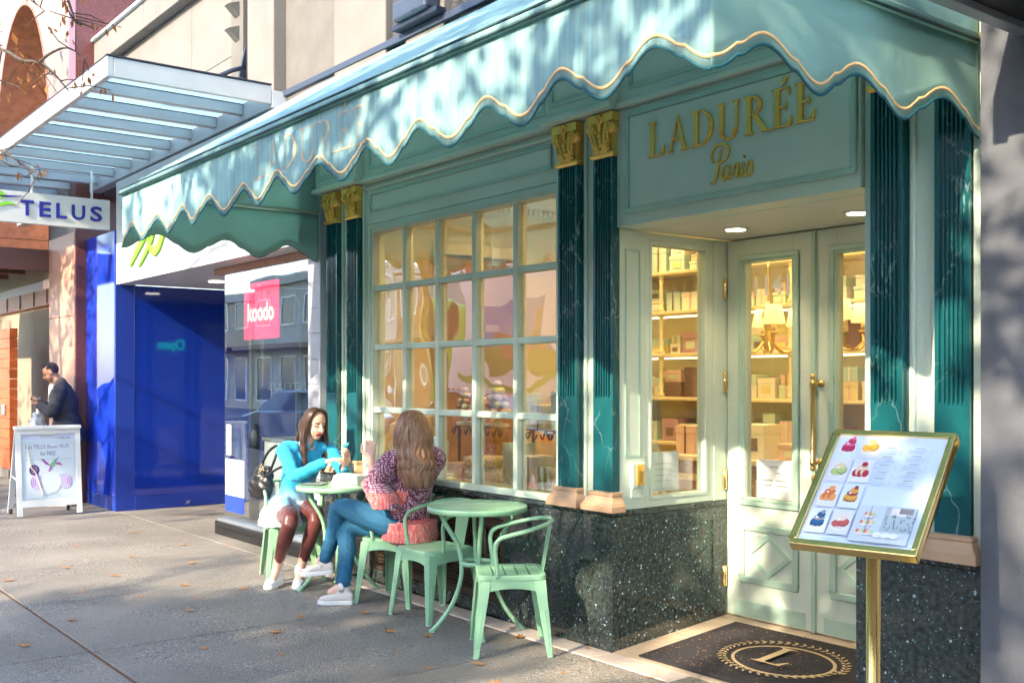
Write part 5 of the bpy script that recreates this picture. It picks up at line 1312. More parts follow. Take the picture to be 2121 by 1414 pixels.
# ------------------------------------------------------------------ door mat
dm_ = E('door_mat', 'dark mat with a gold laurel wreath and monogram in the entrance', 'mat', (0.7, 0.5, 0.04))
slope = 0.086 / .97
def fl(x_, y_, d=0.0): return (x_, y_, 0.0055 + slope * y_ + d)
MB().prism([fl(0.17, 0.04), fl(1.56, 0.04), fl(1.56, 0.86), fl(0.17, 0.86)], (0, 0, .008)).build('mat_pile', 'mat_black', dm_, bevel=.003)
D = Decal((0, 0, 0.0145), (1, 0, 0), Vector((0, 1, slope)), 0.0002); D.n = Vector((0, 0, 1)); gc = (.52, .38, .20)
ecx, ecy, erx, ery = 0.83, 0.46, 0.30, 0.22
D.ring(ecx, ecy, erx, ery, .018, gc, n=48)
for i in range(46):
    a = 2 * math.pi * i / 46 + .05; s_ = 1 if math.cos(a) > 0 else -1
    for sd in (-1, 1):
        c_ = (ecx + (erx + .045) * math.cos(a), ecy + (ery + .045) * math.sin(a)); tg = (-math.sin(a), math.cos(a)); no_ = (math.cos(a), math.sin(a))
        sg2 = 1 if math.sin(a) > -2 and (a % (2 * math.pi)) < math.pi else 1
        tip = (c_[0] + tg[0] * .034 + no_[0] * sd * .026, c_[1] + tg[1] * .034 + no_[1] * sd * .026); mid = (c_[0] + tg[0] * .016 + no_[0] * sd * .020, c_[1] + tg[1] * .016 + no_[1] * sd * .020)
        m2 = (c_[0] + tg[0] * .024 + no_[0] * sd * .006, c_[1] + tg[1] * .024 + no_[1] * sd * .006)
        D.p([c_, m2, tip, mid], gc)
pcs, _ = serif('L')
for p in pcs: D.p([(ecx - .11 + a * .30, ecy - .13 + b * .26) for a, b in p], gc)
o = D.build('wreath_print', dm_, 'printmatte')
rc = random.Random(9)
m = MB()
for i in range(420):
    x_ = rc.gauss(.55, .28); y_ = rc.uniform(.05, .84)
    if not .18 < x_ < 1.55: continue
    s_ = rc.uniform(.002, .007); a = rc.random() * 3.14; p = fl(x_, y_, .0105 + rc.random() * .002)
    m.add([(p[0] + math.cos(a) * s_, p[1] + math.sin(a) * s_, p[2]), (p[0] - math.sin(a) * s_ * .4, p[1] + math.cos(a) * s_ * .4, p[2] + .002), (p[0] - math.cos(a) * s_, p[1] - math.sin(a) * s_, p[2])], [(0, 1, 2)])
o = m.build('leaf_crumbs', 'crumb'); tag(o, 'crumbled dry leaf bits scattered on the dark mat', 'leaf litter', kind='stuff')
# ------------------------------------------------------------------ A-frame board
af = E('sandwich_board', 'white A-frame board on castors with a pale blue poster', 'sandwich board', (-8.40, -0.90, 0))
for s_, nm in ((1, 'front'), (-1, 'rear')):
    m = MB(); x_t, x_b = -8.42, -8.42 + s_ * 0.11 if s_ > 0 else -8.75
    def ap(f, y_, d=0.0): return Vector((x_t + (x_b - x_t) * (1 - f) + d, y_, 0.02 + 0.96 * f))
    dx = .028 * (1 if s_ > 0 else -1)
    for y_ in (-1.26, -0.62): m.prism([ap(0, y_), ap(0, y_ + .055), ap(1, y_ + .055), ap(1, y_)], (dx, 0, 0))
    for f0, f1 in ((0.10, .18), (.945, 1.0)): m.prism([ap(f0, -1.205), ap(f0, -.62), ap(f1, -.62), ap(f1, -1.205)], (dx, 0, 0))
    m.build('frame', 'whitepaint', af, bevel=.004)
    if s_ > 0:
        MB().prism([ap(.18, -1.204, .004), ap(.18, -.621, .004), ap(.945, -.621, .004), ap(.945, -1.204, .004)], (.012, 0, 0)).build('backing', 'steelgrey', af)
        o0 = ap(.185, -1.20, .0168); e1 = Vector((0, 1, 0)); e2 = (ap(1, 0) - ap(0, 0)); hh = e2.length; e2.normalize()
        D = Decal(o0, e1, e2, .0002); PW, PH = .575, .755 * hh
        D.rect(0, PW, 0, PH, (.56, .66, .76)); D.rect(0.02, PW - .02, .02, PH - .12, (.62, .71, .79)); D.rect(0, PW, PH - .05, PH, (.55, .58, .78))
        D.text('Get TELUS Boost Wi-Fi', .062, .04, PH - .16, (.14, .12, .30), .47); D.text('for FREE.', .070, .20, PH - .24, (.10, .08, .26), .17); D.text('TELUS', .034, .40, PH - .055, (.12, .12, .22), .12)
        D.rect(.03, .54, PH - .285, PH - .280, (.45, .5, .6)); D.e(.13, PH - .40, .055, .060, (.10, .03, .20), 24)
        for q in range(4): D.rect(.10, .16, PH - .43 + q * .02, PH - .424 + q * .02, (.4, .35, .5))
        for sg3 in (-1, 1):
            D.e(.31 + sg3 * .15, .19, .075, .085, (.55, .48, .74), 20)
            for q in range(3): D.ring(.31 + sg3 * .135, .19, .045 + q * .020, .05 + q * .022, .006, (.32, .10, .45), -.7 if sg3 > 0 else math.pi - .7, .7 if sg3 > 0 else math.pi + .7)
        D.p(ell(.31, .19, .105, .13, 24), (.64, .71, .76))
        hb_ = [((.33, .385), (.30, .36), (.285, .33), (.31, .345)), ((.33, .385), (.36, .40), (.385, .43), (.345, .41))]
        D.p([(.28, .40), (.23, .45), (.20, .45), (.25, .39), (.31, .37)], (.30, .08, .35)); D.p([(.34, .40), (.40, .41), (.44, .37), (.38, .38)], (.42, .12, .38)); D.p([(.29, .34), (.34, .37), (.365, .42), (.345, .44), (.30, .39)], (.20, .42, .25)); D.p([(.275, .30), (.30, .31), (.32, .36), (.30, .37)], (.35, .10, .42)); D.p([(.35, .43), (.405, .48), (.362, .42)], (.05, .18, .35))
        D.rect(.22, .40, .045, .050, (.4, .45, .55)); D.build('poster', af)
        tp = smooth([(.20, PH - .02), (.30, PH + .0), (.40, PH - .05)], 5); tp2 = smooth([(.06, PH - .10), (.09, PH - .35), (.14, .30), (.22, .03)], 5)
        tw = MB()
        for tt in (tp, tp2): tw.tube([o0 + e1 * a + e2 * b + D.n * .008 for a, b in tt], .0045, 6)
        tw.build('twine', 'cream', af)
B('top_bar', 'whitepaint', af, -8.475, -8.37, -1.27, -0.555, 0.981, 1.02, bevel=.006)
MB().tube([(-8.38, -1.25, .42), (-8.60, -1.25, .45)], .01, 6).build('spreader', 'whitepaint', af)
for y_ in (-1.23, -.60): MB().lathe([(0.028, y_ - .010), (0.028, y_ + .010)], (-8.752, 0, .028), 12, 'y').box(-8.765, -8.735, y_ - .015, y_ + .015, .03, .06).build('castor', 'black', af)
# ------------------------------------------------------------------ fallen leaves
lf = []
for kx in range(3):
    m = MB(); r_ = random.Random(40 + kx); pts = []
    for i in range(14):
        a = 2 * math.pi * i / 14; rad = (0.042 if i % 2 == 0 else 0.022) * r_.uniform(.8, 1.15); pts.append((rad * math.cos(a) * 1.15, rad * math.sin(a) * .8, .004 + .012 * r_.random() * (i % 2 == 0)))
    m.add([(0, 0, .006)] + pts, [(0, i + 1, (i + 1) % 14 + 1) for i in range(14)]); m.tube([(0.03, 0, .005), (.075, .01, .010)], .0012, 4)
    lf.append(m)
lm = [None] * 3
rl = random.Random(77)
LMK = [('by the sandwich board', -8, -1.0), ('in the phone shop recess', -6.8, .6), ('before the phone shop window', -5.3, -.4), ('left of the two women', -4.2, -.9), ('at the feet of the seated women', -2.6, -.9), ('under the front table', -.9, -.4), ('in front of the front chair', -.3, -1.0), ('by the entrance step', .3, -.4), ('on the open slabs near the kerb side', -3.0, -2.1), ('on the slabs before the tables', -1.6, -1.5), ('on the slabs before the recess', -6.0, -1.4)]
spots = [(-7.2, -1.0), (-6.4, -.6), (-5.9, -1.3), (-5.3, -.5), (-4.9, -1.1), (-4.7, -1.7), (-4.3, -.8), (-4.1, -1.5), (-3.9, -.35), (-3.6, -1.9), (-3.4, -1.2), (-3.2, -1.6), (-2.9, -1.3), (-2.7, -2.2), (-2.5, -1.5), (-2.2, -2.6), (-1.9, -1.0), (-1.6, -1.3), (-1.5, -1.8), (-1.2, -.75), (-1.1, -1.5), (-.95, -.62), (-.8, -.1), (-.75, -.95), (-.6, -.2), (-.5, -.05), (-.35, -1.0), (-.25, -.75), (-.05, -1.4), (.15, -.5), (.3, -1.1), (.1, -.9), (-6.8, .5), (-6.2, .9), (-7.4, .3), (-5.0, -.2), (-6.0, -.1), (-4.4, -2.2), (-3.0, -.9), (.5, -.2), (-1.75, -.6), (-5.6, -1.8), (-.15, .3 - .35), (-6.6, -1.5)]
for i, (x_, y_) in enumerate(spots):
    k_ = i % 3
    if lm[k_] is None: o = lf[k_].build('fallen_leaf', 'leafground', None, world=False); lm[k_] = o
    else: o = lm[k_].copy(); COL.objects.link(o)
    o.location = (x_, y_, .003); o.rotation_euler = (0, 0, rl.random() * 6.28); s_ = rl.uniform(.5, 1.15); o.scale = (s_, s_, s_)
    nm_ = min(LMK, key=lambda q: (q[1] - x_) ** 2 + (q[2] - y_) ** 2)[0]
    tag(o, '%s dry orange leaf on the pavement %s' % ('large' if s_ > .95 else ('small' if s_ < .72 else 'curled'), nm_), 'leaf', 'fallen leaves on the pavement')
# ------------------------------------------------------------------ street trees, vehicles and houses across the road (seen in the glass, casting the dappled shade)
def tree_meshes(seed, height, spread, clear, nleaf, lsize, lmat):
    r_ = random.Random(seed); br = MB(); tips = []
    def grow(p, d, L_, rad, lev):
        n = 4 if lev < 2 else 3; pts = [p.copy()]; q = p.copy(); dd = d.copy()
        for i in range(n):
            dd = (dd + Vector((r_.uniform(-1, 1), r_.uniform(-1, 1), r_.uniform(-.3, .6))) * (0.10 + .06 * lev)).normalized(); q = q + dd * L_ / n; pts.append(q.copy())
        br.tube(pts, [rad * (1 - .5 * i / n) for i in range(n + 1)], 8 if lev == 0 else (5 if lev < 3 else 3))
        if lev >= 2: tips.extend(pts[1:])
        if lev >= 4: return
        nb_ = (5, 4, 4, 3)[lev]
        for i in range(nb_):
            f = r_.uniform(.55, 1.0) if lev else r_.uniform(.72, 1.0); a = r_.random() * 6.28; k = min(n - 1, int(f * n)); base = pts[k].lerp(pts[k + 1], f * n - k if f < 1 else 1)
            out = Vector((math.cos(a), math.sin(a), 0)); nd = (dd * .55 + out * spread * r_.uniform(.6, 1.1) + Vector((0, 0, .25))).normalized()
            grow(base, nd, L_ * r_.uniform(.55, .75) if lev else height * .30 * r_.uniform(.8, 1.1), rad * .48, lev + 1)
    grow(Vector((0, 0, -.05)), Vector((0, 0, 1)), clear, height * .016 + .03, 0)
    lv = MB()
    for i in range(nleaf):
        c = r_.choice(tips) + Vector((r_.gauss(0, .14), r_.gauss(0, .14), r_.gauss(0, .12))); s_ = lsize * r_.uniform(.6, 1.3)
        u = Vector((r_.gauss(0, 1), r_.gauss(0, 1), r_.gauss(0, .6))).normalized(); w = u.orthogonal().normalized(); w.rotate(Quaternion(u, r_.random() * 6.28))
        lv.add([c - u * s_, c + w * s_ * .55, c + u * s_, c - w * s_ * .55], [(0, 1, 2, 3)])
    return br, lv
def fast(mb, name, mat, parent):
    me = bpy.data.meshes.new(name); me.from_pydata([tuple(q) for q in mb.v], [], mb.f); me.materials.append(MATS[mat]); me.update()
    o = bpy.data.objects.new(name, me); COL.objects.link(o); o.parent = parent; return o
def tree(loc, rz, label, br=None, lv=None, lmat='leafdry', src=None, s=1.0):
    if src is None:
        t = E('street_tree', label, 'tree', loc, rz, group='street trees'); fast(br, 'trunk', 'bark', t); fast(lv, 'crown', lmat, t)
    else:
        t = copy_tree(src); t.location = loc; t.rotation_euler = (0, 0, rz); t['label'] = label
    t.scale = (s, s, s); return t
nb1, nl1 = tree_meshes(5, 8.5, .95, 3.9, 5000, .080, 'leafdry')
t1 = tree((-9.2, -4.9, 0), 0.4, 'kerbside tree with few dry orange leaves left of the view', nb1, nl1)
t2 = tree((-0.2, -4.95, 0), 2.1, 'kerbside tree opposite the cafe window casting shade on the awning', src=t1)
t3 = tree((3.4, -5.3, 0), 4.0, 'kerbside tree to the right behind the viewer', src=t1)
t3b = tree((-19.5, -4.9, 0), 5.2, 'kerbside tree far left before the arched building', src=t1)
nb2, nl2 = tree_meshes(12, 10.5, .85, 3.2, 5600, .105, 'leafgreen')
zz_ = sorted(v[2] for v in nl2.v); SF = 9.2 / zz_[int(len(zz_) * .95)]; print('far tree scale', SF, zz_[int(len(zz_) * .05)] * SF)
f1 = tree((-6.3, -15.6, 0), 0.0, 'leafy tree on the far pavement facing the cafe', nb2, nl2, 'leafgreen', s=SF)
for i, (x_, rz_, lab) in enumerate(((-12.5, 1.3, 'leafy tree on the far pavement facing the phone shop'), (-0.6, 2.6, 'leafy tree on the far pavement facing the entrance'), (-18.7, 3.4, 'leafy tree on the far pavement facing the arched building'), (5.2, 4.4, 'leafy tree on the far pavement to the right'))):
    tree((x_, -15.6, 0), rz_, lab, src=f1, s=SF)
# the low branches of the left tree that hang into view
ov = [[(-9.1, -4.85, 3.5), (-7.2, -3.9, 4.0), (-5.6, -3.0, 4.3), (-4.74, -2.6, 4.21), (-3.76, -2.4, 3.89), (-3.13, -2.4, 3.66), (-2.68, -2.4, 3.54), (-2.34, -2.4, 3.39), (-2.03, -2.4, 3.22)],
      [(-2.68, -2.4, 3.54), (-2.34, -2.42, 3.51), (-2.07, -2.4, 3.48), (-1.86, -2.38, 3.39), (-1.69, -2.4, 3.31)],
      [(-5.6, -3.0, 4.3), (-3.9, -2.6, 4.35), (-2.94, -2.4, 4.1), (-2.2, -2.4, 3.86), (-1.95, -2.4, 3.65), (-1.81, -2.42, 3.56), (-1.58, -2.4, 3.47)],
      [(-9.0, -4.8, 3.0), (-6.8, -3.6, 3.4), (-5.2, -2.8, 3.42), (-4.39, -2.4, 3.32), (-3.76, -2.4, 3.17), (-3.36, -2.4, 3.05), (-2.94, -2.4, 2.91), (-2.7, -2.4, 2.84)],
      [(-2.94, -2.4, 4.1), (-2.76, -2.42, 3.95), (-2.56, -2.4, 3.83)], [(-3.71, -2.4, 3.87), (-3.71, -2.42, 3.68), (-3.54, -2.4, 3.6), (-3.2, -2.4, 3.5)]]
bb_ = MB(); ll_ = MB(); ro_ = random.Random(31)
def leaflet(c, s_):
    u = Vector((ro_.gauss(0, .5), ro_.gauss(0, .5), -1)).normalized(); w = u.orthogonal().normalized(); w.rotate(Quaternion(u, ro_.random() * 6.28))
    ll_.add([c, c + u * s_ + w * s_ * .4, c + u * s_ * 2.0, c + u * s_ - w * s_ * .4], [(0, 1, 2, 3)])
for i, p in enumerate(ov):
    P = smooth(p, 5); n = len(P); r0_ = (.022, .010, .016, .016, .007, .007)[i]
    bb_.tube(P, [max(.0025, r0_ * (1 - .85 * k / n)) for k in range(n)], 6)
    for k in range(n // 2, n):
        if ro_.random() < .55:
            c = Vector(P[k]); d = Vector((ro_.uniform(-.3, 1), ro_.gauss(0, .6), ro_.uniform(-.8, .5))).normalized(); L_ = ro_.uniform(.10, .28)
            q = [c, c + d * L_ * .5 + Vector((0, 0, ro_.uniform(-.03, .03))), c + d * L_]
            bb_.tube(q, [.004, .003, .0018], 4)
            if ro_.random() < .62:
                for z in range(ro_.randint(2, 7)): leaflet(c + d * L_ * ro_.uniform(.5, 1.05) + Vector((ro_.gauss(0, .025), ro_.gauss(0, .025), ro_.gauss(0, .02))), ro_.uniform(.016, .032))
def localise(mb, t):
    inv = t.matrix_basis.inverted(); mb.v = [tuple(inv @ Vector(q)) for q in mb.v]
bpy.context.view_layer.update()
localise(bb_, t1); localise(ll_, t1)
fast(bb_, 'overhanging_branch', 'bark', t1); fast(ll_, 'branch_leaves', 'leafdry', t1)
# delivery truck
tk = E('delivery_truck', 'white box truck with lime green end and printed side, waiting in the street', 'truck', (-12.5, -10, -.13))
B('cargo_box', 'truckwhite', tk, -15.0, -9.4, -11.3, -9.0, 1.15, 3.75, bevel=.03)
B('end_panel', 'limegreen', tk, -16.1, -15.005, -11.25, -9.05, .95, 3.3, bevel=.15)
D = Decal((-15.0, -8.995, 1.15), (1, 0, 0), (0, 0, 1), .002); D.n = Vector((0, 1, 0))
D.rect(1.3, 3.1, .55, 2.0, (.16, .34, .66)).rect(1.3, 3.1, .55, .95, (.20, .34, .10)).rect(1.9, 2.6, .75, 1.3, (.42, .24, .14)).rect(1.5, 2.2, 1.35, 1.6, (.7, .74, .8)).rect(2.7, 3.0, .9, 1.8, (.28, .22, .18)).line([(.9, .5), (1.6, .25), (2.6, .3), (3.4, .8)], .14, (.20, .48, .10))
for i in range(14): D.rect(i * .4 + .02, i * .4 + .2, .03, .12, (.7, .03, .03))
D.rect(3.9, 5.2, 1.9, 2.1, (.35, .35, .4)); D.rect(3.9, 5.0, 1.2, 1.28, (.6, .45, .4)); D.build('side_print', tk)
B('chassis', 'black', tk, -15.9, -9.4, -11.0, -9.3, .55, 1.14)
B('cab', 'truckwhite', tk, -9.38, -7.7, -11.2, -9.1, .45, 2.6, bevel=.18); B('cab_window', 'blackgloss', tk, -8.9, -8.0, -9.099, -9.09, 1.55, 2.3)
for x_ in (-14.4, -13.4, -8.5):
    for y_ in (-9.2, -11.1): MB().lathe([(0.30, y_ - .13), (0.48, y_ - .13), (0.50, y_), (0.48, y_ + .13), (0.30, y_ + .13)], (x_, 0, .37), 20, 'y').build('wheel', 'black', tk)
M('carblue', (.03, .12, .32), .15, coat=.8); M('cargrey', (.10, .10, .11), .15, coat=.8); M('carred', (.5, .02, .02), .25)
def car(x_, y_, mat, label):
    c = E('parked_car', label, 'car', (x_, y_, -.13), group='cars parked along the kerb')
    prof = [(-2.15, .35), (-2.2, .62), (-2.1, .86), (-1.35, .98), (-.65, 1.42), (.85, 1.44), (1.55, 1.02), (2.1, .92), (2.2, .6), (2.1, .35)]
    m = MB(); v = []
    for y in (-.86, -.80, .80, .86):
        k = .94 if abs(y) > .83 else 1.0
        for a, b in prof: v.append((a, y * (1 if b < 1.1 else .82), .35 + (b - .35) * (1 if abs(y) < .83 else (1 if b < 1.1 else .97))))
    n = len(prof); f = []
    for j in range(3):
        for i in range(n): f.append((j * n + i, j * n + (i + 1) % n, (j + 1) * n + (i + 1) % n, (j + 1) * n + i))
    f += [list(range(n))[::-1], list(range(3 * n, 4 * n))]; m.add(v, f); m.build('body', mat, c, bevel=.05, world=False)
    for s_ in (-1, 1):
        MB().prism([(-1.2, s_ * .865, 1.0), (-.62, s_ * .72, 1.38), (.78, s_ * .72, 1.39), (1.35, s_ * .865, 1.03)], (0, s_ * .012, 0)).build('side_window', 'blackgloss', c, world=False)
        for xx in (-1.35, 1.35):
            MB().lathe([(0.20, -.11), (0.33, -.11), (.335, 0), (0.33, .11), (.20, .11)], (xx, s_ * .80, .335), 20, 'y').build('wheel', 'black', c, world=False)
            MB().lathe([(0.05, -.115), (0.20, -.10), (0.20, .10), (.05, .115)], (xx, s_ * .81, .335), 12, 'y').build('rim', 'steelgrey', c, world=False)
        MB().box(2.05, 2.19, s_ * .7 - .15, s_ * .7 + .15, .70, .84).build('tail_light', 'carred', c, world=False)
car(-10.4, -6.75, 'cargrey', 'dark grey car parked at the near kerb left of the cafe')
car(-17.0, -6.75, 'carblue', 'blue car parked at the near kerb far to the left')
car(1.5, -13.1, 'carblue', 'blue car parked at the far kerb facing the entrance')
car(-5.5, -13.1, 'cargrey', 'dark grey car parked at the far kerb')
np_ = E('no_stopping_sign', 'white no-stopping sign on a steel post at the kerb', 'sign', (-9.6, -5.0, 0))
MB().tube([(-9.6, -5.0, 0), (-9.6, -5.0, 2.35)], .03, 10).build('post', 'steelgrey', np_)
B('plate', 'whitepaint', np_, -9.76, -9.44, -4.968, -4.960, 1.85, 2.33, bevel=.003)
D = Decal((-9.44, -4.958, 1.85), (-1, 0, 0), (0, 0, 1), .001); D.ring(.16, .31, .12, .12, .025, (.6, .02, .03)).line([(.08, .23), (.24, .39)], .025, (.6, .02, .03)).rect(.05, .27, .06, .10, (.1, .1, .1)); D.build('print', np_)
# houses across the road
M('brickred', (.30, .12, .08), .85, var=.2, vscale=6); M('concretepale', (.48, .46, .42), .85, var=.1); M('sandstone', (.45, .36, .25), .85, var=.1); M('winglass', (.05, .07, .09), .08)
specs = [(-62, -48, 6.2, 'sandstone', 'sandstone house across the road far to the left'), (-47.9, -34.1, 6.8, 'concretepale', 'pale concrete house across the road beyond the brick one'), (-34, -21, 6.4, 'brickred', 'red brick house across the road on the left'), (-20.9, -10, 5.6, 'concretepale', 'pale concrete shop block across the road'), (-9.9, 1, 6.8, 'sandstone', 'sandstone house across the road facing the cafe'), (1.1, 12, 5.8, 'concretepale', 'pale concrete block across the road on the right'), (12.1, 26, 6.6, 'brickred', 'red brick house across the road on the right')]
for (x0, x1, h, mt, lab) in specs:
    hb = E('house_opposite', lab, 'building', ((x0 + x1) / 2, -19.2, 0), group='houses across the road')
    B('wall', mt, hb, x0, x1, -28, -19.0, 0, h); B('cornice', 'concretepale', hb, x0, x1, -18.999, -18.75, h - .5, h - .1, bevel=.03); B('shop_canopy', 'brownmetal', hb, x0 + .3, x1 - .3, -18.998, -17.6, 3.0, 3.2)
    w = None; n = int((x1 - x0) / 2.4)
    for z_ in (0.4, 4.2, 6.6):
        if z_ > h - 1.9: continue
        for i in range(n):
            xc = x0 + (i + .5) * (x1 - x0) / n; hh = 2.3 if z_ < 1 else 1.5
            ww = part('window', hb); frame_rect(MB(), xc - .85, xc + .85, z_, z_ + hh, .08, -18.997, -18.93).build('frame', 'whitepaint', ww)
            MB().box(xc - .77, xc + .77, -18.98, -18.96, z_ + .08, z_ + hh - .08).build('pane', 'winglass', ww)
# ------------------------------------------------------------------ people
M('skin', (0.72, 0.45, 0.33), 0.5, attr=True, spec=0.35)
M('hair_dark', (0.060, 0.030, 0.020), 0.38, var=0.5, vscale=60, vstretch=(1, 1, 0.08))
M('hair_brown', (0.27, 0.135, 0.075), 0.38, var=0.5, vscale=50, vstretch=(1, 1, 0.08))
M('hair_black', (0.035, 0.030, 0.028), 0.45, var=0.4, vscale=80)
M('cloth', (1, 1, 1), 0.8, attr=True, bump=0.25, bscale=220, sheen=0.2)
M('jeans', (0.012, 0.105, 0.205), 0.8, var=0.22, vscale=7, bump=0.25, bscale=320)
M('leatherette', (0.120, 0.034, 0.030), 0.33, var=0.2, vscale=6, bump=0.15, bscale=18, bdist=0.01)
M('coat', (0.040, 0.040, 0.048), 0.85, var=0.12, vscale=40, bump=0.2, bscale=200)
M('shoe_white', (0.72, 0.74, 0.76), 0.55); M('shoe_cream', (0.66, 0.60, 0.56), 0.7); M('sole', (0.78, 0.78, 0.76), 0.5)
M('sock', (0.60, 0.36, 0.32), 0.8); M('sock_blue', (0.35, 0.55, 0.75), 0.8); M('bagblack', (0.015, 0.015, 0.018), 0.4); M('plasticbag', (0.80, 0.80, 0.80), 0.35, trl=.3); M('redstring', (.6, .03, .03), .6)
M('turquoise', (0.03, 0.42, 0.42), .5); M('phone_silver', (.55, .56, .58), .25, .5); M('lace', (.8, .8, .78), .7); M('trouser_dark', (.03, .033, .045), .8, var=.1)
def remesh(mb, name, mat, parent, voxel, it=2, colfn=None, disp=None):
    me = bpy.data.meshes.new('tmp'); me.from_pydata([tuple(p) for p in mb.v], [], mb.f)
    bm = bmesh.new(); bm.from_mesh(me); bmesh.ops.remove_doubles(bm, verts=bm.verts, dist=1e-6); bmesh.ops.recalc_face_normals(bm, faces=bm.faces); bm.to_mesh(me); bm.free()
    o = bpy.data.objects.new('tmp', me); COL.objects.link(o)
    md = o.modifiers.new('r', 'REMESH'); md.mode = 'VOXEL'; md.voxel_size = voxel; md.adaptivity = 0
    m2 = bpy.data.meshes.new_from_object(o.evaluated_get(bpy.context.evaluated_depsgraph_get()))
    bpy.data.objects.remove(o); bpy.data.meshes.remove(me)
    bm = bmesh.new(); bm.from_mesh(m2)
    for _ in range(it): bmesh.ops.smooth_vert(bm, verts=bm.verts, factor=0.5, use_axis_x=True, use_axis_y=True, use_axis_z=True)
    bm.normal_update()
    if disp:
        for v in bm.verts: v.co += v.normal * disp(v.co)
    off = parent.location
    cols = [colfn(v.co) for v in bm.verts] if colfn else None
    for v in bm.verts: v.co -= off
    bm.to_mesh(m2); bm.free()
    m2.name = name; m2.materials.clear(); m2.materials.append(MATS[mat])
    m2.polygons.foreach_set('use_smooth', [True] * len(m2.polygons))
    if cols:
        ca = m2.color_attributes.new('Col', 'FLOAT_COLOR', 'POINT'); d = []
        for c in cols: d += [c[0], c[1], c[2], 1.0]
        ca.data.foreach_set('color', d)
    r_ = bpy.data.objects.new(name, m2); COL.objects.link(r_); r_.parent = parent; return r_
def limb(mb, pts, rad, n=12):
    P = smooth([tuple(p) + (r_,) for p, r_ in zip([tuple(q) for q in pts], rad)], 4) if len(pts) > 2 else [tuple(p) + (r_,) for p, r_ in zip(pts, rad)]
    mb.tube([q[:3] for q in P], [q[3] for q in P], n)
    mb.ball(P[0][:3], P[0][3] * .98, 10, 8); mb.ball(P[-1][:3], P[-1][3] * .98, 10, 8)
def loft(mb, rings, n=22, ex=2.4):
    v = []
    for c, a, b in rings:
        c = Vector(c); a = Vector(a); b = Vector(b)
        for k in range(n):
            t = 2 * math.pi * k / n; ct, st = math.cos(t), math.sin(t)
            v.append(c + a * math.copysign(abs(ct) ** (2 / ex), ct) + b * math.copysign(abs(st) ** (2 / ex), st))
    m = len(rings); f = [(i * n + k, i * n + (k + 1) % n, (i + 1) * n + (k + 1) % n, (i + 1) * n + k) for i in range(m - 1) for k in range(n)]
    f += [list(range(n))[::-1], list(range((m - 1) * n, m * n))]; mb.add(v, f)
def torso(mb, J, infl=0.0, hem=0.10, flare=0.0, top=True, wk=1.0, low=False):
    P, C, N = Vector(J['pel']), Vector(J['chest']), Vector(J['neck']); sd = (Vector(J['rsh']) - Vector(J['lsh'])).normalized()
    hs_ = (Vector(J['rhip']) - Vector(J['lhip'])).normalized(); up = (C - P).normalized()
    f0 = hs_.cross(up).normalized(); f1 = sd.cross((N - C).normalized()).normalized(); fm = (f0 + f1).normalized() if f0.dot(f1) > 0 else f1; sm_ = (hs_ + sd).normalized()
    g = lambda c, s_, f_, w, d: (c, s_ * (w * wk + infl), f_ * (d * wk + infl))
    R_ = [g(P - up * hem, hs_, f0, .165 + flare, .135 + flare), g(P - up * hem * .3, hs_, f0, .172 + flare * .5, .135 + flare * .5), g(P + up * .06, hs_, f0, .155, .118), g(P.lerp(C, .55), sm_, fm, .128, .100), g(C, sd, f1, .148, .118)]
    if low: R_ += [g(C.lerp(N, .5), sd, f1, .158, .108), g(C.lerp(N, .70), sd, f1, .135, .088), g(C.lerp(N, .84) - f1 * .012, sd, f1, .080, .060)]
    elif top: R_ += [g(C.lerp(N, .5), sd, f1, .158, .108), g(C.lerp(N, .78), sd, f1, .130, .085), g(C.lerp(N, .95), sd, f1, .075, .065), g(N, sd, f1, .055, .055)]
    loft(mb, R_)
def head(mb, hc, f, u, neck):
    hc = Vector(hc); f = Vector(f).normalized(); u = (Vector(u) - f * Vector(u).dot(f)).normalized(); s = f.cross(u)
    rot = Matrix((s, f, u)).transposed()
    def L(a, b, c): return hc + s * a + f * b + u * c
    mb.ball(L(0, -.014, .028), (.074, .092, .086), 20, 14, rot); mb.ball(L(0, .024, -.030), (.058, .062, .080), 18, 12, rot)
    mb.ball(L(0, .050, -.090), (.027, .024, .020), 12, 8, rot); mb.ball(L(.030, .040, -.035), (.028, .030, .034), 12, 8, rot); mb.ball(L(-.030, .040, -.035), (.028, .030, .034), 12, 8, rot)
    limb(mb, [L(0, .078, .020), L(0, .092, -.004), L(0, .100, -.022)], [.008, .0095, .0125], 8)
    for q in (-1, 1): mb.ball(L(q * .010, .088, -.024), (.009, .010, .008), 8, 6, rot)
    mb.ball(L(0, .078, -.052), (.024, .012, .007), 10, 6, rot); mb.ball(L(0, .076, -.062), (.020, .012, .008), 10, 6, rot)
    for q in (-1, 1):
        mb.ball(L(q * .074, -.010, .000), (.009, .018, .030), 10, 8, rot); mb.ball(L(q * .030, .060, .028), (.022, .014, .009), 10, 6, rot)
    N = Vector(neck); limb(mb, [L(0, -.022, -.045), (L(0, -.022, -.10) + N) / 2, N], [.052, .050, .060])
    return L, (s, f, u, hc)
def skin_col(fr, base, lips, brow, beard=None):
    s, f, u, hc = fr; dk = tuple(c * .30 for c in brow)
    def fn(p):
        d = p - hc; a, b, c = abs(d.dot(s)), d.dot(f), d.dot(u)
        if d.length > .16: return base
        if b > .055:
            if a < .024 and -.070 < c < -.046: return lips
            if .014 < a < .050 and .024 + .004 * (a > .03) < c < .035: return brow
            if .016 < a < .044 and -.004 < c < .007: return dk
            if beard and (c < -.035): return beard
            if .018 < a < .050 and -.040 < c < -.014: return (base[0], base[1] * .88, base[2] * .86)
        if beard and c < -.045 and b > .0: return beard
        return base
    return fn
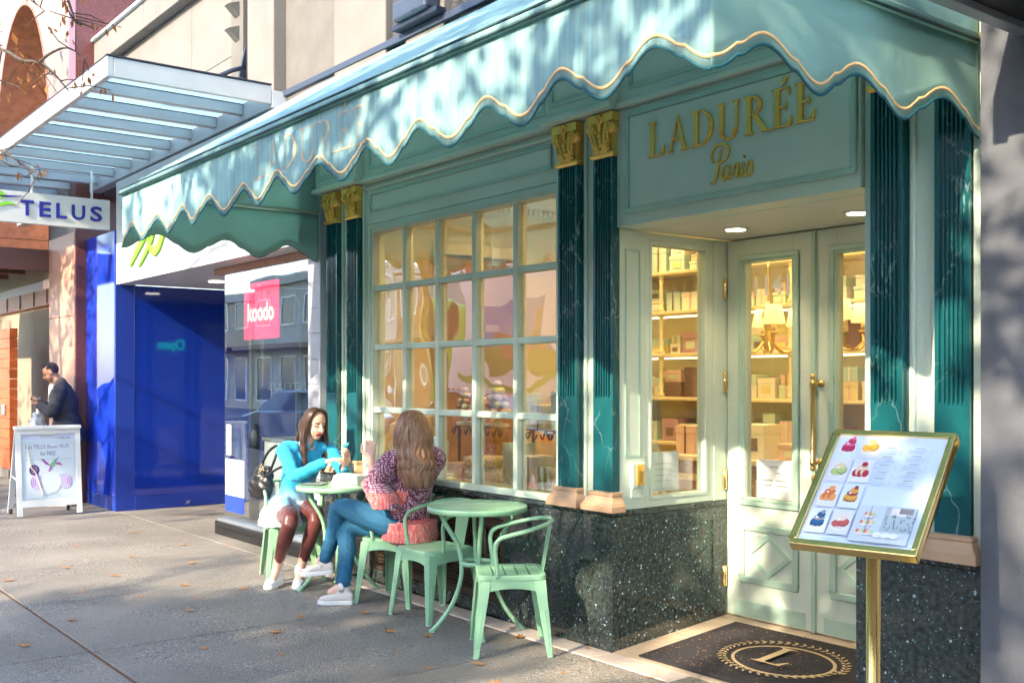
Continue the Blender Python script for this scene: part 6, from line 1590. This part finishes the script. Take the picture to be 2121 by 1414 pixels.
def hand(mb, wrist, d, nrm, curl=0.5, side=1, spread=1.0, thumb=0.6, fc=None):
    """palm, four jointed fingers of different lengths and a thumb; d along the hand, nrm out of the palm"""
    w = Vector(wrist); d = Vector(d).normalized(); n = (Vector(nrm) - d * Vector(nrm).dot(d)).normalized(); s = d.cross(n) * side
    loft(mb, [(w - d * .02, s * .026, n * .018), (w + d * .02, s * .033, n * .016), (w + d * .055, s * .040, n * .014), (w + d * .088, s * .038, n * .011)], 14)
    for i, (off, L_, r_) in enumerate(((.030, .070, .0088), (.010, .080, .0092), (-.010, .074, .0088), (-.029, .058, .0078))):
        p = w + d * .080 + s * off; dd = (d + s * off * 3 * spread).normalized(); pts = [p]; c_ = curl if fc is None else fc[i]
        for k, fr_ in enumerate((.45, .32, .26)):
            q = Quaternion(s, 0); ang = c_ * (.7, 1.0, .8)[k]; ax = dd.cross(n).normalized(); dd = (Quaternion(ax, ang) @ dd).normalized(); pts.append(pts[-1] + dd * L_ * fr_)
        limb(mb, pts, [r_, r_ * .98, r_ * .9, r_ * .78], 8)
    p = w + d * .022 + s * .030; t1 = (d * .6 + s * .75 + n * .35 * thumb).normalized(); t2 = (d * .95 + s * .1 + n * .5 * thumb).normalized()
    limb(mb, [p, p + t1 * .038, p + t1 * .038 + t2 * .030, p + t1 * .038 + t2 * .054], [.013, .0112, .0098, .0082], 8)
def shoe(parent, ankle, toe, sole_z, mat, pitch_up=None, L_=.245, name='shoe'):
    """low trainer: rubber sole, upper with toe box, tongue and laces"""
    a = Vector(ankle); t = Vector(toe); t = t.normalized(); up = Vector(pitch_up) if pitch_up else Vector((0, 0, 1)); up = (up - t * up.dot(t)).normalized(); s = t.cross(up)
    o = a + up * sole_z - t * .075      # heel, underside of the sole
    def q(l, w, h): return o + t * l * L_ + s * w + up * h
    prof = [(0, .024), (.06, .034), (.25, .037), (.45, .037), (.66, .047), (.82, .046), (.94, .032), (1.0, .012)]
    sl_ = MB(); pts = [q(l, w, 0) for l, w in prof] + [q(l, -w, 0) for l, w in prof[::-1]]; sl_.prism(pts, up * .030)
    so_ = sl_.build('sole', 'sole', parent, bevel=.006, smooth=False)
    um = MB(); rows = [(.01, .026, .062), (.08, .034, .068), (.22, .036, .070), (.36, .036, .068), (.50, .038, .060), (.66, .043, .050), (.82, .041, .042), (.95, .025, .032)]
    loft(um, [(q(l, 0, .024 + h / 2 - .006), s * w, up * (h / 2)) for l, w, h in rows], 16, 2.8)
    limb(um, [q(.20, 0, .075), q(.22, 0, .105)], [.033, .030]); limb(um, [q(.30, 0, .09), q(.36, 0, .115)], [.014, .010])
    u_ = remesh(um, 'upper', mat, parent, .006, 2)
    lc = MB()
    for i in range(4):
        l = .40 + i * .075; h = .098 - i * .012
        lc.tube([q(l, -.020, h - .004), q(l + .02, 0, h + .003), q(l, .020, h - .004)], .0028, 5)
    for sg_ in (-1, 1): lc.tube(smooth([q(.38, 0, .108), q(.36, sg_ * .018, .120), q(.42, sg_ * .030, .105)], 4), .0026, 5)
    lc.build('laces', 'lace', parent)
def locks(L, n, spec, seed, mat, parent, name='hair'):
    """many tapered locks from the crown; spec(phi, rng) -> list of local (s, f, u) points"""
    r_ = random.Random(seed); m = MB()
    for i in range(n):
        phi, pts, w = spec(i / n, r_)
        P = smooth([tuple(L(*p)) for p in pts], 5); k = len(P)
        m.tube(P, [w * (.55 + .6 * math.sin(math.pi * min(1, .15 + .8 * j / k))) * (1 if j < k - 3 else (k - j) / 3.5) for j in range(k)], 6)
    return m
def joints(J): return {k: Vector(v) for k, v in J.items()}
def arm_skin(mb, J, sd): limb(mb, [J[sd + 'sh'], J[sd + 'sh'].lerp(J[sd + 'elb'], .5), J[sd + 'elb'], J[sd + 'elb'].lerp(J[sd + 'wr'], .35), J[sd + 'wr']], [.042, .040, .034, .034, .024])
def leg_skin(mb, J, sd): limb(mb, [J[sd + 'hip'], J[sd + 'hip'].lerp(J[sd + 'knee'], .5), J[sd + 'knee'], J[sd + 'knee'].lerp(J[sd + 'ank'], .3), J[sd + 'ank']], [.078, .070, .050, .050, .032])
def folds(amp, sc, seed):
    a, b, c = seed * 1.3, seed * 2.1, seed * .7
    return lambda p: amp * (math.sin(p.x * sc + a + 2.2 * math.sin(p.z * sc * .45 + b)) * math.sin(p.z * sc * .8 + c + p.y * sc * .6) + .5 * math.sin(p.y * sc * 1.9 + p.z * sc * 1.3))

# --- woman in the blue shirt
A = joints(dict(pel=(-3.20, -.40, .55), chest=(-3.12, -.385, .85), neck=(-3.045, -.365, 1.055), rsh=(-3.075, -.545, 1.010), lsh=(-3.03, -.190, 1.005), relb=(-2.895, -.545, .825), rwr=(-2.735, -.370, .930),
                lelb=(-2.87, -.130, .825), lwr=(-2.695, -.235, .885), rhip=(-3.19, -.49, .535), lhip=(-3.19, -.31, .535), rknee=(-2.80, -.625, .505), lknee=(-2.775, -.425, .515), rank=(-2.965, -.660, .120), lank=(-2.855, -.520, .120)))
pa = E('person', 'seated woman in an ombre blue shirt and brown leather leggings looking at her hands', 'person', (-3.10, -.45, 0))
mb = MB(); torso(mb, A, -.012, wk=.88); Lh, frA = head(mb, (-2.985, -.325, 1.205), (.93, .10, -.30), (0, 0, 1), A['neck'])
for s_ in 'rl': arm_skin(mb, A, s_); leg_skin(mb, A, s_); limb(mb, [A['neck'] - Vector((0, 0, .015)), A[s_ + 'sh'] - Vector((0, 0, .01))], [.042, .040])
for s_, ft in (('r', (.35, -.30, -.06)), ('l', (.40, -.22, -.06))): limb(mb, [A[s_ + 'ank'], A[s_ + 'ank'] + Vector(ft).normalized() * .09 - Vector((0, 0, .04))], [.032, .026])
hand(mb, A['rwr'], (.62, .72, .25), (.1, .3, -1), .42, 1, fc=(.35, .5, .6, .7)); hand(mb, A['lwr'], (.25, .10, 1.0), (-.9, -.4, .3), .45, -1, fc=(.45, .45, .5, .55))
remesh(mb, 'body', 'skin', pa, .0050, 2, skin_col(frA, (.70, .43, .33), (.62, .012, .02), (.10, .05, .035)))
mb = MB(); torso(mb, A, .010, .17, .030, wk=.90, low=True); 
for s_ in 'rl':
    limb(mb, [A['neck'].lerp(A[s_ + 'sh'], .55) - Vector((0, 0, .012)), A[s_ + 'sh'], A[s_ + 'sh'].lerp(A[s_ + 'elb'], .5), A[s_ + 'elb'], A[s_ + 'elb'].lerp(A[s_ + 'wr'], .6), A[s_ + 'elb'].lerp(A[s_ + 'wr'], .93)], [.060, .062, .056, .051, .044, .040])
# shirt tail spreading over the seat and thigh
loft(mb, [((-3.20, -.42, .60), Vector((.02, -.20, 0)), Vector((.15, .02, 0))), ((-3.19, -.45, .50), Vector((.02, -.215, 0)), Vector((.175, .03, 0))), ((-3.20, -.47, .42), Vector((.02, -.205, 0)), Vector((.165, .03, 0)))], 20)
limb(mb, [(-3.14, -.535, .575), (-3.04, -.575, .575)], [.098, .080])
def shirtcol(p):
    t = (p.z - .48) / .27; t = min(1, max(0, t + .06 * math.sin(p.x * 40 + p.z * 22))); t = t * t * (3 - 2 * t)
    lo, hi = (.70, .74, .78), (.02, .42, .74); v = .93 + .10 * math.sin(p.z * 55 + p.x * 31) * math.sin(p.y * 37)
    return tuple((lo[i] + (hi[i] - lo[i]) * t) * v for i in range(3))
remesh(mb, 'shirt', 'cloth', pa, .0075, 2, shirtcol, folds(.0030, 46, 1.0))
# collar, placket
cl = MB()
for q in (-1, 1):
    nk = A['neck']; s_, f_, u_, _h = frA
    cl.prism([nk + Vector((.062, q * .010, -.045)), nk + Vector((.052, q * .060, -.010)), nk + Vector((.010, q * .075, .018)), nk + Vector((.020, q * .055, .040)), nk + Vector((.058, q * .030, .016))], (.006, 0, .004))
cl.build('collar', 'cloth', pa)
cl = bpy.data.objects[cl and 'collar']; ca = cl.data.color_attributes.new('Col', 'FLOAT_COLOR', 'POINT'); ca.data.foreach_set('color', [.03, .42, .72, 1] * len(cl.data.vertices))
mb = MB(); loft(mb, [(A['pel'] - Vector((0, 0, .07)), Vector((0, -.165, 0)), Vector((.14, 0, 0))), (A['pel'] + Vector((0, 0, .05)), Vector((0, -.160, 0)), Vector((.125, 0, 0)))], 18)
for s_ in 'rl': limb(mb, [A[s_ + 'hip'], A[s_ + 'hip'].lerp(A[s_ + 'knee'], .5), A[s_ + 'knee'], A[s_ + 'knee'].lerp(A[s_ + 'ank'], .35), A[s_ + 'knee'].lerp(A[s_ + 'ank'], .80)], [.090, .082, .060, .057, .038])
remesh(mb, 'leggings', 'leatherette', pa, .007, 3, None, folds(.0012, 60, 2.0))
for s_, tv in (('r', (.62, -.70, 0)), ('l', (.80, -.52, 0))): shoe(pa, A[s_ + 'ank'], tv, -.118, 'shoe_white')
sk = MB(); limb(sk, [A['lank'] + Vector((0, 0, -.03)), A['lank'] + Vector((0, 0, .015))], [.040, .038]); sk.build('sock', 'sock_blue', pa)
def hairA(t, r_):
    ph = R(70 + 220 * t); ph += r_.uniform(-.08, .08); cs, sn = math.cos(ph), math.sin(ph); q = 1 if sn > 0 else -1
    ln = r_.uniform(.30, .37) * (1.0 if abs(cs) < .75 else .92); wv = r_.uniform(-.012, .012)
    k = r_.uniform(.98, 1.08)
    if abs(sn) > .55: tail = [(sn * .100 * k + wv, .020 + cs * .05, -.12), (sn * .104 * k - wv, .058 + cs * .04, -.20), (sn * .098 + wv, .088 + cs * .03, -.28), (sn * .080, .100 + cs * .02, -ln)]
    else: tail = [(sn * .096 * k + wv, cs * .10 - .030, -.11), (sn * .10, cs * .10 - .055, -.19), (sn * .09, cs * .10 - .075, -.28)]
    return ph, [(q * .010, .020, .120), (sn * .060 * k, cs * .045 + .010, .094), (sn * .085 * k, cs * .090 - .012, .020), (sn * .090 * k + wv, cs * .092 - .014, -.05)] + tail, r_.uniform(.010, .016)
m = locks(Lh, 130, hairA, 3, 'hair_dark', pa); m.ball(Lh(0, -.036, .034), (.080, .086, .088), 18, 12, Matrix((frA[0], frA[1], frA[2])).transposed()); m.build('hair', 'hair_dark', pa)
# macaron in her fingers
mc = E('macaron', 'small turquoise wrapped sweet held between the woman\'s fingertips', 'sweet', (-2.655, -.25, 1.045))
MB().ball((-2.655, -.250, 1.050), (.020, .016, .014), 12, 8).prism([(-2.66, -.25, 1.055), (-2.63, -.23, 1.075), (-2.625, -.245, 1.05)], (0, .004, .004)).build('sweet_body', 'turquoise', mc)
# black handbag on her chair back
hb = E('handbag', 'black leather handbag with buckles hanging at the chair behind the woman', 'handbag', (-3.36, -.58, .62))
mb = MB(); loft(mb, [((-3.37, -.60, .62), Vector((.08, .036, 0)), Vector((-.015, .04, 0))), ((-3.37, -.60, .70), Vector((.11, .045, 0)), Vector((-.022, .055, 0))), ((-3.36, -.59, .80), Vector((.095, .04, 0)), Vector((-.02, .042, 0))), ((-3.35, -.58, .87), Vector((.065, .03, 0)), Vector((-.015, .025, 0)))], 18)
o = remesh(mb, 'bag_body', 'bagblack', hb, .008, 2, None, folds(.005, 60, 3))
MB().tube(smooth([(-3.26, -.57, .84), (-3.22, -.545, .95), (-3.25, -.52, 1.03), (-3.34, -.55, .98), (-3.40, -.59, .86)], 5), .011, 6).build('strap', 'bagblack', hb)
MB().tube(smooth([(-3.30, -.61, .83), (-3.22, -.635, .80), (-3.10, -.60, .86), (-3.0, -.56, .90)], 5), .010, 6).build('strap', 'bagblack', hb)
for (x_, y_, z_) in ((-3.28, -.63, .86), (-3.30, -.63, .88), (-3.33, -.63, .83)): MB().tube([(x_ + .016 * math.cos(a * .7), y_, z_ + .016 * math.sin(a * .7)) for a in range(9)], .004, 6, closed=True).build('buckle', 'brass', hb)

# --- woman in the patterned blouse, seen from behind
Bj = joints(dict(pel=(-1.80, -.22, .55), chest=(-1.745, -.235, .85), neck=(-1.69, -.25, 1.06), lsh=(-1.70, -.425, 1.01), rsh=(-1.665, -.080, 1.01), lelb=(-1.815, -.490, .840), lwr=(-1.895, -.470, 1.015), relb=(-1.90, -.06, .82), rwr=(-2.10, -.20, .88),
                 lhip=(-1.76, -.30, .545), rhip=(-1.86, -.14, .545), lknee=(-2.195, -.535, .650), rknee=(-2.19, -.47, .510), lank=(-2.335, -.560, .315), rank=(-2.085, -.575, .130)))
pb = E('person', 'seated woman with long brown hair, patterned blouse and crossed legs in blue jeans', 'person', (-1.85, -.3, 0))
mb = MB(); torso(mb, Bj, -.012, wk=.88); Lb, frB = head(mb, (-1.69, -.27, 1.215), (-1.0, .22, -.08), (0, 0, 1), Bj['neck'])
for s_ in 'rl': arm_skin(mb, Bj, s_); leg_skin(mb, Bj, s_); limb(mb, [Bj['neck'], Bj[s_ + 'sh']], [.045, .042])
limb(mb, [Bj['lank'], Bj['lank'] + Vector((-.05, -.05, -.06))], [.032, .026]); limb(mb, [Bj['rank'], Bj['rank'] + Vector((-.07, -.06, -.05))], [.032, .026])
hand(mb, Bj['lwr'], (-.10, .05, 1.0), (-.75, .65, 0), .75, 1, fc=(.75, .8, .85, .9)); hand(mb, Bj['rwr'], (-.9, -.3, .15), (0, 0, -1), .5, -1)
remesh(mb, 'body', 'skin', pb, .0050, 2, skin_col(frB, (.76, .47, .36), (.5, .12, .10), (.14, .07, .05)))
mb = MB(); torso(mb, Bj, .016, .115, .030, wk=.92)
for s_ in 'rl': limb(mb, [Bj['neck'].lerp(Bj[s_ + 'sh'], .4), Bj[s_ + 'sh'], Bj[s_ + 'sh'].lerp(Bj[s_ + 'elb'], .55), Bj[s_ + 'elb'] - Vector((0, 0, .01))], [.058, .066, .078, .084])
# bell sleeves hanging from the forearms
loft(mb, [(Bj['lelb'].lerp(Bj['lwr'], .30), Vector((.055, .02, .01)), Vector((-.02, .05, 0))), (Bj['lelb'] + Vector((.01, 0, .01)), Vector((.095, .03, 0)), Vector((-.03, .075, 0))), (Bj['lelb'] + Vector((.075, .02, -.08)), Vector((.115, .03, 0)), Vector((-.03, .085, 0))), (Bj['lelb'] + Vector((.12, .03, -.155)), Vector((.105, .03, 0)), Vector((-.025, .07, 0)))], 18)
limb(mb, [Bj['relb'], Bj['relb'].lerp(Bj['rwr'], .55)], [.075, .07])
loft(mb, [(Bj['pel'] + Vector((.05, 0, .03)), Vector((.10, -.17, 0)), Vector((-.13, -.075, 0))), (Bj['pel'] + Vector((.05, .0, -.06)), Vector((.10, -.175, 0)), Vector((-.145, -.08, 0))), (Bj['pel'] + Vector((.055, .0, -.10)), Vector((.10, -.17, 0)), Vector((-.14, -.078, 0)))], 18)
def blousecol(p):
    hsh = lambda i, j, k: (math.sin(i * 127.1 + j * 311.7 + k * 74.7) * 43758.5453) % 1.0
    c = .0145; i, j, k = math.floor(p.x / c), math.floor(p.y / c), math.floor(p.z / c); dot = False
    q = Vector((p.x / c - i - .5, p.y / c - j - .5, p.z / c - k - .5)); o_ = Vector((hsh(i, j, k) - .5, hsh(j, k, i) - .5, hsh(k, i, j) - .5)) * .35
    dot = (q - o_).length < .40
    d2 = (p - Bj['lelb']); slv = d2.length < .24 and (d2.z < -.045 + .25 * max(0, d2.x) * 0 or (p.x < Bj['lelb'].x + .005 and p.y < -.40))
    hemb = p.z < .60
    if slv or hemb: return (.86, .42, .36) if dot else ((.78, .15, .14) if hsh(i, k, j) > .25 else (.70, .10, .12))
    return (.78, .55, .60) if dot else (.19, .032, .095)
remesh(mb, 'blouse', 'cloth', pb, .0060, 2, blousecol, folds(.0045, 38, 4.0))
mb = MB(); loft(mb, [(Bj['pel'] - Vector((0, 0, .075)), Vector((.09, -.145, 0)), Vector((-.12, -.07, 0))), (Bj['pel'] + Vector((0, 0, .06)), Vector((.085, -.14, 0)), Vector((-.11, -.06, 0)))], 18)
for s_, e_ in (('l', .93), ('r', .96)): limb(mb, [Bj[s_ + 'hip'], Bj[s_ + 'hip'].lerp(Bj[s_ + 'knee'], .5), Bj[s_ + 'knee'], Bj[s_ + 'knee'].lerp(Bj[s_ + 'ank'], .4), Bj[s_ + 'knee'].lerp(Bj[s_ + 'ank'], e_)], [.100, .092, .068, .062, .048])
limb(mb, [Bj['lknee'].lerp(Bj['lank'], .6), (-2.352, -.575, .275)], [.056, .046])
remesh(mb, 'jeans', 'jeans', pb, .007, 2, None, folds(.002, 80, 5.0))
shoe(pb, (-2.360, -.585, .235), (-.62, -.72, -.10), -.070, 'shoe_cream', (-.12, -.10, 1)); shoe(pb, (-2.085, -.580, .105), (-.55, -.75, 0), -.104, 'shoe_cream')
sk = MB(); limb(sk, [(-2.352, -.575, .28), (-2.362, -.590, .215)], [.036, .036]); sk.build('sock', 'shoe_cream', pb); sk = MB(); limb(sk, [(-2.085, -.577, .15), (-2.090, -.585, .09)], [.037, .036]); sk.build('sock', 'shoe_cream', pb)
def hairB(t, r_):
    ph = R(62 + 236 * t) + r_.uniform(-.1, .1); cs, sn = math.cos(ph), math.sin(ph); q = 1 if sn > 0 else -1
    ln = r_.uniform(.31, .41); wv = r_.uniform(-.024, .024); k = r_.uniform(.98, 1.10)
    return ph, [(q * .010, .03, .118), (sn * .056 * k, cs * .062 - .008, .094), (sn * .088 * k, cs * .098 - .014, .020), (sn * .096 * k + wv, cs * .106 - .022, -.08), (sn * .105 * k - wv, cs * .112 - .040, -.18), (sn * .110 + wv, cs * .105 - .062, -.245), (sn * .100 - wv, cs * .085 - .080, -.30), (sn * .075, cs * .07 - .10, -ln)], r_.uniform(.010, .017)
m = locks(Lb, 170, hairB, 8, 'hair_brown', pb); m.ball(Lb(0, -.020, .034), (.082, .098, .092), 18, 12, Matrix((frB[0], frB[1], frB[2])).transposed()); m.build('hair', 'hair_brown', pb)
pz = E('smartphone', 'silver smartphone in the hand of the woman in the patterned blouse', 'phone', (-2.0, -.45, .98))
MB().prism([(-1.965, -.475, .955), (-1.905, -.500, .955), (-1.885, -.490, .975), (-1.955, -.455, .985)], (.02, .03, -.004)).build('case', 'phone_silver', pz, bevel=.002)

# --- man in a dark coat reading his phone
Cj = joints(dict(pel=(-9.26, -.47, .96), chest=(-9.29, -.50, 1.24), neck=(-9.325, -.54, 1.455), rsh=(-9.46, -.43, 1.40), lsh=(-9.13, -.59, 1.40), relb=(-9.52, -.58, 1.15), rwr=(-9.43, -.73, 1.25), lelb=(-9.10, -.70, 1.15), lwr=(-9.29, -.79, 1.24),
                 rhip=(-9.34, -.42, .93), lhip=(-9.18, -.51, .93), rknee=(-9.38, -.50, .50), lknee=(-9.19, -.60, .50), rank=(-9.36, -.44, .09), lank=(-9.16, -.53, .09)))
pc_ = E('person', 'standing man in a dark coat looking down at his phone beside the granite pier', 'person', (-9.28, -.5, 0))
mb = MB(); torso(mb, Cj, -.005, wk=1.12); Lc, frC = head(mb, (-9.385, -.635, 1.625), (-.25, -.80, -.50), (0, 0, 1), Cj['neck'])
for s_ in 'rl': arm_skin(mb, Cj, s_); leg_skin(mb, Cj, s_); limb(mb, [Cj['neck'], Cj[s_ + 'sh']], [.055, .058])
for s_ in 'rl': limb(mb, [Cj[s_ + 'ank'], Cj[s_ + 'ank'] + Vector((-.05, -.12, -.05))], [.036, .03])
hand(mb, Cj['rwr'], (.45, -.80, .30), (.2, .2, 1), .55, 1); hand(mb, Cj['lwr'], (-.75, -.50, .30), (.2, .2, 1), .55, -1)
remesh(mb, 'body', 'skin', pc_, .0060, 2, skin_col(frC, (.62, .30, .18), (.45, .14, .10), (.03, .025, .02), (.34, .18, .12)))
mb = MB(); torso(mb, Cj, .030, .20, .020, wk=1.12)
for s_ in 'rl': limb(mb, [Cj['neck'].lerp(Cj[s_ + 'sh'], .3), Cj[s_ + 'sh'], Cj[s_ + 'sh'].lerp(Cj[s_ + 'elb'], .5), Cj[s_ + 'elb'], Cj[s_ + 'elb'].lerp(Cj[s_ + 'wr'], .92)], [.075, .085, .078, .070, .055])
limb(mb, [Cj['neck'] + Vector((.03, .03, -.03)), Cj['neck'] + Vector((.01, .01, .045))], [.085, .075])
remesh(mb, 'coat', 'coat', pc_, .009, 2, None, folds(.005, 32, 6.0))
mb = MB(); limb(mb, [Cj['chest'] + Vector((-.07, -.125, -.10)), Cj['neck'] + Vector((-.04, -.085, .0))], [.05, .038]); remesh(mb, 'shirt', 'lace', pc_, .008, 2)
mb = MB(); loft(mb, [(Cj['pel'] - Vector((0, 0, .12)), Vector((.15, -.08, 0)), Vector((-.06, -.11, 0))), (Cj['pel'] + Vector((0, 0, .05)), Vector((.15, -.08, 0)), Vector((-.06, -.11, 0)))], 18)
for s_ in 'rl': limb(mb, [Cj[s_ + 'hip'], Cj[s_ + 'hip'].lerp(Cj[s_ + 'knee'], .5), Cj[s_ + 'knee'], Cj[s_ + 'knee'].lerp(Cj[s_ + 'ank'], .97)], [.10, .095, .075, .062])
remesh(mb, 'trousers', 'trouser_dark', pc_, .009, 2, None, folds(.003, 50, 7.0))
for s_ in 'rl': shoe(pc_, Cj[s_ + 'ank'], (-.45, -.89, 0), -.088, 'bagblack', L_=.28)
def hairC(t, r_):
    ph = r_.random() * 6.283; th = r_.uniform(0, 1.25); cs, sn = math.cos(ph), math.sin(ph); a = math.sin(th); z = math.cos(th)
    if cs > .2: th *= .58; a = math.sin(th); z = math.cos(th)
    b = (sn * .076 * a, cs * .095 * a - .014, .028 + .090 * z); return ph, [b, (b[0] * 1.06, b[1] + .004, b[2] + .012 * z), (b[0] * 1.10, b[1] + .010, b[2] + .008)], r_.uniform(.005, .009)
m = locks(Lc, 420, hairC, 5, 'hair_black', pc_); m.ball(Lc(0, -.040, .036), (.076, .080, .084), 18, 12, Matrix((frC[0], frC[1], frC[2])).transposed()); m.build('hair', 'hair_black', pc_)
mp = E('smartphone', 'smartphone held low in both hands by the standing man', 'phone', (-9.42, -.90, 1.28)); MB().prism([(-9.42, -.885, 1.275), (-9.34, -.885, 1.275), (-9.34, -.755, 1.315), (-9.42, -.755, 1.315)], (0, 0, .010)).build('case', 'phone_silver', mp, bevel=.003)
pg = E('plastic_bag', 'white plastic carrier bag with blue print hanging from the man\'s wrist', 'bag', (-9.40, -.77, 1.0))
mb = MB(); loft(mb, [((-9.39, -.76, 1.19), Vector((.02, -.02, 0)), Vector((.015, .015, 0))), ((-9.40, -.77, 1.13), Vector((.05, -.05, 0)), Vector((.03, .03, 0))), ((-9.41, -.78, 1.02), Vector((.085, -.085, 0)), Vector((.05, .05, 0))), ((-9.40, -.77, .92), Vector((.075, -.08, 0)), Vector((.05, .05, 0))), ((-9.39, -.76, .90), Vector((.04, -.04, 0)), Vector((.03, .03, 0)))], 18)
remesh(mb, 'bag_body', 'plasticbag', pg, .010, 1, None, folds(.010, 45, 8)); MB().tube([(-9.38, -.75, 1.18), (-9.38, -.75, 1.235)], .010, 6).build('tie', 'redstring', pg)
D = Decal((-9.49, -.965, 1.0), Vector((.55, -.0, 0)).normalized(), (0, 0, 1), .001); D.o = Vector((-9.42, -.885, 1.02)); D.rect(0, .07, 0, .02, (.03, .12, .5)).rect(.005, .065, .03, .045, (.03, .12, .5)); D.build('print', pg)
